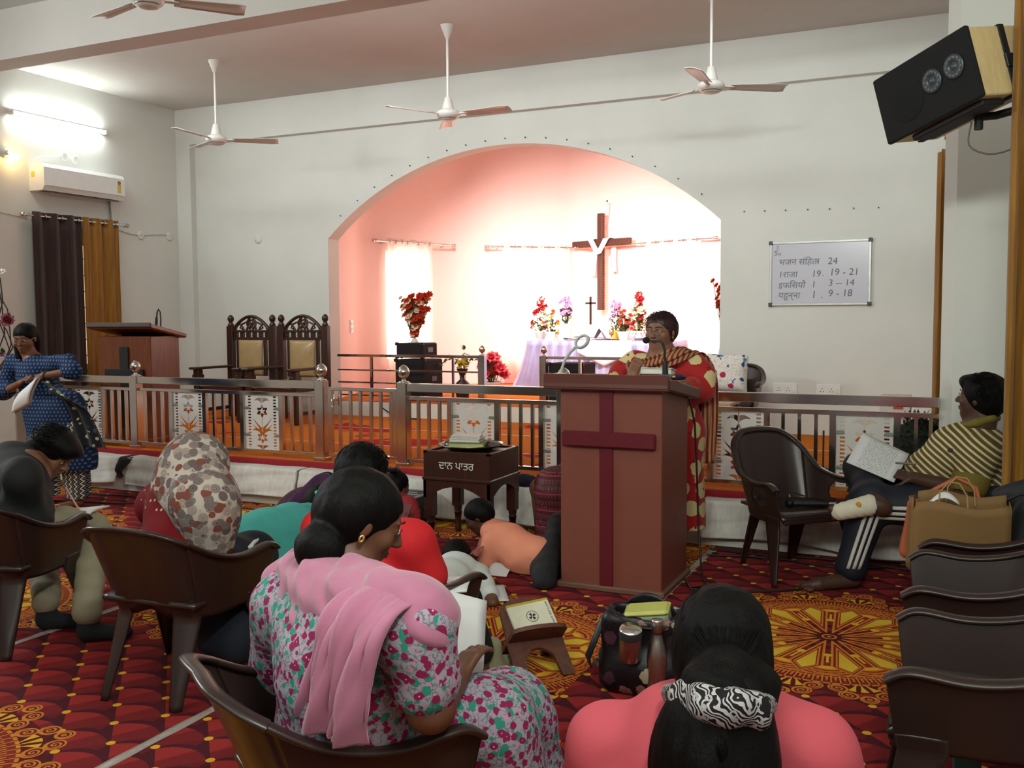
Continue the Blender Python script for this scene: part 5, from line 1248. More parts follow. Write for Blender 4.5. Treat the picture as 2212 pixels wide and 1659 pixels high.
p=c+Vector((.03,-.02,.31)); t=thing('lunch_box','pale lunch box with yellow-green lid in the mouth of the tote bag','box',p)
Mx=Matrix.Translation(p) @ Euler((R(8),R(-8),R(8))).to_matrix().to_4x4(); MB(Mx).bbox(-.085,.085,-.05,.05,-.05,.03,.012).build('body',M('pale_green_plastic','8f9a84',.35),t); MB(Mx).bbox(-.09,.09,-.055,.055,.025,.045,.012).build('lid',M('yellow_green_lid','b5b560',.4),t)
p=c+Vector((-.015,-.125,.17)); t=thing('food_flask','short steel flask with grey collar in the front pocket of the tote bag','flask',p)
Mx=Matrix.Translation(p) @ Euler((R(14),R(6),0)).to_matrix().to_4x4()
BR=M('brushed_steel',(.55,.50,.46),.3,1.0,var=.06,scale=30)
MB(Mx).lathe((0,0,0),[(.04,0),(.043,.004),(.043,.10)],24).build('body',BR,t); MB(Mx).lathe((0,0,.10),[(.045,0),(.046,.03),(.044,.034)],24).build('collar',M('grey_collar_rubber','2b2c2f',.5),t); MB(Mx).lathe((0,0,.134),[(.044,0),(.040,.006),(0,.007)],24).build('lid',M('bright_steel',(.75,.73,.7),.2,1),t)
p=Vector((on_floor(1418,1508)[0]+.01,on_floor(1418,1508)[1]-.03,0)); t=thing('water_bottle','tall steel water bottle standing in front of the tote bag','bottle',p)
MB().lathe(p,[(.036,0),(.039,.004),(.040,.17),(.037,.20),(.027,.245),(.022,.262),(.022,.275)],28).build('body',BR,t)
MB().lathe(p+Vector((0,0,.277)),[(.021,0),(.023,.004),(.023,.045),(.020,.052),(0,.053)],24).build('cap',BR,t)
MB().lathe(p+Vector((0,0,.2725)),[(.0225,0),(.0225,.005)],20,cap=False).build('ring',BLACKP,t)
# ------------------------------------------------------------------ people
SKIN = {}
def skin(n, c):
    if n not in SKIN:
        t = NT('skin_'+n); v = t.coord(); k = hexc(c)
        t.base(t.ramp(t.noise(v,18,4,.6),[(.3,tuple(x*.88 for x in k)),(.7,k)])); t.set(.5,0,.4); t.b.inputs['Subsurface Weight'].default_value = .06
        t.bump(t.noise(v,160,2),.05,.002); SKIN[n] = t.m
    return SKIN[n]
def hair_mat():
    t = NT('black_hair'); v = t.coord(scale=(60,60,5)); n = t.noise(v,4,4,.6)
    t.base(t.ramp(n,[(.3,hexc('040303')),(.75,hexc('0c0908'))])); t.set(.55,0,.14); t.bump(n,.5,.006); return t.m
HAIR = hair_mat()
BROW = M('dark_brow','1a100c',.7); EYEW = M('eye_white','d8d2ca',.25); IRIS = M('dark_iris','17100c',.15); LIP = M('lip','7a3f38',.5)
def vn(a): a = np.array(a, float); return a/np.linalg.norm(a)
def frame(f, u=(0,0,1)):
    f = vn(f); u = np.array(u, float); u = vn(u-f*(u@f)); s = np.cross(f, u); return s, f, u, Matrix(((s[0],f[0],u[0]),(s[1],f[1],u[1]),(s[2],f[2],u[2])))
def head(S, c, f, h=.22, up=(0,0,1), face=True, fat=1.0):
    s, f, u, R3 = frame(f, up); c = np.array(c); k = .02
    P = lambda a, b, d: c+s*(a*h)+f*(b*h)+u*(d*h)
    S.ell(P(0,-.05,.13),(.345*h*fat,.43*h,.37*h),R3,k); S.ell(P(0,.12,-.16),(.285*h*fat,.27*h,.345*h),R3,.03)
    S.ell(P(0,.26,-.40),(.12*h*fat,.09*h,.08*h),R3,.03)
    for q in (-1,1):
        S.ell(P(q*.355*fat,-.02,-.03),(.035*h,.075*h,.125*h),R3,.008)
        S.ell(P(q*.19*fat,.27,-.10),(.10*h,.09*h,.10*h),R3,.02)
    if face:
        for q in (-1,1):
            S.ell(P(q*.155,.415,.035),(.075*h,.06*h,.05*h),R3,.014,True)
            S.ell(P(q*.155,.345,.035),(.06*h,.055*h,.045*h),R3,.004)
            S.cone(P(q*.06,.385,.115),P(q*.235,.335,.115),.022*h,.018*h,.012)
            S.ell(P(q*.055,.425,-.125),(.038*h,.04*h,.032*h),R3,.008)
        S.cone(P(0,.385,.07),P(0,.485,-.105),.030*h,.052*h,.012)
        S.ell(P(0,.385,-.232),(.105*h,.045*h,.028*h),R3,.006); S.ell(P(0,.375,-.275),(.09*h,.05*h,.032*h),R3,.006)
        S.cone(P(-.09,.415,-.252),P(.09,.415,-.252),.008*h,.008*h,.006,True)
    S.cone(P(0,-.10,-.2),P(0,-.14,-.58),.235*h*fat,.25*h*fat,.03)
    return P, s, f, u, R3
def face_parts(t, P, R3, h, glasses=False, lips=True):
    for q in (-1,1):
        e = MB().ball(P(q*.155,.372,.035),.036*h,10,8,R3).build('eye',EYEW,t)
        MB().ball(P(q*.155,.398,.032),.0165*h,10,6,R3).build('iris',IRIS,e)
        MB().tube([P(q*x,y,z) for x,y,z in ((.05,.425,.125),(.14,.41,.155),(.245,.345,.13))],[.010*h,.013*h,.006*h],6).build('eyebrow',BROW,t)
        MB().tube([P(q*x,y,z) for x,y,z in ((.09,.408,.045),(.155,.415,.068),(.225,.38,.05))],.007*h,5).build('eyelid',BROW,e)
    if lips: MB().ball(P(0,.405,-.232),(.085*h,.028*h,.020*h),12,6,R3).ball(P(0,.398,-.272),(.07*h,.03*h,.022*h),12,6,R3).build('lips',LIP,t)
    if glasses:
        g = MB()
        for q in (-1,1):
            g.tube([P(q*.155+.105*math.cos(a),.475,.03+.085*math.sin(a)) for a in [k*math.pi/9 for k in range(18)]],.008*h,5,closed=True)
            g.tube([P(q*.26,.47,.05),P(q*.36,.2,.05),P(q*.375,-.02,.03)],.007*h,5)
        g.tube([P(-.05,.478,.045),P(0,.485,.055),P(.05,.478,.045)],.007*h,5); g.build('glasses',M('thin_glasses_frame',(.45,.36,.28),.3,.8),t)
def hair_cap(t, P, R3, h, extra=None, low=-.05, fringe=.30, res=.007, fat=1.0, mat=None, puff=.0, face_cut=True):
    H = SDF(res); H.ell(P(0,-.07,.15),((.385+puff)*h*fat,(.455+puff)*h,(.40+puff)*h),R3,.02); H.ell(P(0,-.22,low),((.33+puff)*h*fat,(.27+puff)*h,.28*h),R3,.05)
    if extra: extra(H)
    if face_cut: H.ell(P(0,.50,-.20),(.40*h*fat,.42*h,.20*h+fringe*h),R3,.02,True)
    H.disp = waves(.0022,150,((1,.25,.1),(-.3,1,.2),(.6,-.7,.15)))
    return H.build('hair', mat or HAIR, t)
def hand(S, w, d, n, sc=1.0, curl=.5, side=1):
    """palm from wrist w along d, n = back of hand"""
    d = vn(d); n = vn(np.array(n)-d*(np.array(n)@d)); s = np.cross(d, n)*side; w = np.array(w); R3 = Matrix(((s[0],d[0],n[0]),(s[1],d[1],n[1]),(s[2],d[2],n[2])))
    S.box(w+d*.045*sc,(.038*sc,.048*sc,.013*sc),R3,.012*sc,.012)
    for i, L in enumerate((.066,.074,.070,.055)):
        b = w+d*.088*sc+s*(-.029+.0195*i)*sc; a1 = curl*.7; a2 = curl*1.7
        m = b+(d*math.cos(a1)-n*math.sin(a1))*L*.5*sc; e = m+(d*math.cos(a2)-n*math.sin(a2))*L*.5*sc
        S.cone(b-d*.012*sc,m,.0093*sc,.0085*sc,.004); S.cone(m,e,.0085*sc,.0068*sc,.003)
    b = w+d*.02*sc-s*.032*sc; m = b+(d*.55-s*.75-n*.3)*.042*sc; e = m+(d*.9-s*.2-n*.45)*.034*sc
    S.cone(b,m,.0125*sc,.0105*sc,.008); S.cone(m,e,.0105*sc,.008*sc,.003)
def tufts(t, P, h, n, r, seed, top=.0, lift=.05, mat=None, comb=(0,-.6,-.5), fat=1.0):
    q = random.Random(seed); mb = MB()
    for i in range(n):
        while True:
            d = Vector((q.gauss(0,1),q.gauss(0,1),q.gauss(0,1))).normalized()
            if d.z > top and not (d.y > .25 and d.z < .55): break
        k = .97+.05*q.random(); p0 = Vector((d.x*.40*fat*k, -.07+d.y*.47*k, .15+d.z*.41*k)); tg = Vector(comb)+Vector((q.uniform(-.4,.4),q.uniform(-.4,.4),q.uniform(-.3,.3))); tg = (tg-d*tg.dot(d)).normalized()
        pts = [P(*(p0+tg*(.16*v)+d*(lift*v*(1.3-v)))) for v in (0,.5,1)]
        mb.tube(pts,[r,r*.8,r*.3],3,caps=False)
    return tag(mb.build('hair_tufts', mat or HAIR, t), kind='stuff')
def person(label, loc): return thing('person', label, 'person', loc, 'people in the hall')
PA = lambda *a: np.array(a, float)
# ---- cloth materials
def pat(name, base, spots, scale=9, th=.33, soft=.35, rough=.8, second=None, fine=40, bump=.15):
    t = NT(name); v = t.coord(); d = E_(t,t.voro(v,scale)); nz = E_(t,t.noise(v,fine,3)); sp = t.n('ShaderNodeSeparateColor'); t.t.links.new(t.voro(v,scale,'F1','Color'),sp.inputs[0])
    n = len(spots); pal = t.ramp(sp.outputs[0],[(i/n,hexc(c)) for i,c in enumerate(spots)],'CONSTANT')
    c = t.mix((d+(nz-.5)*soft).lt(th), hexc(base), pal)
    if second:
        d2 = E_(t,t.voro(t.coord(loc=(3.3,1.7,.4)),second[0])); c = t.mix((d2+(nz-.5)*soft).lt(second[2]), c, hexc(second[1]))
    t.base(c); t.set(rough,0,.25); t.b.inputs['Sheen Weight'].default_value = .15; t.bump(t.noise(v,9,3),bump,.02); MATS[name] = t.m; return t.m
def stripes(name, a, b, axis, n, duty=.5, warp=.0, rot=(0,0,0)):
    t = NT(name); X = t.sep(t.coord(rot=rot)); w = X[axis]
    if warp: w = w+(E_(t,t.noise(t.coord(),4,2))-.5)*warp
    t.base(t.mix((w*n).fract().lt(duty), hexc(a), hexc(b))); t.set(.8,0,.25); t.bump(t.noise(t.coord(),10,3),.15,.02); return t.m

# 1 ---- the speaking woman behind the podium
def speaker_woman():
    Y = 5.86; A = lambda x, y, dy=0: at(x, y, Y+dy)
    c = A(1426,716,-.02); h = .222; base = (c[0]+.02, Y, 0); t = person('older woman in a red and cream dress speaking behind the podium, wearing glasses', base)
    SK = skin('warm', '8a5f4a'); B = SDF(.0065); f = vn((-.18,-1,-.05)); P,s,fw,u,R3 = head(B,c,f,h,(0,0,1),True,1.12)
    shl, shr = A(1368,772), A(1497,774); el, wl = A(1333,838,-.02), A(1366,812,-.20); er, wr = A(1512,842,-.02), A(1468,828,-.30)
    B.chain([c-u*.12,(shl+shr)/2+PA(0,.02,-.02)],[.062,.07],.03)
    B.cone((shl+shr)/2+PA(0,.02,-.04),(shl+shr)/2+PA(0,.02,-.62),.12,.13,.05)
    B.chain([el,wl],[.042,.027]); B.chain([er,wr],[.042,.027])
    hand(B,wl,vn((.35,-.1,.9)),(0,-1,.2),.95,1.1,1); hand(B,wr,vn((-.9,-.35,-.02)),(.1,-.2,1),.95,.5,-1)
    for q in (-1,1):
        hp = PA(base[0]+q*.1,Y+.04,.75); B.chain([hp,hp+PA(q*.0,0,-.36),hp+PA(q*.0,.0,-.69)],[.085,.06,.04],.03); B.cone(hp+PA(0,-.0,-.715),hp+PA(q*.02,-.14,-.725),.03,.025,.02)
    B.build('body',SK,t); face_parts(t,P,R3,h,True)
    hair_cap(t,P,R3,h,lambda H:H.ell(P(0,-.18,.1),(.40*h*1.1,.38*h,.38*h),R3,.03),-.12,.26,.007,1.1,M('maroon_black_hair','2e1216',.5,var=.3,scale=60)); tufts(t,P,h,500,.0022,4,-.1,.05,MATS['maroon_black_hair'],(0,-.5,-.6),1.08)
    K = SDF(.011); mid = (shl+shr)/2
    K.cone(shl+PA(.03,.02,-.05),shr+PA(-.03,.02,-.05),.075,.075,.05); K.ell(mid+PA(0,-.01,-.22),(.20,.15,.20),None,.08); K.ell(mid+PA(0,-.02,-.42),(.21,.16,.22),None,.08)
    K.ell(PA(base[0],Y+.02,.80),(.22,.17,.25),None,.1)
    for q in (-1,1): K.cone(PA(base[0]+q*.09,Y+.02,.78),PA(base[0]+q*.15,Y+.03,.18),.14,.115,.1)
    K.chain([shl+PA(0,.01,-.03),A(1345,810)],[.075,.085],.04); K.chain([A(1347,806),el+PA(.01,-.02,.03)],[.08,.075],.04)
    K.chain([shr+PA(0,.01,-.03),A(1512,812),er+PA(.01,.0,0)],[.08,.085,.08],.04); K.chain([er,er+(wr-er)*.45],[.075,.06],.03)
    K.ell(c-u*.155+f*.02,(.062,.062,.05),None,.02,True); K.plane((0,0,.18),(0,0,-1)); K.disp = waves(.006,30,((1,.3,.12),(-.6,.8,.1)))
    K.build('kurta',pat('red_and_cream_print','a81f1e',['d2bd86','c9b27c','d2bd86','a81f1e','d6c48f'],9,.46,.3,.7,(16,'7c1816',.16),24),t)
    D = MB()
    def dup_(u,v):
        pts=[A(1395,790,-.19),A(1440,775,-.17),A(1480,757,-.06),A(1500,760,.06),A(1519,800,.10),A(1523,860,.10),A(1518,930,.10),A(1511,1000,.09)]
        p = Vector(cr_([tuple(x) for x in pts],v)); return p+Vector(((u-.5)*.17*(.6+.5*v)+.012*math.sin(u*22),.02*math.sin(u*9),-.06*(u-.5)*(1-v)))
    D.grid(dup_,16,40,thick=.006); D.build('dupatta',stripes('red_tan_scarf','8a2320','a98a62',0,38,.55,.02),t)
    MB().tube([P(q_[0],q_[1],q_[2]) for q_ in ((-.38,.0,-.14),(-.385,.0,-.2),(-.37,.02,-.17))],.006,5).build('earring',GOLD,t)
speaker_woman()

# 2 ---- the young woman in blue standing at the left
def blue_woman():
    Y = 5.55; A = lambda x, y, dy=0: at(x, y, Y+dy)
    c = A(54,730,-.05); h = .225; t = person('young woman in a blue patterned kurta standing at the left, looking down at papers', (A(140,900)[0],Y,0)); SK = skin('tan','7a5038')
    B = SDF(.0075); f = vn((.35,-.75,-.28)); P,s,fw,u,R3 = head(B,c,f,h,(.05,0,1))
    shl, shr = A(28,782), A(128,782); el, wl = A(8,848,-.05), A(46,826,-.20); er, wr = A(158,802,-.08), A(92,812,-.20)
    B.chain([c-u*.12,(shl+shr)/2],[.055,.06],.03); B.cone((shl+shr)/2+PA(0,0,-.05),A(110,920),.11,.12,.05)
    B.chain([shl,el,wl],[.045,.038,.025]); B.chain([shr,er,wr],[.045,.038,.025]); hand(B,wl,vn((.7,-.1,.35)),(0,-.6,.8),.9,.8,1); hand(B,wr,vn((-.85,-.1,-.2)),(.2,-.6,.7),.9,.9,-1)
    for x0,x1,xf in ((95,103,112),(165,172,183)):
        k_ = A(x0,985,.02); a_ = A(x1,1078,.02); a_[2] = .07; B.chain([A(118+(x0-130)*.25,900,.02),k_,a_],[.075,.06,.037],.03); B.cone(a_+PA(0,0,-.04),a_+PA(-.05,-.15,-.05),.032,.024,.02)
    B.plane((0,0,.0),(0,0,-1)); B.build('body',SK,t); face_parts(t,P,R3,h,True)
    hair_cap(t,P,R3,h,lambda H:(H.chain([P(.05,-.30,.05),P(.22,-.28,-.45),P(.30,-.1,-.80)],[.075,.07,.045],.04),H.chain([P(-.18,-.30,.0),P(-.22,-.28,-.5)],[.05,.035],.03)),-.1,.20)
    K = SDF(.011); mid = (shl+shr)/2
    K.cone(shl+PA(.02,0,-.02),shr+PA(-.02,0,-.02),.072,.072,.05); K.cone(mid+PA(0,0,-.12),A(108,900),.155,.17,.08); K.cone(A(105,890),A(125,960),.17,.20,.08); K.cone(A(108,960),A(112,1005),.16,.165,.08); K.cone(A(150,960),A(160,1005),.16,.165,.08); K.cone(A(142,880,.02),A(162,980,.02),.15,.165,.08)
    K.chain([shl,el+(shl-el)*.05,el+(wl-el)*.25],[.07,.072,.06],.03); K.chain([shr,A(150,785,-.02),er,er+(wr-er)*.18],[.066,.068,.062,.052],.03)
    K.ell(c-u*.15+f*.03,(.055,.06,.06),None,.02,True); K.plane(A(130,1012),(0,0,-1)); K.disp = waves(.006,30,((1,.3,.15),(-.6,.8,.12)))
    t2 = NT('blue_block_print'); v = t2.coord(scale=(1,1,1)); X_,Y_,Z_ = t2.sep(v); row = (Z_*34).floor(); ux = ((X_+Y_*.4)*31+row*.5).fract()-.5; uz = (Z_*34).fract()-.5
    mot = (ux*ux*1.6+uz*uz).sqrt().lt(.30)*((ux*ux+(uz-.12)*(uz-.12)).sqrt().gt(.12)); t2.base(t2.mix(mot,hexc('15264a'),hexc('5c748e'))); t2.set(.8,0,.2); t2.bump(t2.noise(v,9,3),.2,.02)
    K.build('kurta',t2.m,t)
    tz = NT('zigzag_print'); X_,Y_,Z_ = tz.sep(tz.coord()); zg = ((Z_*26).fract()-.5).abs()*1.0; kx = ((X_*.9+Y_*.42)*24+zg).fract(); tz.base(tz.ramp(kx,[(0,hexc('cfc8b8')),(.28,hexc('1c1c22')),(.5,hexc('6a6a66')),(.72,hexc('23232b'))],'CONSTANT')); tz.set(.8,0,.2)
    T = SDF(.011)
    for x0,x1 in ((98,104),(162,170)): T.chain([A(x0+8,930,.02),A(x0,1000,.02),A(x1,1068,.02)],[.125,.11,.095],.03)
    T.plane(A(135,1074),(0,0,-1)); T.disp = waves(.005,36,((1,.3,.1),(-.6,.8,.1))); T.build('trousers',tz.m,t)
    DB = pat('dark_leaf_scarf','14161f',['8f9a72','3a4a5a','b9b48e'],17,.3,.4,.8)
    def fold(u,v):
        pts=[A(100,832,-.20),A(118,842,-.21),A(138,856,-.2),A(165,880,-.13),A(188,930,-.10),A(200,965,-.08)]
        p = Vector(cr_([tuple(q) for q in pts],v)); return p+Vector(((u-.5)*.30*(.45+.7*v),.018*math.sin(u*14+v*3),(.5-u)*.14*(1.1-v)))
    MB().grid(fold,14,36,thick=.006).build('scarf',DB,t)
    MB().tube([Vector(wr+ (er-wr)*.12)+Vector((0,.03*math.cos(a),.03*math.sin(a))) for a in [k*math.pi/8 for k in range(16)]],.006,6,closed=True).build('wristband',BLACKP,t)
    q = thing('paper_sheaf','sheaf of white papers held by the woman in blue','paper',wr)
    pa = [Vector(A(*k,-.30)) for k in ((80,815),(62,872),(26,893),(40,850))]
    MB().grid(lambda u,v: pa[0].lerp(pa[3],u).lerp(pa[1].lerp(pa[2],u),v)+Vector((0,-.02*math.sin(v*3),0)),6,8,thick=.004).build('sheets',M('white_paper','d9d9da',.8,var=.02),q)
    pa2=[p+Vector((.02,.012,-.005)) for p in pa]; MB().grid(lambda u,v: pa2[0].lerp(pa2[3],u).lerp(pa2[1].lerp(pa2[2],u),v)+Vector((0,-.02*math.sin(v*3),0)),6,8,thick=.006).build('backing_book',M('grey_cover','8a8580',.6),q)
blue_woman()

# 3 ---- the boy in black at the left edge
PAPER = M('white_paper','d9d9da',.8,var=.02)
def printed_paper():
    t = NT('typed_paper'); X,Y_,Z = t.sep(t.coord()); nz = E_(t,t.noise(t.coord(scale=(60,60,1)),2,2))
    t.base(t.mix((Y_*90).fract().lt(.35)*nz.gt(.48)*X.abs().lt(.085)*Y_.abs().lt(.12), hexc('d6d6d8'), hexc('8b8b92'))); t.set(.8,0,.2); return t.m
TYPED = printed_paper()
def sheet(name,label,c,ex,ey,w,l,bend=.01,mat=None,th=.002):
    """paper lying on the axes ex (width), ey (length)"""
    ex = Vector(ex).normalized(); ey = Vector(ey); ey = (ey-ex*ey.dot(ex)).normalized(); ez = ex.cross(ey)
    o = MB().grid(lambda u,v: ((u-.5)*w,(v-.5)*l,bend*math.sin(v*3.1+u)),6,8,thick=th).build(name, mat or TYPED)
    o.matrix_world = Matrix(((ex.x,ey.x,ez.x,c[0]),(ex.y,ey.y,ez.y,c[1]),(ex.z,ey.z,ez.z,c[2]),(0,0,0,1))); return tag(o,label,'paper')
def black_boy():
    c = at(112,978,3.42); h = .232; t = person('boy in a black shirt bent over papers on a chair at the left edge', (-3.98,3.0,0)); SK = skin('tan','7a5038')
    B = SDF(.0075); f = vn((.80,.25,-.62)); up = vn((.55,.2,.85)); P,s,fw,u,R3 = head(B,c,f,h,up)
    nk = at(60,1000,3.25); sr = at(48,1030,3.02); sl = at(10,1010,3.5); pel = PA(-4.0,3.08,.50)
    B.chain([c-u*.10-f*.03,nk],[.058,.062],.03); B.cone(nk+PA(-.03,0,-.08),pel,.12,.13,.06)
    er, wr = at(62,1125,3.12), at(135,1112,3.40); el, wl = at(40,1100,3.65), at(118,1108,3.58)
    B.chain([sr,er,wr],[.05,.042,.028]); B.chain([sl,el,wl],[.05,.042,.028]); hand(B,wr,vn((.9,.35,-.1)),(0,-.3,1),.95,.8,1); hand(B,wl,vn((.8,.1,-.1)),(.1,-.3,1),.95,.5,-1)
    knr, knl = PA(*at(200,1140,3.55)), PA(*at(92,1112,3.80)); ar, al = on_floor(190,1345,.09), on_floor(100,1320,.09)
    ar=PA(*ar); al=PA(*al)
    for hp,k_,a_ in ((pel+PA(.1,.02,0),knr,ar),(pel+PA(-.1,.06,0),knl,al)): B.chain([hp,k_,a_],[.085,.06,.04],.03)
    B.build('body',SK,t); face_parts(t,P,R3,h)
    hair_cap(t,P,R3,h,lambda H:(H.ell(P(0,.10,.36),(.36*h,.40*h,.22*h),R3,.03),H.ell(P(0,.38,.28),(.26*h,.16*h,.12*h),R3,.04)),-.02,.22,.007,1,None,.04); tufts(t,P,h,700,.0022,5,-.1,.12,None,(0,.5,.2),1.05)
    S = SDF(.011); S.cone(sl,sr,.085,.085,.05); S.cone((sl+sr)/2+PA(0,0,-.02),pel+PA(0,0,.05),.17,.17,.08); S.cone(nk+PA(-.02,0,-.03),(sl+sr)/2,.085,.11,.05)
    S.chain([sr,er+(sr-er)*.08],[.085,.075],.03); S.chain([sl,el+(sl-el)*.3],[.085,.075],.03); S.disp = waves(.006,26,((1,.3,.6),(-.6,.8,.5))); S.build('shirt',M('black_shirt','101112',.85,var=.2,bump=.1),t)
    T = SDF(.011); BG = M('beige_trousers','8e866f',.85,var=.08,scale=8,bump=.1)
    for hp,k_,a_ in ((pel+PA(.06,.04,.0),knr,ar),(pel+PA(-.1,.06,-.01),knl,al)): T.chain([hp,hp+(k_-hp)*.5+PA(0,0,.03),k_,a_+PA(0,0,.05)],[.10,.088,.078,.066],.03)
    T.cone(pel+PA(-.1,0,0),pel+PA(.06,0,0),.12,.11,.05); T.disp = waves(.006,38,((.3,.3,1),(-.6,.8,.6))); T.build('trousers',BG,t)
    SO = M('black_sock','15171a',.9,bump=.2,bscale=200)
    for a_,d in ((ar,vn((.8,.5,0))),(al,vn((.85,.45,0)))):
        F = SDF(.008); F.cone(a_+PA(0,0,.06),a_+PA(0,0,-.03),.045,.048,.02); F.cone(a_+PA(0,0,-.045),a_+d*.17+PA(0,0,-.055),.042,.032,.03); F.plane((0,0,.004),(0,0,-1)); F.build('sock',SO,t)
    pc = Vector(at(142,1112,3.50)); sheet('paper','white papers on the knees of the boy in black',pc+Vector((0,0,.012)),(.9,.42,.10),(-.4,.9,.05),.36,.24,.012,None,.008)
    tag(MB().cyl(wr+PA(.06,.05,.02),wr+PA(-.03,.05,.13),.005,n=8).build('pen',M('pink_pen','c99a92',.4)),'pale pen in the hand of the boy in black','pen')
black_boy()

# 4 ---- the woman with the floral head scarf
def scarf_woman():
    c = at(434,1012,3.10); h = .23; t = person('woman with a brown floral scarf over her head, seated on a plastic chair', (-2.85,2.98,0)); SK = skin('tan','7a5038')
    B = SDF(.009); f = vn((.35,.75,-.55)); P,s,fw,u,R3 = head(B,c,f,h,(.2,.3,.95),False); pel = PA(-2.86,2.95,.50); nk = c-u*.14-f*.05
    sl, sr = at(345,1090,3.15), at(455,1095,2.98); el,wl = at(380,1170,3.35), at(460,1172,3.40); er,wr = at(462,1180,3.10), at(488,1172,3.30)
    B.chain([nk,(sl+sr)/2,pel],[.06,.11,.13],.05); B.chain([sl,el,wl],[.05,.04,.028]); B.chain([sr,er,wr],[.05,.04,.028]); hand(B,wr,vn((.8,.5,-.1)),(0,-.3,1),.9,.5,1)
    kn = [at(480,1195,3.42), at(545,1200,3.36)]; an = [PA(*on_floor(478,1402,.10)), PA(*on_floor(515,1412,.10))]
    for k_,a_,q in zip(kn,an,(-1,1)): B.chain([pel+PA(q*.1,.02,0),k_,a_],[.085,.06,.04],.03); B.cone(a_+PA(0,0,-.06),a_+PA(.06,.10,-.075),.036,.026,.02)
    B.plane((0,0,.003),(0,0,-1)); B.build('body',SK,t)
    S = SDF(.011); S.cone(sl,sr,.10,.10,.06); S.cone((sl+sr)/2,pel+PA(-.02,.02,.06),.145,.17,.08); S.chain([sl,el,wl],[.09,.085,.06],.04); S.chain([sr,er,wr],[.085,.075,.05],.04); S.disp = waves(.006,26,((1,.3,.6),(-.6,.8,.5)))
    tm_ = NT('maroon_dotted_cardigan'); v = tm_.coord(); X,Y_,Z = tm_.sep(v); d = E_(tm_,tm_.voro(v,34,rand=.2)); d2 = E_(tm_,tm_.voro(v,8)); nz = E_(tm_,tm_.noise(v,40,3))
    cc = tm_.mix(d.lt(.22)*(Z*4.2).fract().lt(.45),hexc('6a0f17'),hexc('c0a585')); cc = tm_.mix(d2.lt(.2)*(Z*4.2).fract().gt(.5),cc,hexc('c9a050')); cc = tm_.mix((((Z+(nz-.5)*.05)*4.2).fract()-.48).abs().lt(.05),cc,hexc('a98a72')); tm_.base(cc); tm_.set(.9,0,.2)
    S.build('cardigan',tm_.m,t)
    N_ = SDF(.011); JN = M('dark_navy_trousers','0c1322',.9,var=.2,bump=.1)
    for k_,a_,q in zip(kn,an,(-1,1)): N_.chain([pel+PA(q*.1,.02,0),k_,a_+PA(0,0,.06)],[.12,.10,.10],.06)
    N_.disp = waves(.005,30,((.3,.3,1),(-.6,.8,.6))); N_.build('trousers',JN,t)
    C = SDF(.010); C.ell(P(0,-.10,.16),(.42*h,.50*h,.43*h),R3,.04); C.ell(P(0,-.25,-.15),(.40*h,.38*h,.42*h),R3,.06)
    C.cone(P(0,-.2,-.2),at(400,1095,3.08),.105,.165,.08); C.cone(P(0,-.05,-.2),at(458,1110,2.98),.10,.085,.06); C.chain([P(.10,-.15,-.05),at(440,1085,2.98),at(455,1172,3.0)],[.10,.115,.095],.09); C.cone(at(400,1080,3.05),at(355,1095,3.12),.14,.115,.08)
    C.ell(P(0,.62,-.22),(.32*h,.45*h,.42*h),R3,.02,True); C.plane(at(345,1088,2.9),-np.array(_r)*.75-np.array((0,0,.72))); C.disp = waves(.0055,26,((1,.3,.25),(-.6,.8,.3),(.8,-.5,.2)))
    ts = NT('brown_rose_scarf'); v = ts.coord(); nz = E_(ts,ts.noise(v,30,3)); d = E_(ts,ts.voro(v,30)); sp = ts.n('ShaderNodeSeparateColor'); ts.t.links.new(ts.voro(v,30,'F1','Color'),sp.inputs[0])
    e = E_(ts,ts.voro(v,30,'DISTANCE_TO_EDGE')); pal = ts.ramp(sp.outputs[0],[(0,hexc('776a68')),(.3,hexc('a8998f')),(.55,hexc('7e4334')),(.72,hexc('8a7c78')),(.86,hexc('675a5a'))],'CONSTANT')
    cc = ts.mix((d+(nz-.5)*.3).lt(.66),hexc('b3a79d'),pal); cc = ts.mix(((d*9).fract()-.5+(nz-.5)*.9).abs().lt(.15)*d.lt(.6),cc,hexc('54423e')); ts.base(cc); ts.set(.8,0,.2); ts.bump(ts.noise(v,9,3),.15,.02)
    C.build('head_scarf',ts.m,t)
    sheet('book','open white book held by the woman with the floral scarf',Vector(at(503,1176,3.22)),(.86,.45,.10),(-.4,.9,.1),.20,.16,.008,PAPER,.012)['category'] = 'book'
scarf_woman()
# strands that follow a guide surface, merged into one hair part
def strands(name, t, fn, n, steps, r, mat=None, seed=3):
    q = random.Random(seed); mb = MB()
    for i in range(n):
        a, b = q.random(), q.random(); pts = [fn(a, b, k/steps, q) for k in range(steps+1)]
        mb.tube(pts, [r*(1-.5*k/steps) for k in range(steps+1)], 3, caps=False)
    return tag(mb.build(name, mat or HAIR, t), kind='stuff')

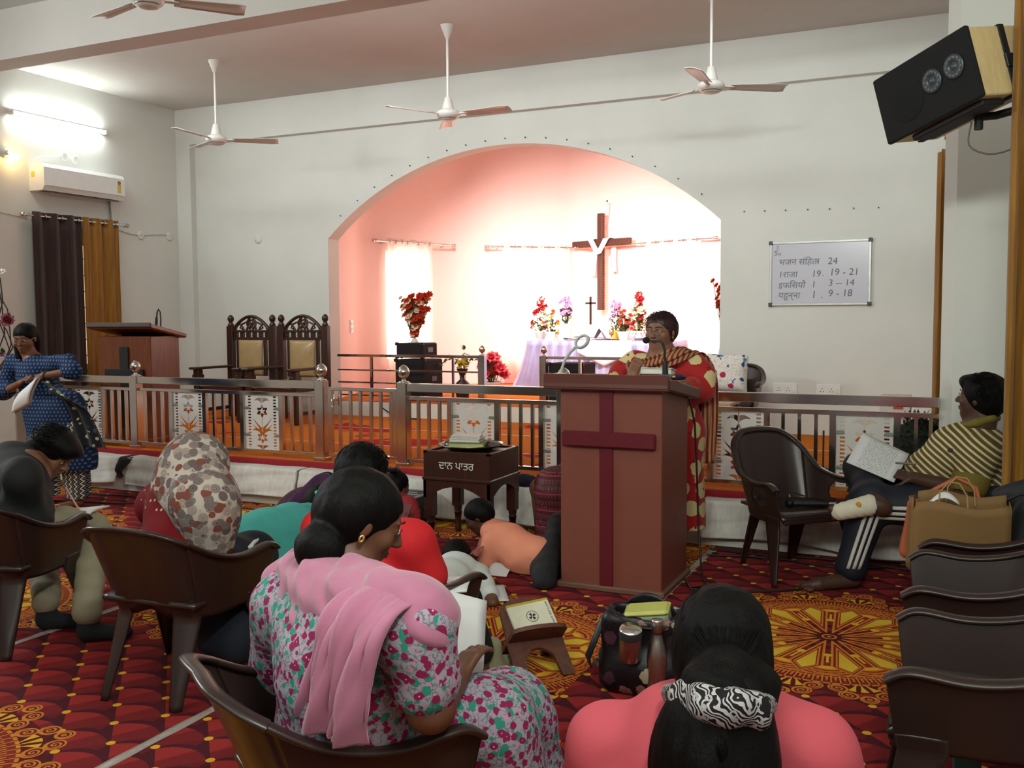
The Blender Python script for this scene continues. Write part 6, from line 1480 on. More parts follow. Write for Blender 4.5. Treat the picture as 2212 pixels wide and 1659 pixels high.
# 5 ---- the woman with the pink shawl in the foreground
def shawl_woman():
    Y0 = 1.86; A = lambda x, y, Y=Y0: at(x, y, Y+.10); SK = skin('brown','6a4431')
    c = A(782,1122,1.92); h = .235; t = person('woman seen from behind with a hair bun, pink shawl and floral dress, seated in front', (-1.31,1.90,0))
    B = SDF(.007); f = vn((.62,.62,-.42)); P,s,fw,u,R3 = head(B,c,f,h,(.15,.15,1)); pel = PA(-1.31,1.90,.50)
    nk = A(752,1235,1.86); sl, sr = A(628,1312,1.86), A(893,1350,1.66)
    B.chain([c-u*.09-f*.03,nk],[.06,.065],.03); B.cone((sl+sr)/2+PA(.02,.05,-.06),pel,.085,.12,.03)
    er, wr = A(930,1528,1.68), A(985,1465,1.98); el, wl = A(600,1500,2.0), A(760,1500,2.2)
    B.chain([sr,er,wr],[.062,.050,.034]); B.chain([sl,el,wl],[.058,.046,.034]); hand(B,wr,vn((.1,.8,.5)),(-.3,-.4,.8),.95,.6,1)
    kn = [A(1055,1560,2.08), PA(-1.10,2.36,.41)]
    for k_,q in zip(kn,(1,-1)): B.chain([pel+PA(q*.07,-q*.07,0),k_,PA(k_[0]+.02,k_[1]+.06,.08)],[.09,.06,.04],.03)
    B.build('body',SK,t); face_parts(t,P,R3,h)
    bun = A(690,1186,1.80)
    def ex(H):
        H.ell(bun,(.064,.055,.064),None,.008); H.ell(P(0,-.22,.05),(.34*h,.24*h,.28*h),R3,.05); H.cone(P(-.10,-.36,.0),bun,.04,.03,.01)
    hair_cap(t,P,R3,h,ex,-.08,.24,.006,1.02)
    def st(a,b,v,q):
        th = -1.9+3.8*a; p0 = P(.37*math.sin(th)*(.35+.65*b),.36*math.cos(th)*.9-.05,.50-.32*b); p1 = P(.40*math.sin(th)*.9,-.30,.22-.35*b); p2 = bun+PA(.02*math.sin(th*3),.01,.05*math.cos(th*5))
        w = (1-v)**2*p0+2*v*(1-v)*p1*1.0+v*v*p2; d = w-P(0,-.07,.15); k_ = np.linalg.norm(d); mn = .46*h
        return P(0,-.07,.15)+d*(max(k_,mn)/k_) if v < .8 else w
    K = SDF(.009); K.cone(sl,sr,.095,.095,.06); K.ell((sl+sr)/2+PA(-.0,.02,-.16),(.20,.15,.17),(0,0,R(-40)),.07); K.ell(PA(-1.31,1.885,.68),(.205,.165,.18),(0,0,R(-40)),.08); K.ell(pel+PA(0,.0,.0),(.20,.18,.13),(0,0,R(-40)),.08)
    K.chain([sr,sr+(er-sr)*.66],[.085,.080],.035); K.chain([sl,el,el+(wl-el)*.3],[.095,.08,.07],.04)
    K.disp = waves(.0055,30,((1,.3,.6),(-.6,.8,.5),(.3,.2,1)))
    tf = NT('white_floral_print'); v = tf.coord(); nz = E_(tf,tf.noise(v,60,3)); d1 = E_(tf,tf.voro(v,40)); d2 = E_(tf,tf.voro(tf.coord(loc=(2.2,1.1,.7)),36)); d3 = E_(tf,tf.voro(tf.coord(loc=(.7,3.1,1.9)),62)); pn = E_(tf,tf.noise(v,7,2))
    cc = tf.mix((nz-.5).abs().lt(.03),hexc('a09aa6'),hexc('70757f')); cc = tf.mix((d3+(nz-.5)*.5).lt(.26),cc,hexc('c98aa6')); cc = tf.mix((d2+(nz-.5)*.6).lt(.40)*pn.gt(.42),cc,hexc('2f8a78')); cc = tf.mix((d1+(nz-.5)*.75).lt(.42)*pn.lt(.60),cc,hexc('8a2050')); cc = tf.mix((d1+(nz-.5)*.3).lt(.09),cc,hexc('d9a0b4'))
    tf.base(cc); tf.set(.8,0,.2); tf.bump(tf.noise(v,10,3),.2,.02)
    K.build('dress_top',tf.m,t)
    D = SDF(.010); D.chain([pel+PA(.03,.0,-.02),kn[0]],[.15,.10],.06); D.chain([pel+PA(-.05,.06,-.02),kn[1]],[.14,.095],.06); D.cone(kn[0],kn[1],.10,.095,.08)
    D.cone(kn[0]+PA(.02,-.01,-.02),PA(kn[0][0]+.04,kn[0][1]+.02,.25),.105,.12,.05); D.cone(kn[1],PA(-1.07,2.40,.20),.10,.12,.06); D.plane((0,0,.17),(0,0,-1)); D.disp = waves(.007,30,((.5,.3,1),(-.6,.8,.5),(1,0,.2)))
    D.build('skirt',tf.m,t)
    # shawl: a wrap round the shoulders and a tail down the back
    SH = cloth_mat('pink_shawl','a5647f','b87590',.8,.35,0,1,(1,1,1)); CEN = (sl+sr)/2+PA(0,0,-.04)
    W_ = SDF(.007); W_.chain([A(640,1240,1.86),A(690,1268,1.76),A(770,1292,1.70),A(850,1308,1.66),A(897,1332,1.66)],[.055,.062,.064,.074,.086],.03)
    W_.chain([A(622,1262,1.92),A(640,1300,1.80),A(680,1345,1.73),A(735,1372,1.68)],[.05,.05,.04,.02],.03); W_.cone(A(612,1255,1.90),A(650,1215,1.95),.055,.045,.03); W_.cone(A(900,1340,1.68),A(905,1300,1.84),.075,.05,.03); W_.cone(A(835,1285,1.74),A(905,1335,1.70),.06,.08,.03)
    W_.chain([A(690,1232,1.82),A(760,1248,1.76),A(830,1272,1.76)],[.035,.045,.05],.03); W_.cone(A(897,1334,1.66),A(905,1345,1.66),.086,.080,.03)
    W_.chain([A(640,1290,1.86),A(655,1370,1.765),A(690,1430,1.71),A(735,1450,1.66)],[.05,.045,.04,.03],.03); W_.ell(A(735,1340,1.70),(.12,.05,.08),None,.04); W_.ell(c-u*.10-f*.02,(.075,.08,.09),None,.02,True)
    W_.disp = waves(.0085,58,((.55,-.2,1),(.35,.3,1),(.9,.1,.6)),1.2); W_.build('shawl_wrap',SH,t)
    def tail(u,v):
        pts=[A(845,1285,1.66),A(790,1310,1.585),A(742,1375,1.535),A(718,1460,1.53),A(702,1530,1.535),A(692,1582,1.55)]
        p = np.array(cr_([tuple(q) for q in pts],v)); w_=.235+.02*v; ex_ = np.array((.80,-.36,0)); fl = .020*math.sin(u*15+v*2)+.012*math.sin(u*29-v*5)+.007*math.sin(u*57+v*9)
        return Vector(p+ex_*((u-.5)*w_)+np.array((.36,.80,0))*(-fl+.12*(u-.5)**2)+np.array((0,0,.03*math.sin(u*3)*(1-v))))
    MB().grid(tail,36,36,thick=.006).build('shawl_tail',SH,t)
    MB().tube([P(.37,-.02+.02*math.cos(a),-.15+.035*math.sin(a)) for a in [k*math.pi/6 for k in range(12)]],.004,5,closed=True).build('earring',GOLD,t)
    sheet('paper','white paper on the lap of the woman with the pink shawl',Vector(A(975,1405,2.08)),(.35,.55,-.25),(-.25,.05,1),.20,.30,.02,PAPER)
shawl_woman()

# 14 ---- the woman in the coral t-shirt in the foreground
def coral_woman():
    Y0 = 2.0; A = lambda x, y, Y=Y0: at(x, y, Y); SK = skin('tan','7a5038')
    c = A(1560,1395,2.02); h = .235; base=(A(1540,1650,2.0)[0],2.02,0); t = person('woman in a coral t-shirt with a long black ponytail seated on the floor', base)
    B = SDF(.007); f = vn((-.22,.95,-.18)); P,s,fw,u,R3 = head(B,c,f,h,(0,0,1))
    sl, sr = A(1322,1612,2.0), A(1745,1632,1.98); nk = A(1556,1545,1.98); pel = PA(base[0],2.06,.12)
    B.chain([c-u*.10,nk],[.058,.065],.03); B.cone((sl+sr)/2,pel,.12,.15,.05)
    el, er = PA(sl[0]-.10,2.12,.30), PA(sr[0]+.09,2.10,.28); wl, wr = PA(base[0]-.12,2.42,.26), PA(base[0]+.12,2.42,.25)
    B.chain([sl,el,wl],[.055,.045,.03]); B.chain([sr,er,wr],[.055,.045,.03]); hand(B,wl,(.6,.6,0),(0,0,1),.95,.5,1); hand(B,wr,(-.6,.6,0),(0,0,1),.95,.5,-1)
    for q in (-1,1): B.chain([pel+PA(q*.10,.0,-.02),PA(base[0]+q*.38,2.40,.12),PA(base[0]-q*.05,2.50,.07)],[.09,.065,.04],.03)
    B.plane((0,0,.002),(0,0,-1)); B.build('body',SK,t); face_parts(t,P,R3,h,False)
    T = SDF(.009); T.cone(sl,sr,.092,.092,.07); T.cone(A(1450,1560,2.0),A(1660,1565,2.0),.068,.068,.06); T.cone((sl+sr)/2+PA(0,.01,-.03),pel+PA(0,-.02,.06),.165,.18,.08); T.ell((sl+sr)/2+PA(0,-.02,-.16),(.235,.15,.2),None,.08)
    T.chain([sl,sl+(el-sl)*.62],[.098,.092],.04); T.chain([sr,sr+(er-sr)*.62],[.098,.092],.04); T.plane((0,0,.006),(0,0,-1)); T.disp = lambda X,Y,Z: waves(.0035,26,((1,.3,.6),(-.6,.8,.5),(.2,.4,1)))(X,Y,Z)+.005*np.sin((Z*.8+np.abs(X+.44)*.75)*75+2*np.sin(X*9))*np.clip((np.abs(X+.44)-.07)*7,0,1)*np.clip(1.5-np.abs(X+.44)*5,0,1)
    T.build('t_shirt',M('coral_jersey','c9525e',.85,var=.05,scale=6,bump=.06,bscale=160),t)
    L_ = SDF(.012)
    for q in (-1,1): L_.chain([pel+PA(q*.09,.0,-.0),PA(base[0]+q*.38,2.40,.12),PA(base[0]-q*.0,2.48,.08)],[.125,.09,.06],.05)
    L_.plane((0,0,.004),(0,0,-1)); L_.build('trousers',M('dark_navy_trousers','0c1322',.9),t)
    tie = A(1572,1442,1.83); low = A(1552,1535,1.80)
    def ex(H):
        H.ell(P(0,-.05,.08),(.425*h,.46*h,.46*h),R3,.02); H.ell(P(0,-.15,-.22),(.40*h,.30*h,.36*h),R3,.05); H.cone(tie+PA(0,.01,.0),A(1560,1480,1.82),.036,.07,.04); H.cone(A(1560,1490,1.85),low+PA(0,.02,0),.072,.07,.05)
        H.cone(A(1650,1480,1.9),A(1640,1525,1.87),.035,.03,.04)
    hair_cap(t,P,R3,h,ex,-.08,.2,.006,1.04)
    HT = SDF(.007); HT.chain([low+PA(0,.0,-.02),A(1546,1600,1.80),A(1545,1660,1.80),PA(A(1545,1660,1.8)[0],1.80,.28)],[.072,.095,.108,.10],.03); HT.ell(A(1510,1660,1.80),(.09,.05,.16),None,.05); HT.ell(A(1610,1640,1.80),(.06,.04,.16),None,.04)
    HT.disp = waves(.003,120,((1,.25,.05),(-.8,.6,.05),(.6,-.7,.08)),.4); HT.build('ponytail',HAIR,t)
    def st(a,b,v,q):
        x = 1470+170*a; p0 = A(1515+75*a,1548+10*b,1.75+.06*abs(a-.5)); p1 = A(x,1605,1.705+.14*abs(a-.5)**1.3*2); p2 = A(x+(a-.5)*70+q.uniform(-2,2),1670,1.70+.15*abs(a-.5)**1.3*2); p3 = p2+PA((a-.5)*.05,0,-.12)
        return tuple(cr_([tuple(p0),tuple(p1),tuple(p2),tuple(p3)],v))
    strands('hair_strands',t,st,170,10,.0016)
    def st2(a,b,v,q):
        th = -2.2+4.4*a; p0 = P(.2*math.sin(th)*b,.25,.50); ph = v*2.0-.2
        d = np.array((math.sin(th)*math.sin(min(ph*.9+.25,1.5)),.55-ph*.95,math.cos(ph*.9)*.95-.10*ph)); d = d/np.linalg.norm(d)
        w = P(d[0]*.452,-.05+d[1]*.485,.08+d[2]*.485)
        k = max(0,(v-.72)/.28); return tuple(w*(1-k)+(tie+PA(.02*math.sin(th),.0,.01))*k)
    strands('hair_strands',t,st2,150,12,.0013,seed=8)
    SC_ = SDF(.0065); SC_.chain([A(1452,1502,1.90),A(1478,1506,1.80),A(1530,1518,1.745),A(1580,1530,1.735),A(1630,1534,1.78),A(1660,1522,1.88)],[.022,.030,.034,.036,.032,.022],.015); SC_.disp = waves(.005,60,((1,.3,.8),(-.5,.3,1)),1.1)
    tb = NT('black_white_scarf'); v = tb.coord(); w = tb.n('ShaderNodeTexWave'); tb.t.links.new(tb.coord(rot=(0,.9,.3)),w.inputs[0]); w.inputs['Scale'].default_value = 34; w.inputs['Distortion'].default_value = 14; w.inputs['Detail'].default_value = 1
    d = E_(tb,tb.voro(v,42)); cc = tb.mix(E_(tb,w.outputs[1]).gt(.58)*E_(tb,tb.noise(v,11,2)).gt(.40),hexc('121013'),hexc('b8b4b4')); cc = tb.mix(d.lt(.30)*d.gt(.16),cc,hexc('a5a1a2')); tb.base(cc); tb.set(.7,0,.3)
    SC_.build('neck_scarf',tb.m,t)
coral_woman()

# 6 ---- the listener in the red shirt on the middle chair
def red_listener():
    A = at; SK = skin('brown','6a4431'); c = A(785,1028,3.22); h=.225; t = person('listener in a bright red shirt with short black hair on the middle chair', (-1.95,3.05,0))
    B = SDF(.010); f = vn((.05,.95,-.30)); P,s,fw,u,R3 = head(B,c,f,h,(0,0,1)); pel=PA(-1.95,3.05,.46); nk=A(795,1112,3.15); sl,sr=A(700,1150,3.1),A(888,1172,3.05)
    B.chain([c-u*.1,nk],[.056,.06],.03); B.cone((sl+sr)/2,pel,.12,.13,.05); er,wr=A(932,1248,3.1),A(905,1265,3.4); el,wl=A(690,1240,3.2),A(780,1250,3.5)
    B.chain([sr,er,wr],[.052,.04,.028]); B.chain([sl,el,wl],[.05,.04,.028]); hand(B,wr,(-.3,.9,-.1),(0,0,1),.9,.5,-1)
    an=[]
    for q,kx in ((1,-1.80),(-1,-2.02)):
        k_=PA(kx,3.40,.37); a_=PA(kx+.03,3.50,.09); an.append((k_,a_)); B.chain([pel+PA(q*.09,0,0),k_,a_],[.085,.06,.04],.03); B.cone(a_+PA(0,0,-.055),a_+PA(.04,.13,-.065),.036,.026,.02)
    B.plane((0,0,.003),(0,0,-1)); B.build('body',SK,t)
    hair_cap(t,P,R3,h,lambda H:(H.ell(P(0,-.1,.12),(.43*h,.47*h,.45*h),R3,.03),H.ell(P(-.25,-.1,-.15),(.2*h,.3*h,.30*h),R3,.03)),-.05,.24,.008,1.03); tufts(t,P,h,600,.002,7,-.2,.08,None,(0,-.4,-.7),1.10)
    S=SDF(.010); S.cone(sl,sr,.085,.085,.06); S.ell((sl+sr)/2+PA(0,0,-.14),(.20,.14,.18),None,.08); S.cone((sl+sr)/2+PA(0,0,-.2),pel,.16,.17,.08); S.chain([sr,sr+(er-sr)*.9],[.085,.075],.04); S.chain([sl,sl+(el-sl)*.9],[.085,.075],.04)
    S.disp=waves(.005,28,((1,.3,.6),(-.6,.8,.5))); S.build('shirt',M('bright_red_shirt','c4121c',.8,var=.06,bump=.08),t)
    T=SDF(.011)
    for (k_,a_),q in zip(an,(1,-1)): T.chain([pel+PA(q*.09,0,-.04),k_,a_+PA(0,0,.03)],[.085,.068,.058],.04)
    T.disp=waves(.005,34,((.3,.3,1),(-.6,.8,.6))); T.build('trousers',M('black_trousers','0d0d10',.9,var=.2),t)
    F=MB(); p=PA(-1.74,3.58,0); S2=SDF(.009); S2.cone(p+PA(0,-.02,.035),p+PA(.03,.12,.025),.045,.03,.02); S2.cone(p+PA(0,-.02,.04),p+PA(-.0,-.02,.13),.042,.038,.02); S2.plane((0,0,.003),(0,0,-1)); S2.build('sock',M('beige_sock','8c8a6a',.9),t)
    sheet('paper','white papers on the lap of the listener in the red shirt',Vector(A(952,1262,3.16)),(.9,.35,.05),(-.3,.9,.1),.22,.2,.01,PAPER,.006)
red_listener()

# children on the floor
def kid(label, c, f, up, h, tors, rad, shirt, sk, arms=(), legs=(), leg_mat=None, hairx=None, res=.010, sleeve=.5, wav=.005, extra=None, low=None):
    """tors = spine points neck to hip; arms = (shoulder, elbow, wrist); legs = (hip, knee, ankle)"""
    hip = tors[-1]; t = person(label, (hip[0],hip[1],0)); B = SDF(res); P,s,fw,u,R3 = head(B,c,f,h,up)
    B.chain([np.array(c)-np.array(P(0,0,.3))*0+ (np.array(P(0,-.1,-.45))-np.array(c)), tors[0]],[.042,.046],.03); B.chain(tors,[r*.75 for r in rad],.04)
    for a in arms:
        B.chain(a,[.036,.031,.022],.02); d = vn(np.array(a[2])-np.array(a[1])); hand(B,a[2],d+PA(0,0,-.0),(0,0,1),.75,.4,1)
    for l in legs:
        B.chain(l,[.06,.045,.03],.02); l2 = np.array(l[2]); d = vn(l2-np.array(l[1])); B.cone(l2,l2+d*.05+PA(.0,.0,-.02),.028,.02,.02)
    B.plane((0,0,.003),(0,0,-1)); B.build('body',sk,t)
    hair_cap(t,P,R3,h,hairx,-.05,.24,.008,1.02)
    S = SDF(res); S.chain(tors,rad,.05)
    for a in arms: a0,a1 = np.array(a[0]),np.array(a[1]); S.cone(a0,a0+(a1-a0)*sleeve,.058,.055,.04)
    if extra: extra(S)
    S.plane((0,0,.006 if low is None else low),(0,0,-1)); S.disp = waves(wav,32,((1,.3,.6),(-.6,.8,.5),(.5,-.6,.8))); S.build('top',shirt,t)
    if legs:
        T = SDF(res)
        for l in legs: T.chain([np.array(l[0]),np.array(l[1]),np.array(l[1])+(np.array(l[2])-np.array(l[1]))*.92],[.082,.062,.05],.04)
        T.plane((0,0,.005),(0,0,-1)); T.disp = waves(.004,36,((.3,.3,1),(-.6,.8,.6))); T.build('trousers',leg_mat,t)
    return t, P, R3
SKB = skin('brown','6a4431')
JEAN = M('black_jeans','17181b',.85,var=.35,scale=20,bump=.15)
# 12 boy in orange
A = at
kid('boy in an orange t-shirt and black jeans crouching on the carpet beside the podium', A(1034,1116,5.22), (-.82,-.25,-.55), (-.3,0,1), .20,
    [A(1066,1150,5.22),A(1095,1172,5.20),A(1135,1198,5.16),A(1172,1208,5.16)], [.085,.115,.115,.115], M('orange_jersey','dd8a6e',.85,var=.05,bump=.08), skin('dark','4a3024'),
    [(A(1062,1170,5.12),A(1046,1235,5.10),A(1010,1200,5.05)),(A(1058,1165,5.32),A(1030,1225,5.40),A(1000,1205,5.3))], [(A(1170,1220,5.12),PA(*on_floor(1176,1250,.05)),A(1203,1118,5.45)),(A(1175,1215,5.24),PA(*on_floor(1196,1225,.05)),A(1214,1120,5.55))], JEAN, None, .009, 1.0, .006,
    lambda S:(S.cone(A(1130,1215,5.14),A(1140,1243,5.12),.09,.045,.05),S.cone(A(1165,1205,5.14),A(1150,1240,5.12),.11,.06,.05)))
sheet('paper','small white paper on the carpet under the boy in orange',PA(*on_floor(1070,1236,.02))+PA(0,.05,.0),(1,.1,0),(-.1,.8,.35),.13,.16,.004,PAPER)
sheet('notebook','pinkish notebook held by the boy in orange',Vector(A(1012,1195,5.0)),(.9,0,.45),(0,.9,.1),.16,.12,.002,M('pink_notebook','a06a66',.6),.008)['category']='book'
# 11 boy in white, lying
kid('boy in a white t-shirt lying on the carpet, head turned away', A(988,1205,4.93), (.1,.85,-.5), (0,.4,.9), .20,
    [A(990,1225,4.80),A(985,1243,4.65),A(965,1262,4.45),A(945,1290,4.25)], [.085,.125,.125,.12], M('white_jersey','d4dad8',.85,var=.04,bump=.06), SKB,
    [(A(1035,1240,4.72),A(1064,1303,4.46),A(1060,1262,4.70)),(A(940,1235,4.8),A(925,1275,4.7),A(960,1240,4.95))], [(A(950,1300,4.22),PA(-2.45,3.98,.06),PA(-2.5,3.75,.05)),(A(930,1300,4.22),PA(-2.6,3.98,.06),PA(-2.65,3.75,.05))], JEAN, None, .009, .72, .005)
sheet('paper','white sheet on the carpet under the arm of the boy in white',PA(*on_floor(1058,1285,.01))+PA(.0,.0,.01),(.8,.5,0),(-.5,.8,.1),.18,.24,.003,PAPER)
# 8 girl in turquoise, bent forward
tq,P_q,R_q = kid('girl in a turquoise top kneeling and bending over the floor', A(694,1092,4.25), (.75,.45,-.62), (.3,.2,1), .20,
    [A(668,1120,4.15),A(630,1140,3.98),A(570,1160,3.80),A(525,1178,3.66)], [.085,.12,.135,.135], M('turquoise_jersey','45a39c',.85,var=.06,bump=.06), SKB,
    [(A(655,1138,3.98),A(640,1212,3.92),A(690,1235,4.1))], [(A(530,1195,3.62),PA(-3.05,3.92,.07),PA(-3.35,3.60,.06)),(A(540,1190,3.75),PA(-3.0,4.1,.07),PA(-3.32,3.8,.06))], JEAN,
    lambda H:H.cone(A(690,1068,4.22),A(672,1100,4.18),.05,.03,.03), .009, .30, .006, lambda S:(S.cone(A(525,1185,3.66),A(600,1280,3.72),.12,.10,.06),S.cone(A(620,1160,3.9),A(610,1250,3.75),.10,.09,.06)))
p=A(690,1066,4.12); tag(MB(Matrix.Translation(p) @ Euler((.3,.2,-.2)).to_matrix().to_4x4()).bbox(-.028,.028,-.012,.012,-.010,.010,.005).build('hair_clip',M('turquoise_clip','3fd0b4',.4),tq))
# 10 child in lime
lt,P_l,R_l = kid('small child in a lime green dress with bows, crouching beside the pink shawl', A(716,1245,3.72), (.7,.6,-.4), (0,0,1), .19,
    [A(690,1262,3.62),A(668,1285,3.55),A(650,1330,3.5)], [.08,.115,.13], M('lime_dress','a5c48a',.85,var=.05,bump=.06), SKB, [], [], None, None, .010, .5, .005, lambda S:S.cone(A(640,1250,3.55),A(610,1300,3.5),.06,.09,.05))
for k_ in (-1,1): MB(Matrix.Translation(A(599+k_*7,1246,3.40)) @ Euler((.2,k_*.5,.3)).to_matrix().to_4x4()).bbox(-.02,.02,-.008,.008,-.014,.014,.006).build('bow',M('lime_bow','93cf82',.7),lt)
# 9 girl with purple scarf
kid('girl with a purple scarf bending low near the step, only her head and shoulder showing', A(708,1058,5.2), (.7,.4,-.55), (.2,.2,1), .205,
    [A(690,1088,5.1),A(660,1098,5.0),A(640,1120,4.95)], [.085,.12,.13], M('dark_maroon_dress','3a1428',.85,var=.1), skin('dark','4a3024'), [], [], None, None, .010, .5, .005, lambda S:S.cone(A(650,1110,4.95),PA(*on_floor(655,1190,.10)),.14,.16,.08))
PUR = cloth_mat('purple_scarf','4a2a50','5e3866',.8,.2,0,1,(1,1,1))
def pur(u,v):
    pts=[A(712,1030,5.08),A(690,1038,4.98),A(668,1062,4.9),A(648,1082,4.86),A(632,1100,4.86)]
    p=np.array(cr_([tuple(q) for q in pts],v)); return Vector(p+np.array((.03,.10,-.12))*(u-.2)*(1+v)+np.array((0,0,.012*math.sin(u*14+v*3))))
tag(MB().grid(pur,10,24,thick=.005).build('scarf',PUR),'purple scarf over the head and back of the girl bending near the step','scarf')
# 7 small child in red with a bow
ct_,_,_ = kid('small child in dark red with a black hair bow, seated beside the amplifier box', A(858,1050,5.28), (.25,.9,-.25), (0,0,1), .185,
    [A(862,1085,5.25),A(866,1110,5.22),A(868,1160,5.2)], [.07,.105,.125], M('dark_red_dress','8c1420',.85,var=.06), SKB, [(A(884,1090,5.2),A(892,1120,5.1),A(872,1108,5.0))], [], None,
    lambda H:(H.ell(A(850,1018,5.2),(.03,.02,.022),None,.01)), .009, .9)
for k_ in (-1,1): MB(Matrix.Translation(A(850+k_*9,1014,5.14)) @ Euler((.2,k_*.6,0)).to_matrix().to_4x4()).bbox(-.022,.022,-.008,.008,-.014,.014,.006).build('bow',BLACKP,ct_)
p=A(866,1108,4.95); t_=MB(Matrix.Translation(p) @ Euler((.9,.3,.3)).to_matrix().to_4x4()).bbox(-.05,.05,-.07,.07,-.008,.008,.003).build('book',M('dark_pink_cover','6e3038',.5)); tag(t_,'dark pink book held by the small child in red','book')

# 13 seated woman in a patterned shawl behind the podium
def hidden_woman():
    c=A(1262,985,5.98); t=person('woman in a red patterned shawl sitting on the step behind the podium',(c[0],6.05,0)); SK=skin('brown','6a4431')
    B=SDF(.010); P,s,fw,u,R3=head(B,c,vn((-.4,-.9,-.2)),.215,(0,0,1)); pel=PA(c[0],6.08,.42); B.chain([c-u*.13,c-u*.26,pel],[.055,.11,.13],.04)
    for q in (-1,1): B.chain([pel+PA(q*.09,0,0),PA(c[0]+q*.12-.1,5.72,.40),PA(c[0]+q*.10-.1,5.72,.07)],[.08,.055,.038],.03); B.cone(PA(c[0]+q*.10-.1,5.72,.035),PA(c[0]+q*.10-.12,5.60,.025),.034,.025,.02)
    B.plane((0,0,.003),(0,0,-1)); B.build('body',SK,t); face_parts(t,P,R3,.215); hair_cap(t,P,R3,.215,None,-.1,.2,.009)
    S=SDF(.010); S.cone(c+PA(-.16,0,-.26),c+PA(.16,0,-.26),.09,.09,.06); S.cone(c+PA(0,0,-.3),pel+PA(0,-.02,.02),.17,.19,.08); S.chain([A(1222,1045,5.9),A(1200,1085,5.85),A(1192,1125,5.83)],[.08,.07,.055],.05); S.cone(pel+PA(0,0,0),PA(c[0]-.1,5.74,.40),.16,.14,.08); S.cone(PA(c[0]-.1,5.74,.38),PA(c[0]-.1,5.76,.10),.15,.15,.05); S.plane((0,0,.06),(0,0,-1)); S.disp=waves(.006,30,((1,.3,.5),(-.6,.8,.4)))
    ts=NT('red_sequin_shawl'); X,Y_,Z=ts.sep(ts.coord()); d=E_(ts,ts.voro(ts.coord(),60,rand=.3)); cc=ts.mix((Z*22).fract().lt(.5),hexc('4a1620'),hexc('6e2a2c')); cc=ts.mix((X*46).fract().lt(.4)*(Z*22).fract().lt(.35),cc,hexc('1e1a2a')); cc=ts.mix((Z*9).fract().near(.5,.03),cc,hexc('a83048')); cc=ts.mix(d.lt(.16)*(Z*9).fract().gt(.5),cc,hexc('b09060')); ts.base(cc); ts.set(.6,0,.4)
    S.build('shawl',ts.m,t)
hidden_woman()
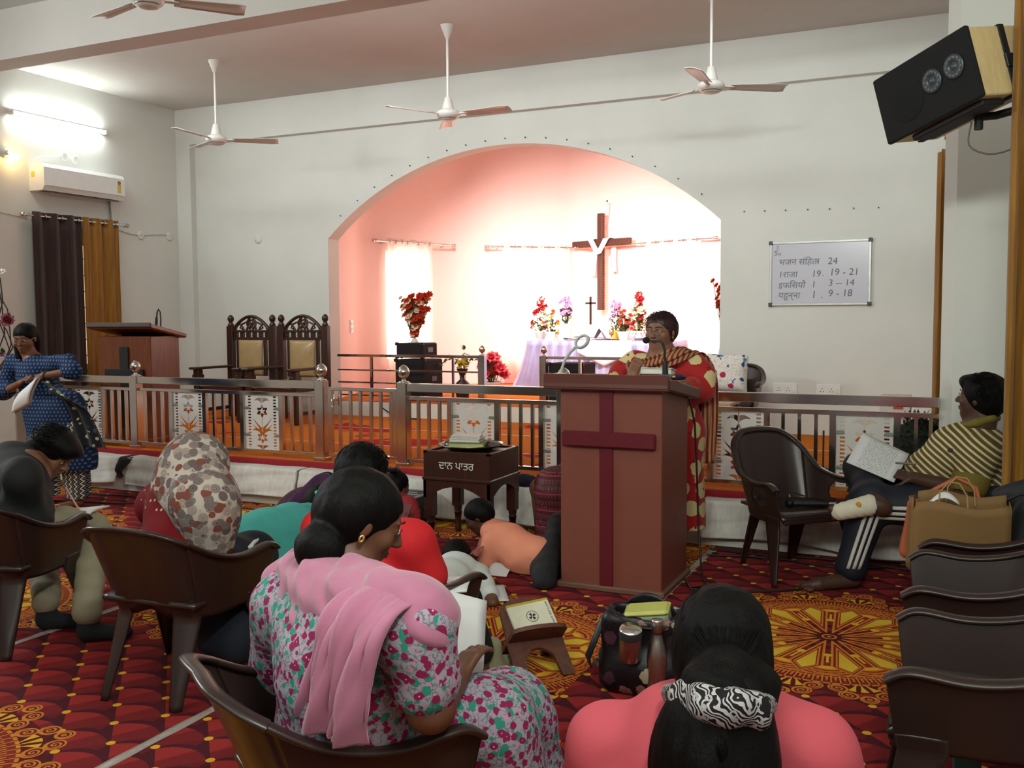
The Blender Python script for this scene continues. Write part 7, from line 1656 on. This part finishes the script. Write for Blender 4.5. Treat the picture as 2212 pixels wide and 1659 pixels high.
# 15 ---- the man in the striped polo by the right wall
def striped_man():
    Y=5.80; A=lambda x,y,dy=0: at(x,y,Y+dy); SK=skin('dark','4a3024'); c=A(2118,862,0); h=.245; t=person('man in a yellow and brown striped polo shirt, seated, with a bandaged foot',(.22,5.8,0))
    B=SDF(.0075); f=vn((-.93,.30,.12)); P,s,fw,u,R3=head(B,c,f,h,(.15,0,1),True,1.08); pel=PA(.20,5.80,.50); nk=A(2108,925,0)
    sr,sl=A(2112,985,-.20),A(2098,970,.22); er,wr=A(2090,1062,-.27),A(1972,1032,-.16); el,wl=A(2020,1045,.25),A(1958,1012,.08)
    B.chain([c-u*.10-f*.03,nk],[.066,.075],.03); B.cone((sr+sl)/2,pel,.12,.15,.05); B.chain([sr,er,wr],[.062,.052,.034]); B.chain([sl,el,wl],[.058,.048,.034])
    hand(B,wr,vn((-.9,.2,.15)),(.1,-.5,.8),1.0,.9,1); hand(B,wl,vn((-.9,-.25,.05)),(0,.2,1),1.0,1.0,-1)
    kA=A(1862,1015,.10); aA=A(1892,1088,-.34); kB=PA(-.42,5.58,.47); fB=PA(*on_floor(1795,1272,0)); aB=fB+PA(.10,.06,.10)
    for hp,k_,a_ in ((pel+PA(0,.10,0),kA,aA),(pel+PA(-.02,-.12,-.02),kB,aB)): B.chain([hp,k_,a_],[.10,.07,.042],.03)
    B.cone(aB+PA(.01,0,-.05),fB+PA(-.06,-.05,.03),.045,.036,.03); B.cone(fB+PA(-.06,-.05,.03),fB+PA(-.13,-.08,.022),.036,.024,.02)
    toe=vn((-.8,-.5,0))
    for i in range(5): b=fB+PA(-.115,-.075,.018)+PA(.035,-.055,0)*(i-2)*.45; B.cone(b,b+PA(-.035,-.02,-.004)*(1-.1*i),.014,.011,.006)
    ft=A(1812,1106,-.40); B.cone(aA+PA(.02,0,-.01),aA+(ft-aA)*.55,.045,.044,.03); B.cone(aA+(ft-aA)*.55,ft,.044,.032,.02); B.ell(aA+PA(.04,.0,-.02),(.045,.04,.045),None,.02)
    dft=vn(ft-aA)
    for i in range(5): b=ft+PA(0,0,.028-.014*i); B.cone(b,b+dft*(.045-.004*i),.014 if i else .018,.011 if i else .015,.006)
    B.plane((0,0,.003),(0,0,-1)); B.build('body',SK,t); face_parts(t,P,R3,h)
    hair_cap(t,P,R3,h,lambda H:(H.ell(P(0,-.12,.15),(.43*h,.50*h,.44*h),R3,.03),H.ell(P(0,.30,.36),(.27*h,.20*h,.13*h),R3,.04)),-.12,.20,.007,1.08); tufts(t,P,h,700,.0022,6,-.2,.10,None,(0,-.5,-.3),1.12)
    S=SDF(.009); S.cone(sr,sl,.10,.10,.07); S.cone((sr+sl)/2+PA(.01,0,-.02),pel+PA(0,0,.06),.185,.205,.08); S.ell(A(2010,1030,0),(.15,.19,.155),None,.08); S.ell(A(2060,985,0),(.15,.19,.17),None,.08); S.chain([sr,sr+(er-sr)*.72],[.10,.092],.04); S.chain([sl,sl+(el-sl)*.7],[.095,.085],.04)
    S.ell(c-u*.155-f*.02,(.078,.078,.06),None,.015,True); S.disp=waves(.004,28,((1,.3,.6),(-.6,.8,.5)))
    S.build('polo_shirt',stripes('yellow_brown_stripes','c9bd8a','5a4a30',2,36,.60,.012,(0,R(-38),0)),t)
    CL=SDF(.007); cr=[P(*q) for q in ((.30,-.10,-.50),(.20,.20,-.66),(0,.30,-.74),(-.20,.20,-.66),(-.30,-.10,-.50),(-.16,-.34,-.36),(.16,-.34,-.36))]
    CL.chain(cr+[cr[0]],[.022]*8,.012); CL.build('collar',M('olive_collar','6e5f1c',.8,var=.06),t)
    cf=sr+(er-sr)*.72; dd=vn(er-sr); CF=SDF(.007); CF.cone(cf-dd*.004,cf+dd*.016,.0965,.0945,.005); CF.cone(cf-dd*.06,cf+dd*.06,.072,.072,.004,True); CF.build('sleeve_cuff',MATS['olive_collar'],t)
    T=SDF(.010); NAVY=M('navy_track_trousers','0e1424',.7,var=.15,bump=.08)
    T.chain([pel+PA(0,.10,0),kA,aA+(kA-aA)*.22],[.135,.10,.075],.04); T.chain([pel+PA(-.02,-.12,-.02),kB,aB+PA(.0,0,.02)],[.135,.10,.085],.05); T.cone(pel+PA(0,-.1,0),pel+PA(0,.1,0),.14,.14,.06)
    T.disp=waves(.005,30,((.3,.3,1),(-.6,.8,.6))); T.build('trousers',NAVY,t)
    WS=M('white_stripe','c9c7c0',.7)
    for i in (-1,0,1):                           # three stripes down the outside of the near leg
        def sh(u,v): 
            p=(kB+PA(.02,0,.0))*(1-v)+(aB+PA(0,0,.03))*v; r=.102*(1-v)+.087*v; an=-1.35+i*.34+(u-.5)*.20
            return Vector(p+PA(math.cos(an)*r,math.sin(an)*r-.003,0))
        MB().grid(sh,3,14,thick=.003).build('stripe',WS,t)
        def th(u,v):
            p=(pel+PA(-.02,-.12,-.02))*(1-v)+(kB+PA(.05,0,0))*v; r=.136*(1-v)+.103*v; an=-.25+i*.30+(u-.5)*.18
            return Vector(p+PA(.0,-math.cos(an)*r-.004,math.sin(an)*r))
        MB().grid(th,3,10,thick=.003).build('stripe',WS,t)
    for i in (0,1): MB().obox(kB+PA(.34+.05*i,-.128+.0*i,.10),(.036,.006,.030),(R(-25),R(6),0)).build('leg_print',WS,t)
    BD=SDF(.006); BD.cone(aA+(ft-aA)*.16,aA+(ft-aA)*.98,.057,.046,.02); BD.disp=waves(.0022,130,((.9,.3,.5),(.8,-.3,.8))); b_=BD.build('bandage',M('cream_bandage','d6cfbc',.9,var=.05,bump=.3,bscale=220),t)
    p=aA+(ft-aA)*.42+PA(-.005,-.052,.022); MB().ball(p,(.015,.006,.017),10,6).build('yellow_stain',M('iodine_stain','c9973c',.9),b_)
    MB().obox(A(2052,972,-.215),(.02,.008,.022),(0,R(20),0)).build('chest_logo',M('dark_purple_badge','33203a',.7),t)
    pc=Vector(A(1897,988,-.08)); sheet('paper','typed white papers on the raised knee of the man in the striped polo',pc,(.78,-.05,-.32),(.22,.75,.62),.27,.25,.012,None,.006)
    a,b=A(1935,1000,-.27),A(1978,1003,-.20); tag(MB().cyl(a,b,.006,n=8).build('pen',M('grey_pen','8d8a88',.3,.4)),'silver grey pen in the hand of the man in the striped polo','pen')
striped_man()

# ------------------------------------------------------------------ wooden loudspeaker on the pillar
TR,TL,BRp,RR = (Vector(at(*q)) for q in ((2082,57,5.0),(1885,178,5.40),(2112,210,5.0),(2185,60,5.27)))
e1=(TL-TR); L1=e1.length; e1.normalize(); e2=(BRp-TR); e2=e2-e1*e2.dot(e1); L2=e2.length; e2.normalize(); e3=e1.cross(e2); 
if e3.dot(RR-TR)<0: e3=-e3
L3=(RR-TR).dot(e3); MS=Matrix(((e1.x,e3.x,-e2.x,0),(e1.y,e3.y,-e2.y,0),(e1.z,e3.z,-e2.z,0),(0,0,0,1))); MS=Matrix.Translation(TR) @ MS     # local x along, y into depth, z up
t=thing('wall_loudspeaker','pale plywood loudspeaker with black grille strapped to a bracket high on the right','speaker',TR+e1*L1/2+e2*L2)
PLY=wood('pale_plywood','cdb27c','e0c894',.5,axis='Z')
MB(MS).bbox(0,L1,.02,L3,-L2,0,.006).build('cabinet',PLY,t); MB(MS).bbox(-.006,L1+.006,0,.03,-L2-.006,.006,.008).build('grille',M('black_mesh_grille','0a0a0b',.9,var=.3,scale=90,bump=.3,bscale=400),t)
TWR=M('dark_grey_tweeter','4a5056',.4,.4)
for cx,cz in ((.17*L1,-.44*L2),(.40*L1,-.47*L2)):
    g=MB(MS); r=.058; g.lathe((cx,-.004,cz),[(r,0),(r,.004),(r*.8,.006),(r*.45,.006),(r*.42,.0),(r*.3,.0),(r*.22,.008),(0,.009)],24,axis=(0,-1,0))
    tw=g.build('tweeter',TWR,t); hl=MB(MS)
    for k in range(12): a=k*math.pi/6; hl.cyl((cx+r*.70*math.cos(a),-.0095,cz+r*.70*math.sin(a)),(cx+r*.70*math.cos(a),-.0115,cz+r*.70*math.sin(a)),.0075,n=8)
    tag(hl.build('horn_hole',BLACKP,tw),kind='stuff')
MB(MS).lathe((.70*L1,-.002,-.5*L2),[(.115,0),(.11,.002),(0,.0025)],28,axis=(0,-1,0)).build('woofer',M('woofer_black','050506',.9),t)
STRAP=M('black_strap','131315',.7)
ys_=L3*.62; MB(MS).bbox(-.006,L1+.006,ys_,ys_+.04,-L2-.006,.006,.003).build('strap',STRAP,t); MB(MS).bbox(-.014,.0,ys_-.006,ys_+.046,-.62*L2,-.42*L2,.003).build('buckle',BLACKP,t)
MB(MS).bbox(.06*L1,.80*L1,L3*.12,L3*.55,-L2-.035,-L2-.005,.006).build('bracket_plate',STRAP,t)
bp=MS @ Vector((.30*L1,L3*.5,-L2-.04)); 
MB().tube([bp,Vector((.15,bp.y+.05,bp.z+.01)),Vector((.46,bp.y+.02,bp.z+.07))],.028,8,flat=.7).tube([bp+Vector((0,0,.02)),bp+Vector((0,0,-.06))],.02,8).build('bracket_arm',STRAP,t)
MB().tube([bp+Vector(cr_([(-.03,0,-.02),(-.04,0,-.13),(.05,0,-.18),(.16,.02,-.15),(.21,.02,-.05),(.22,.02,.02)],i/20)) for i in range(21)],.0045,6).build('cable',M('grey_cable','5d5c58',.6),t)
# ------------------------------------------------------------------ curtains at the right
curtain('curtain','gold curtain on the right stage wall beside the brown one',GOC,(-.09,8.55),(-.12,7.62),2.70,.62,10,4,.04,'right stage curtains',False)
curtain('curtain','narrow dark brown curtain on the right stage wall in front of the gold one',BRC,(-.035,7.55),(-.05,7.10),2.70,.62,10,3,.03,'right stage curtains',False)
rod('curtain_rod','steel curtain rod along the right stage wall',(-.08,6.95,2.66),(-.08,8.75,2.66),.012,'curtain rods',Vector((1,0,0)))
curtain('curtain','long gold patterned curtain at the right edge, behind the chairs with bags',GOC,(.215,5.13),(.47,5.20),3.05,.25,14,4,.03,'right hall curtains',False)
rod('curtain_rod','steel curtain rod above the long gold curtain at the right edge',(.44,4.2,3.0),(.44,5.5,3.0),.012,'curtain rods',Vector((.3,0,0)))
# ------------------------------------------------------------------ things behind the right railing
q=random.Random(3); b=Vector((-.22,7.35,STG)); t=thing('artificial_bush','round dark green artificial bush behind the right end of the railing','plant',b)
MB().lathe(b,[(.10,0),(.12,.08),(.10,.09)],16).build('pot',M('dark_pot','3a2a22',.6),t); lf=MB()
for i in range(700):
    d=Vector((q.gauss(0,1),q.gauss(0,1),q.gauss(0,1))).normalized(); r=.23*q.uniform(.8,1.02); p=b+Vector((0,0,.27))+Vector((d.x*r*.9,d.y*r,d.z*r*.9)); leafq(lf,p,p+(d+Vector((q.uniform(-.7,.7),q.uniform(-.7,.7),q.uniform(-.7,.7))))*.03,.012)
tag(lf.build('leaves',M('bush_green','24361c',.6,var=.4,scale=40),t),kind='stuff')
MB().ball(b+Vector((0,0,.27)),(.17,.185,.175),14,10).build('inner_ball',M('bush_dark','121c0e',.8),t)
p=at(1935,960,7.9); t=thing('cardboard_box','dark red and white box with an orange label beside the bush','box',(p[0],7.9,STG))
MB().bbox(p[0]-.12,p[0]+.10,7.85,8.05,STG,.66,.004).build('lower_part',M('dark_red_card','6a1a20',.7),t); MB().bbox(p[0]-.12,p[0]+.10,7.85,8.05,.66,.90,.004).build('upper_part',M('white_card','cfc8bf',.7),t); MB().box(p[0]-.02,p[0]+.05,7.846,7.85,.80,.86).build('orange_label',M('orange_red','c8402a',.6),t)
for i,xp in enumerate((1778,1793,1866)):
    p=at(xp,1000,7.6); tag(MB().cyl((p[0],7.6,STG),(p[0],7.6,at(xp,930,7.6)[2]),.007,n=8).lathe((p[0],7.6,STG),[(.06,0),(.06,.012),(.01,.016)],12).build('thin_stand',M('dark_bronze_rod','4a3a30',.5,.5)),('thin dark metal rod stand on the stage, leftmost of three','thin dark metal rod stand on the stage, middle of three','thin dark metal rod stand on the stage, behind the second flower panel')[i],'stand','thin rod stands')
p=at(1548,866,7.9); zt_=p[2]; t=thing('side_table','small pale topped table behind the speaking woman at the right','table',(p[0],7.9,STG)); MB().bbox(p[0]-.34,p[0]+.16,7.7,8.1,zt_-.03,zt_,.005).build('tabletop',M('pale_tabletop','b59a80',.5),t)
for x in (p[0]-.31,p[0]+.13):
    for y in (7.73,8.07): MB().box(x-.016,x+.016,y-.016,y+.016,STG,zt_-.03).build('leg',DKWOOD,t)
MB().bbox(p[0]-.32,p[0]+.14,7.72,8.08,.56,.58,.003).build('shelf',DKWOOD,t)
s_=SDF(.012); s_.ell((p[0]-.03,7.88,.675),(.15,.12,.095),None,.05); s_.plane((0,0,.582),(0,0,-1)); s_.disp=waves(.008,30,((1,.3,.6),(-.4,1,.8))); tag(s_.build('cloth_bundle',M('yellow_white_cloth','c9a23a',.8,var=.25,scale=6)),'yellow and white cloth bundle on the shelf of the small table','cloth')
p=PA(*at(1748,1048,6.45)); tag(MB().lathe((p[0],6.40,.300),[(.03,0),(.06,.015),(.075,.06),(.06,.10),(.03,.125),(.025,.145),(.035,.15)],18).build('green_pot',M('bright_green_plastic','3f9a2a',.35)),'bright green plastic pot on the step seen through the quilted chair','pot')
# microphone and cable on the quilted chair
p=Vector(at(1752,1078,5.72)); p.z=.425; t=thing('handheld_microphone','black handheld microphone lying on the quilted chair seat','microphone',p)
d=Vector((.9,.3,0)).normalized(); MB().tube([p-d*.10,p-d*.02,p+d*.10],[.019,.016,.012],12).build('handle',BLACKP,t); MB().ball(p-d*.12,(.027,.027,.027),12,8).build('head_grille',M('dark_mesh','1d1d20',.4,.6,bump=.3,bscale=400),t); MB().cyl(p+d*.10,p+d*.14,.010,n=10).build('connector',RODM,t)
sheet('paper','small white paper under the handheld microphone',p+Vector((.0,.09,-.012)),(1,.2,0),(-.2,1,0),.14,.10,.003,PAPER)
# bags on the chair beside the man
KR=M('brown_kraft_paper','7a5a30',.75,var=.06,scale=5,bump=.05,bscale=30)
cB=Vector((.16,4.50,.41)); t=thing('paper_bag','brown kraft paper bag with twisted handles on the chair by the right wall','bag',cB)
fx0,fx1=at(1972,1130,4.42)[0],at(2185,1130,4.42)[0]; zt_=at(2080,1092,4.42)[2]
def bagside(u,v,y,k): return (fx0+(fx1-fx0)*u+(.012 if v>.9 else 0)*(1-2*u),y+k*.02*math.sin(u*3.1)*v,.41+(zt_-.41+.012*math.sin(u*7))*v)
g=MB(); g.grid(lambda u,v:bagside(u,v,4.42,-1),14,8,thick=.003); g.grid(lambda u,v:bagside(1-u,v*1.06,4.60,1),14,8,thick=.003); g.grid(lambda u,v:(fx0-.03*math.sin(u*3.1)*(1-v*.3),4.60-.18*u,.41+(zt_-.41+.02*u)*v),8,8,thick=.003); g.grid(lambda u,v:(fx1,4.42+.18*u,.41+(zt_-.41)*v),6,8,thick=.003); g.box(fx0,fx1,4.42,4.60,.408,.412)
g.build('bag_body',KR,t); mx_=(fx0+fx1)/2
for y,dx in ((4.43,-.03),(4.59,.0)): MB().tube([(mx_-.06+dx,y,zt_-.03),(mx_-.055+dx,y,zt_+.05),(mx_-.02+dx,y,zt_+.095),(mx_+.02+dx,y,zt_+.09),(mx_+.05+dx,y,zt_+.04),(mx_+.055+dx,y,zt_-.03)],.0035,6).build('handle',M('twisted_paper_cord','a08050',.8),t)
tag(MB().grid(lambda u,v:(fx0+.06+.12*u,4.47+.07*v,zt_-.01+.05*math.sin(u*3)*math.sin(v*2+.6)),8,6,thick=.003).build('crumpled_paper',PAPER),'crumpled white paper in the mouth of the kraft paper bag','paper')
OR=M('orange_leather','a4502a',.5,var=.08,bump=.1,bscale=60); s_=SDF(.009); p=Vector(at(1968,1150,4.62)); s_.box((p.x+.02,4.66,.54),(.055,.05,.135),(0,R(8),0),.03,.02); s_.disp=waves(.004,30,((1,.3,.6),(-.4,1,.8))); t=thing('handbag','orange leather handbag behind the kraft paper bag','bag',(p.x+.02,4.66,.41)); s_.build('bag_body',OR,t)
MB().tube([(p.x+.04,4.66,.66),(p.x+.08,4.66,.72),(p.x+.18,4.70,.78),(p.x+.26,4.70,.74),(p.x+.28,4.68,.66)],.010,8).build('strap',OR,t); MB().cyl((p.x,4.64,.665),(p.x,4.64,.69),.012,n=10).build('buckle',RODM,t)
BK=M('black_backpack_cloth','16171b',.7,var=.25,bump=.15,bscale=150); s_=SDF(.010); s_.box((.33,4.72,.56),(.105,.12,.15),(0,R(12),0),.06,.03); s_.cone((.20,4.78,.70),(.36,4.78,.74),.04,.06,.05); s_.disp=waves(.006,26,((1,.3,.6),(-.4,1,.8))); t=thing('backpack','black backpack behind the kraft paper bag against the curtain','bag',(.33,4.72,.41)); s_.build('bag_body',BK,t)
MB().tube([(.20,4.62,.70),(.26,4.60,.74),(.34,4.62,.75),(.40,4.64,.70)],.014,8,flat=.5).build('strap',BK,t)
# small blue-green thing under the nearest right chair
p=PA(*on_floor(2010,1648,0)); tag(MB().bbox(.02,.10,3.15,3.20,0,.17,.006).build('teal_box',M('teal_card','2c5a58',.6)),'narrow teal box standing under the nearest chair by the right wall','box')
# ------------------------------------------------------------------ left edge: plinth with dried branch arrangement
PLN=M('pale_sparkle_laminate','b5a99c',.35,var=.06,scale=3)
x0=at(-60,950,6.05)[0]; x1=at(42,950,6.05)[0]; t=thing('plinth','pale laminate plinth at the left edge behind the standing woman','stand',((x0+x1)/2,6.2,0)); MB().bbox(x0,x1,6.02,6.22,0,.86,.008).build('cabinet',PLN,t); MB().bbox(x0-.01,x1+.015,6.0,6.23,.86,.89,.006).build('top',PLN,t)
b=Vector((x1-.16,6.12,.89)); t=thing('branch_arrangement','tall dried branches with a dark red and a white flower at the left edge','flowers',b); MB().lathe(b,[(.05,0),(.08,.05),(.06,.13),(.04,.16),(.05,.18)],16).build('vase',M('dark_urn','3b2a2a',.35,.3),t)
TW_=M('dark_twig','2a1c1c',.7); Ab=lambda x,y: Vector(at(x,y,6.12))
for pts in (((-6,800),(22,760),(8,720),(-4,690),(6,650),(0,600)),((0,800),(28,750),(15,715),(-2,690)),((2,800),(24,745),(20,700),(16,668),(0,640),(-10,600)),((0,800),(-5,760),(10,720),(4,660),(-2,625))): MB().tube([Ab(*q_) for q_ in pts],.006,6).build('twig',TW_,t)
mb=MB(); bloom(mb,Ab(17,692),.075,9,3,(.5,-.8,.3),4); tag(mb.build('dark_red_flower',M('dark_red_petal','6e1428',.6,var=.2),t)); mb=MB(); bloom(mb,Ab(2,588),.05,8,2,(.3,-.5,.8),5); mb.build('white_flower',WHT,t); mb=MB(); bloom(mb,Ab(4,768),.05,8,2,(.3,-.6,.6),6); mb.build('pink_flower',PNK,t)
lf=MB()
for i in range(16): a=q.uniform(0,6.28); leafq(lf,Ab(6,765),Ab(6,765)+Vector((math.cos(a)*.09,-.03,math.sin(a)*.07)),.014)
tag(lf.build('leaves',GREEN,t),kind='stuff')
# ------------------------------------------------------------------ floor: transparent tape strips, cables
TAPE=NT('clear_tape'); TAPE.base((.62,.55,.50)); TAPE.set(.12,0,.8); TAPE.bump(TAPE.noise(TAPE.coord(scale=(8,1,1)),14,3),.5,.004)
_tr=TAPE.n('ShaderNodeBsdfTransparent'); _mx=TAPE.n('ShaderNodeMixShader'); _mx.inputs[0].default_value=.55; TAPE.t.links.new(TAPE.b.outputs[0],_mx.inputs[1]); TAPE.t.links.new(_tr.outputs[0],_mx.inputs[2]); TAPE.t.links.new(_mx.outputs[0],TAPE.out.inputs[0]); TAPE=TAPE.m
for x,y0,y1,l in ((-2.578,.5,3.3,'clear tape strip on the carpet seam nearest the foreground chair'),(-3.965,1.0,4.4,'clear tape strip on the carpet seam under the boy in black'),(-1.405,4.2,6.2,'clear tape strip on the carpet seam beside the podium')):
    tag(MB().grid(lambda u,v:(x-.022+.044*u,y0+(y1-y0)*v,.0025+.0012*math.sin(v*60+u*3)),3,60,thick=.0012).build('tape_strip',TAPE),l,'tape','clear tape on carpet seams')
CB=M('black_cable','0e0e10',.5)
for pts,l in (([(-1.30,5.15),(-.95,5.25),(-.7,5.45),(-.5,5.9)],'black cable on the carpet from the podium to the quilted chair'),([(-1.4,5.95),(-1.0,6.02),(-.6,5.95),(-.3,6.1)],'black cable on the carpet along the step, nearer the chairs'),([(-1.42,6.12),(-1.1,6.08),(-.7,6.13),(-.2,6.05)],'black cable on the carpet along the step, nearer the cloth'),
               ([(-7.0,5.9),(-6.4,6.02),(-5.8,5.85),(-5.2,6.0),(-4.9,5.95)],'black cable snaking on the carpet behind the woman in blue'),([(-6.9,5.6),(-6.2,5.75),(-5.9,5.95),(-5.3,5.75)],'second black cable on the carpet by the feet of the woman in blue')):
    tag(MB().tube([cr_([(a,b_,.008) for a,b_ in pts],i/24) for i in range(25)],.006,6).build('cable',CB),l,'cable')
tag(MB().bbox(-1.40,-1.14,6.10,6.19,.001,.012,.004).build('door_mat',M('brown_mat','4a241c',.95,bump=.3,bscale=200)),'small brown mat strip on the carpet by the step right of the podium','mat')
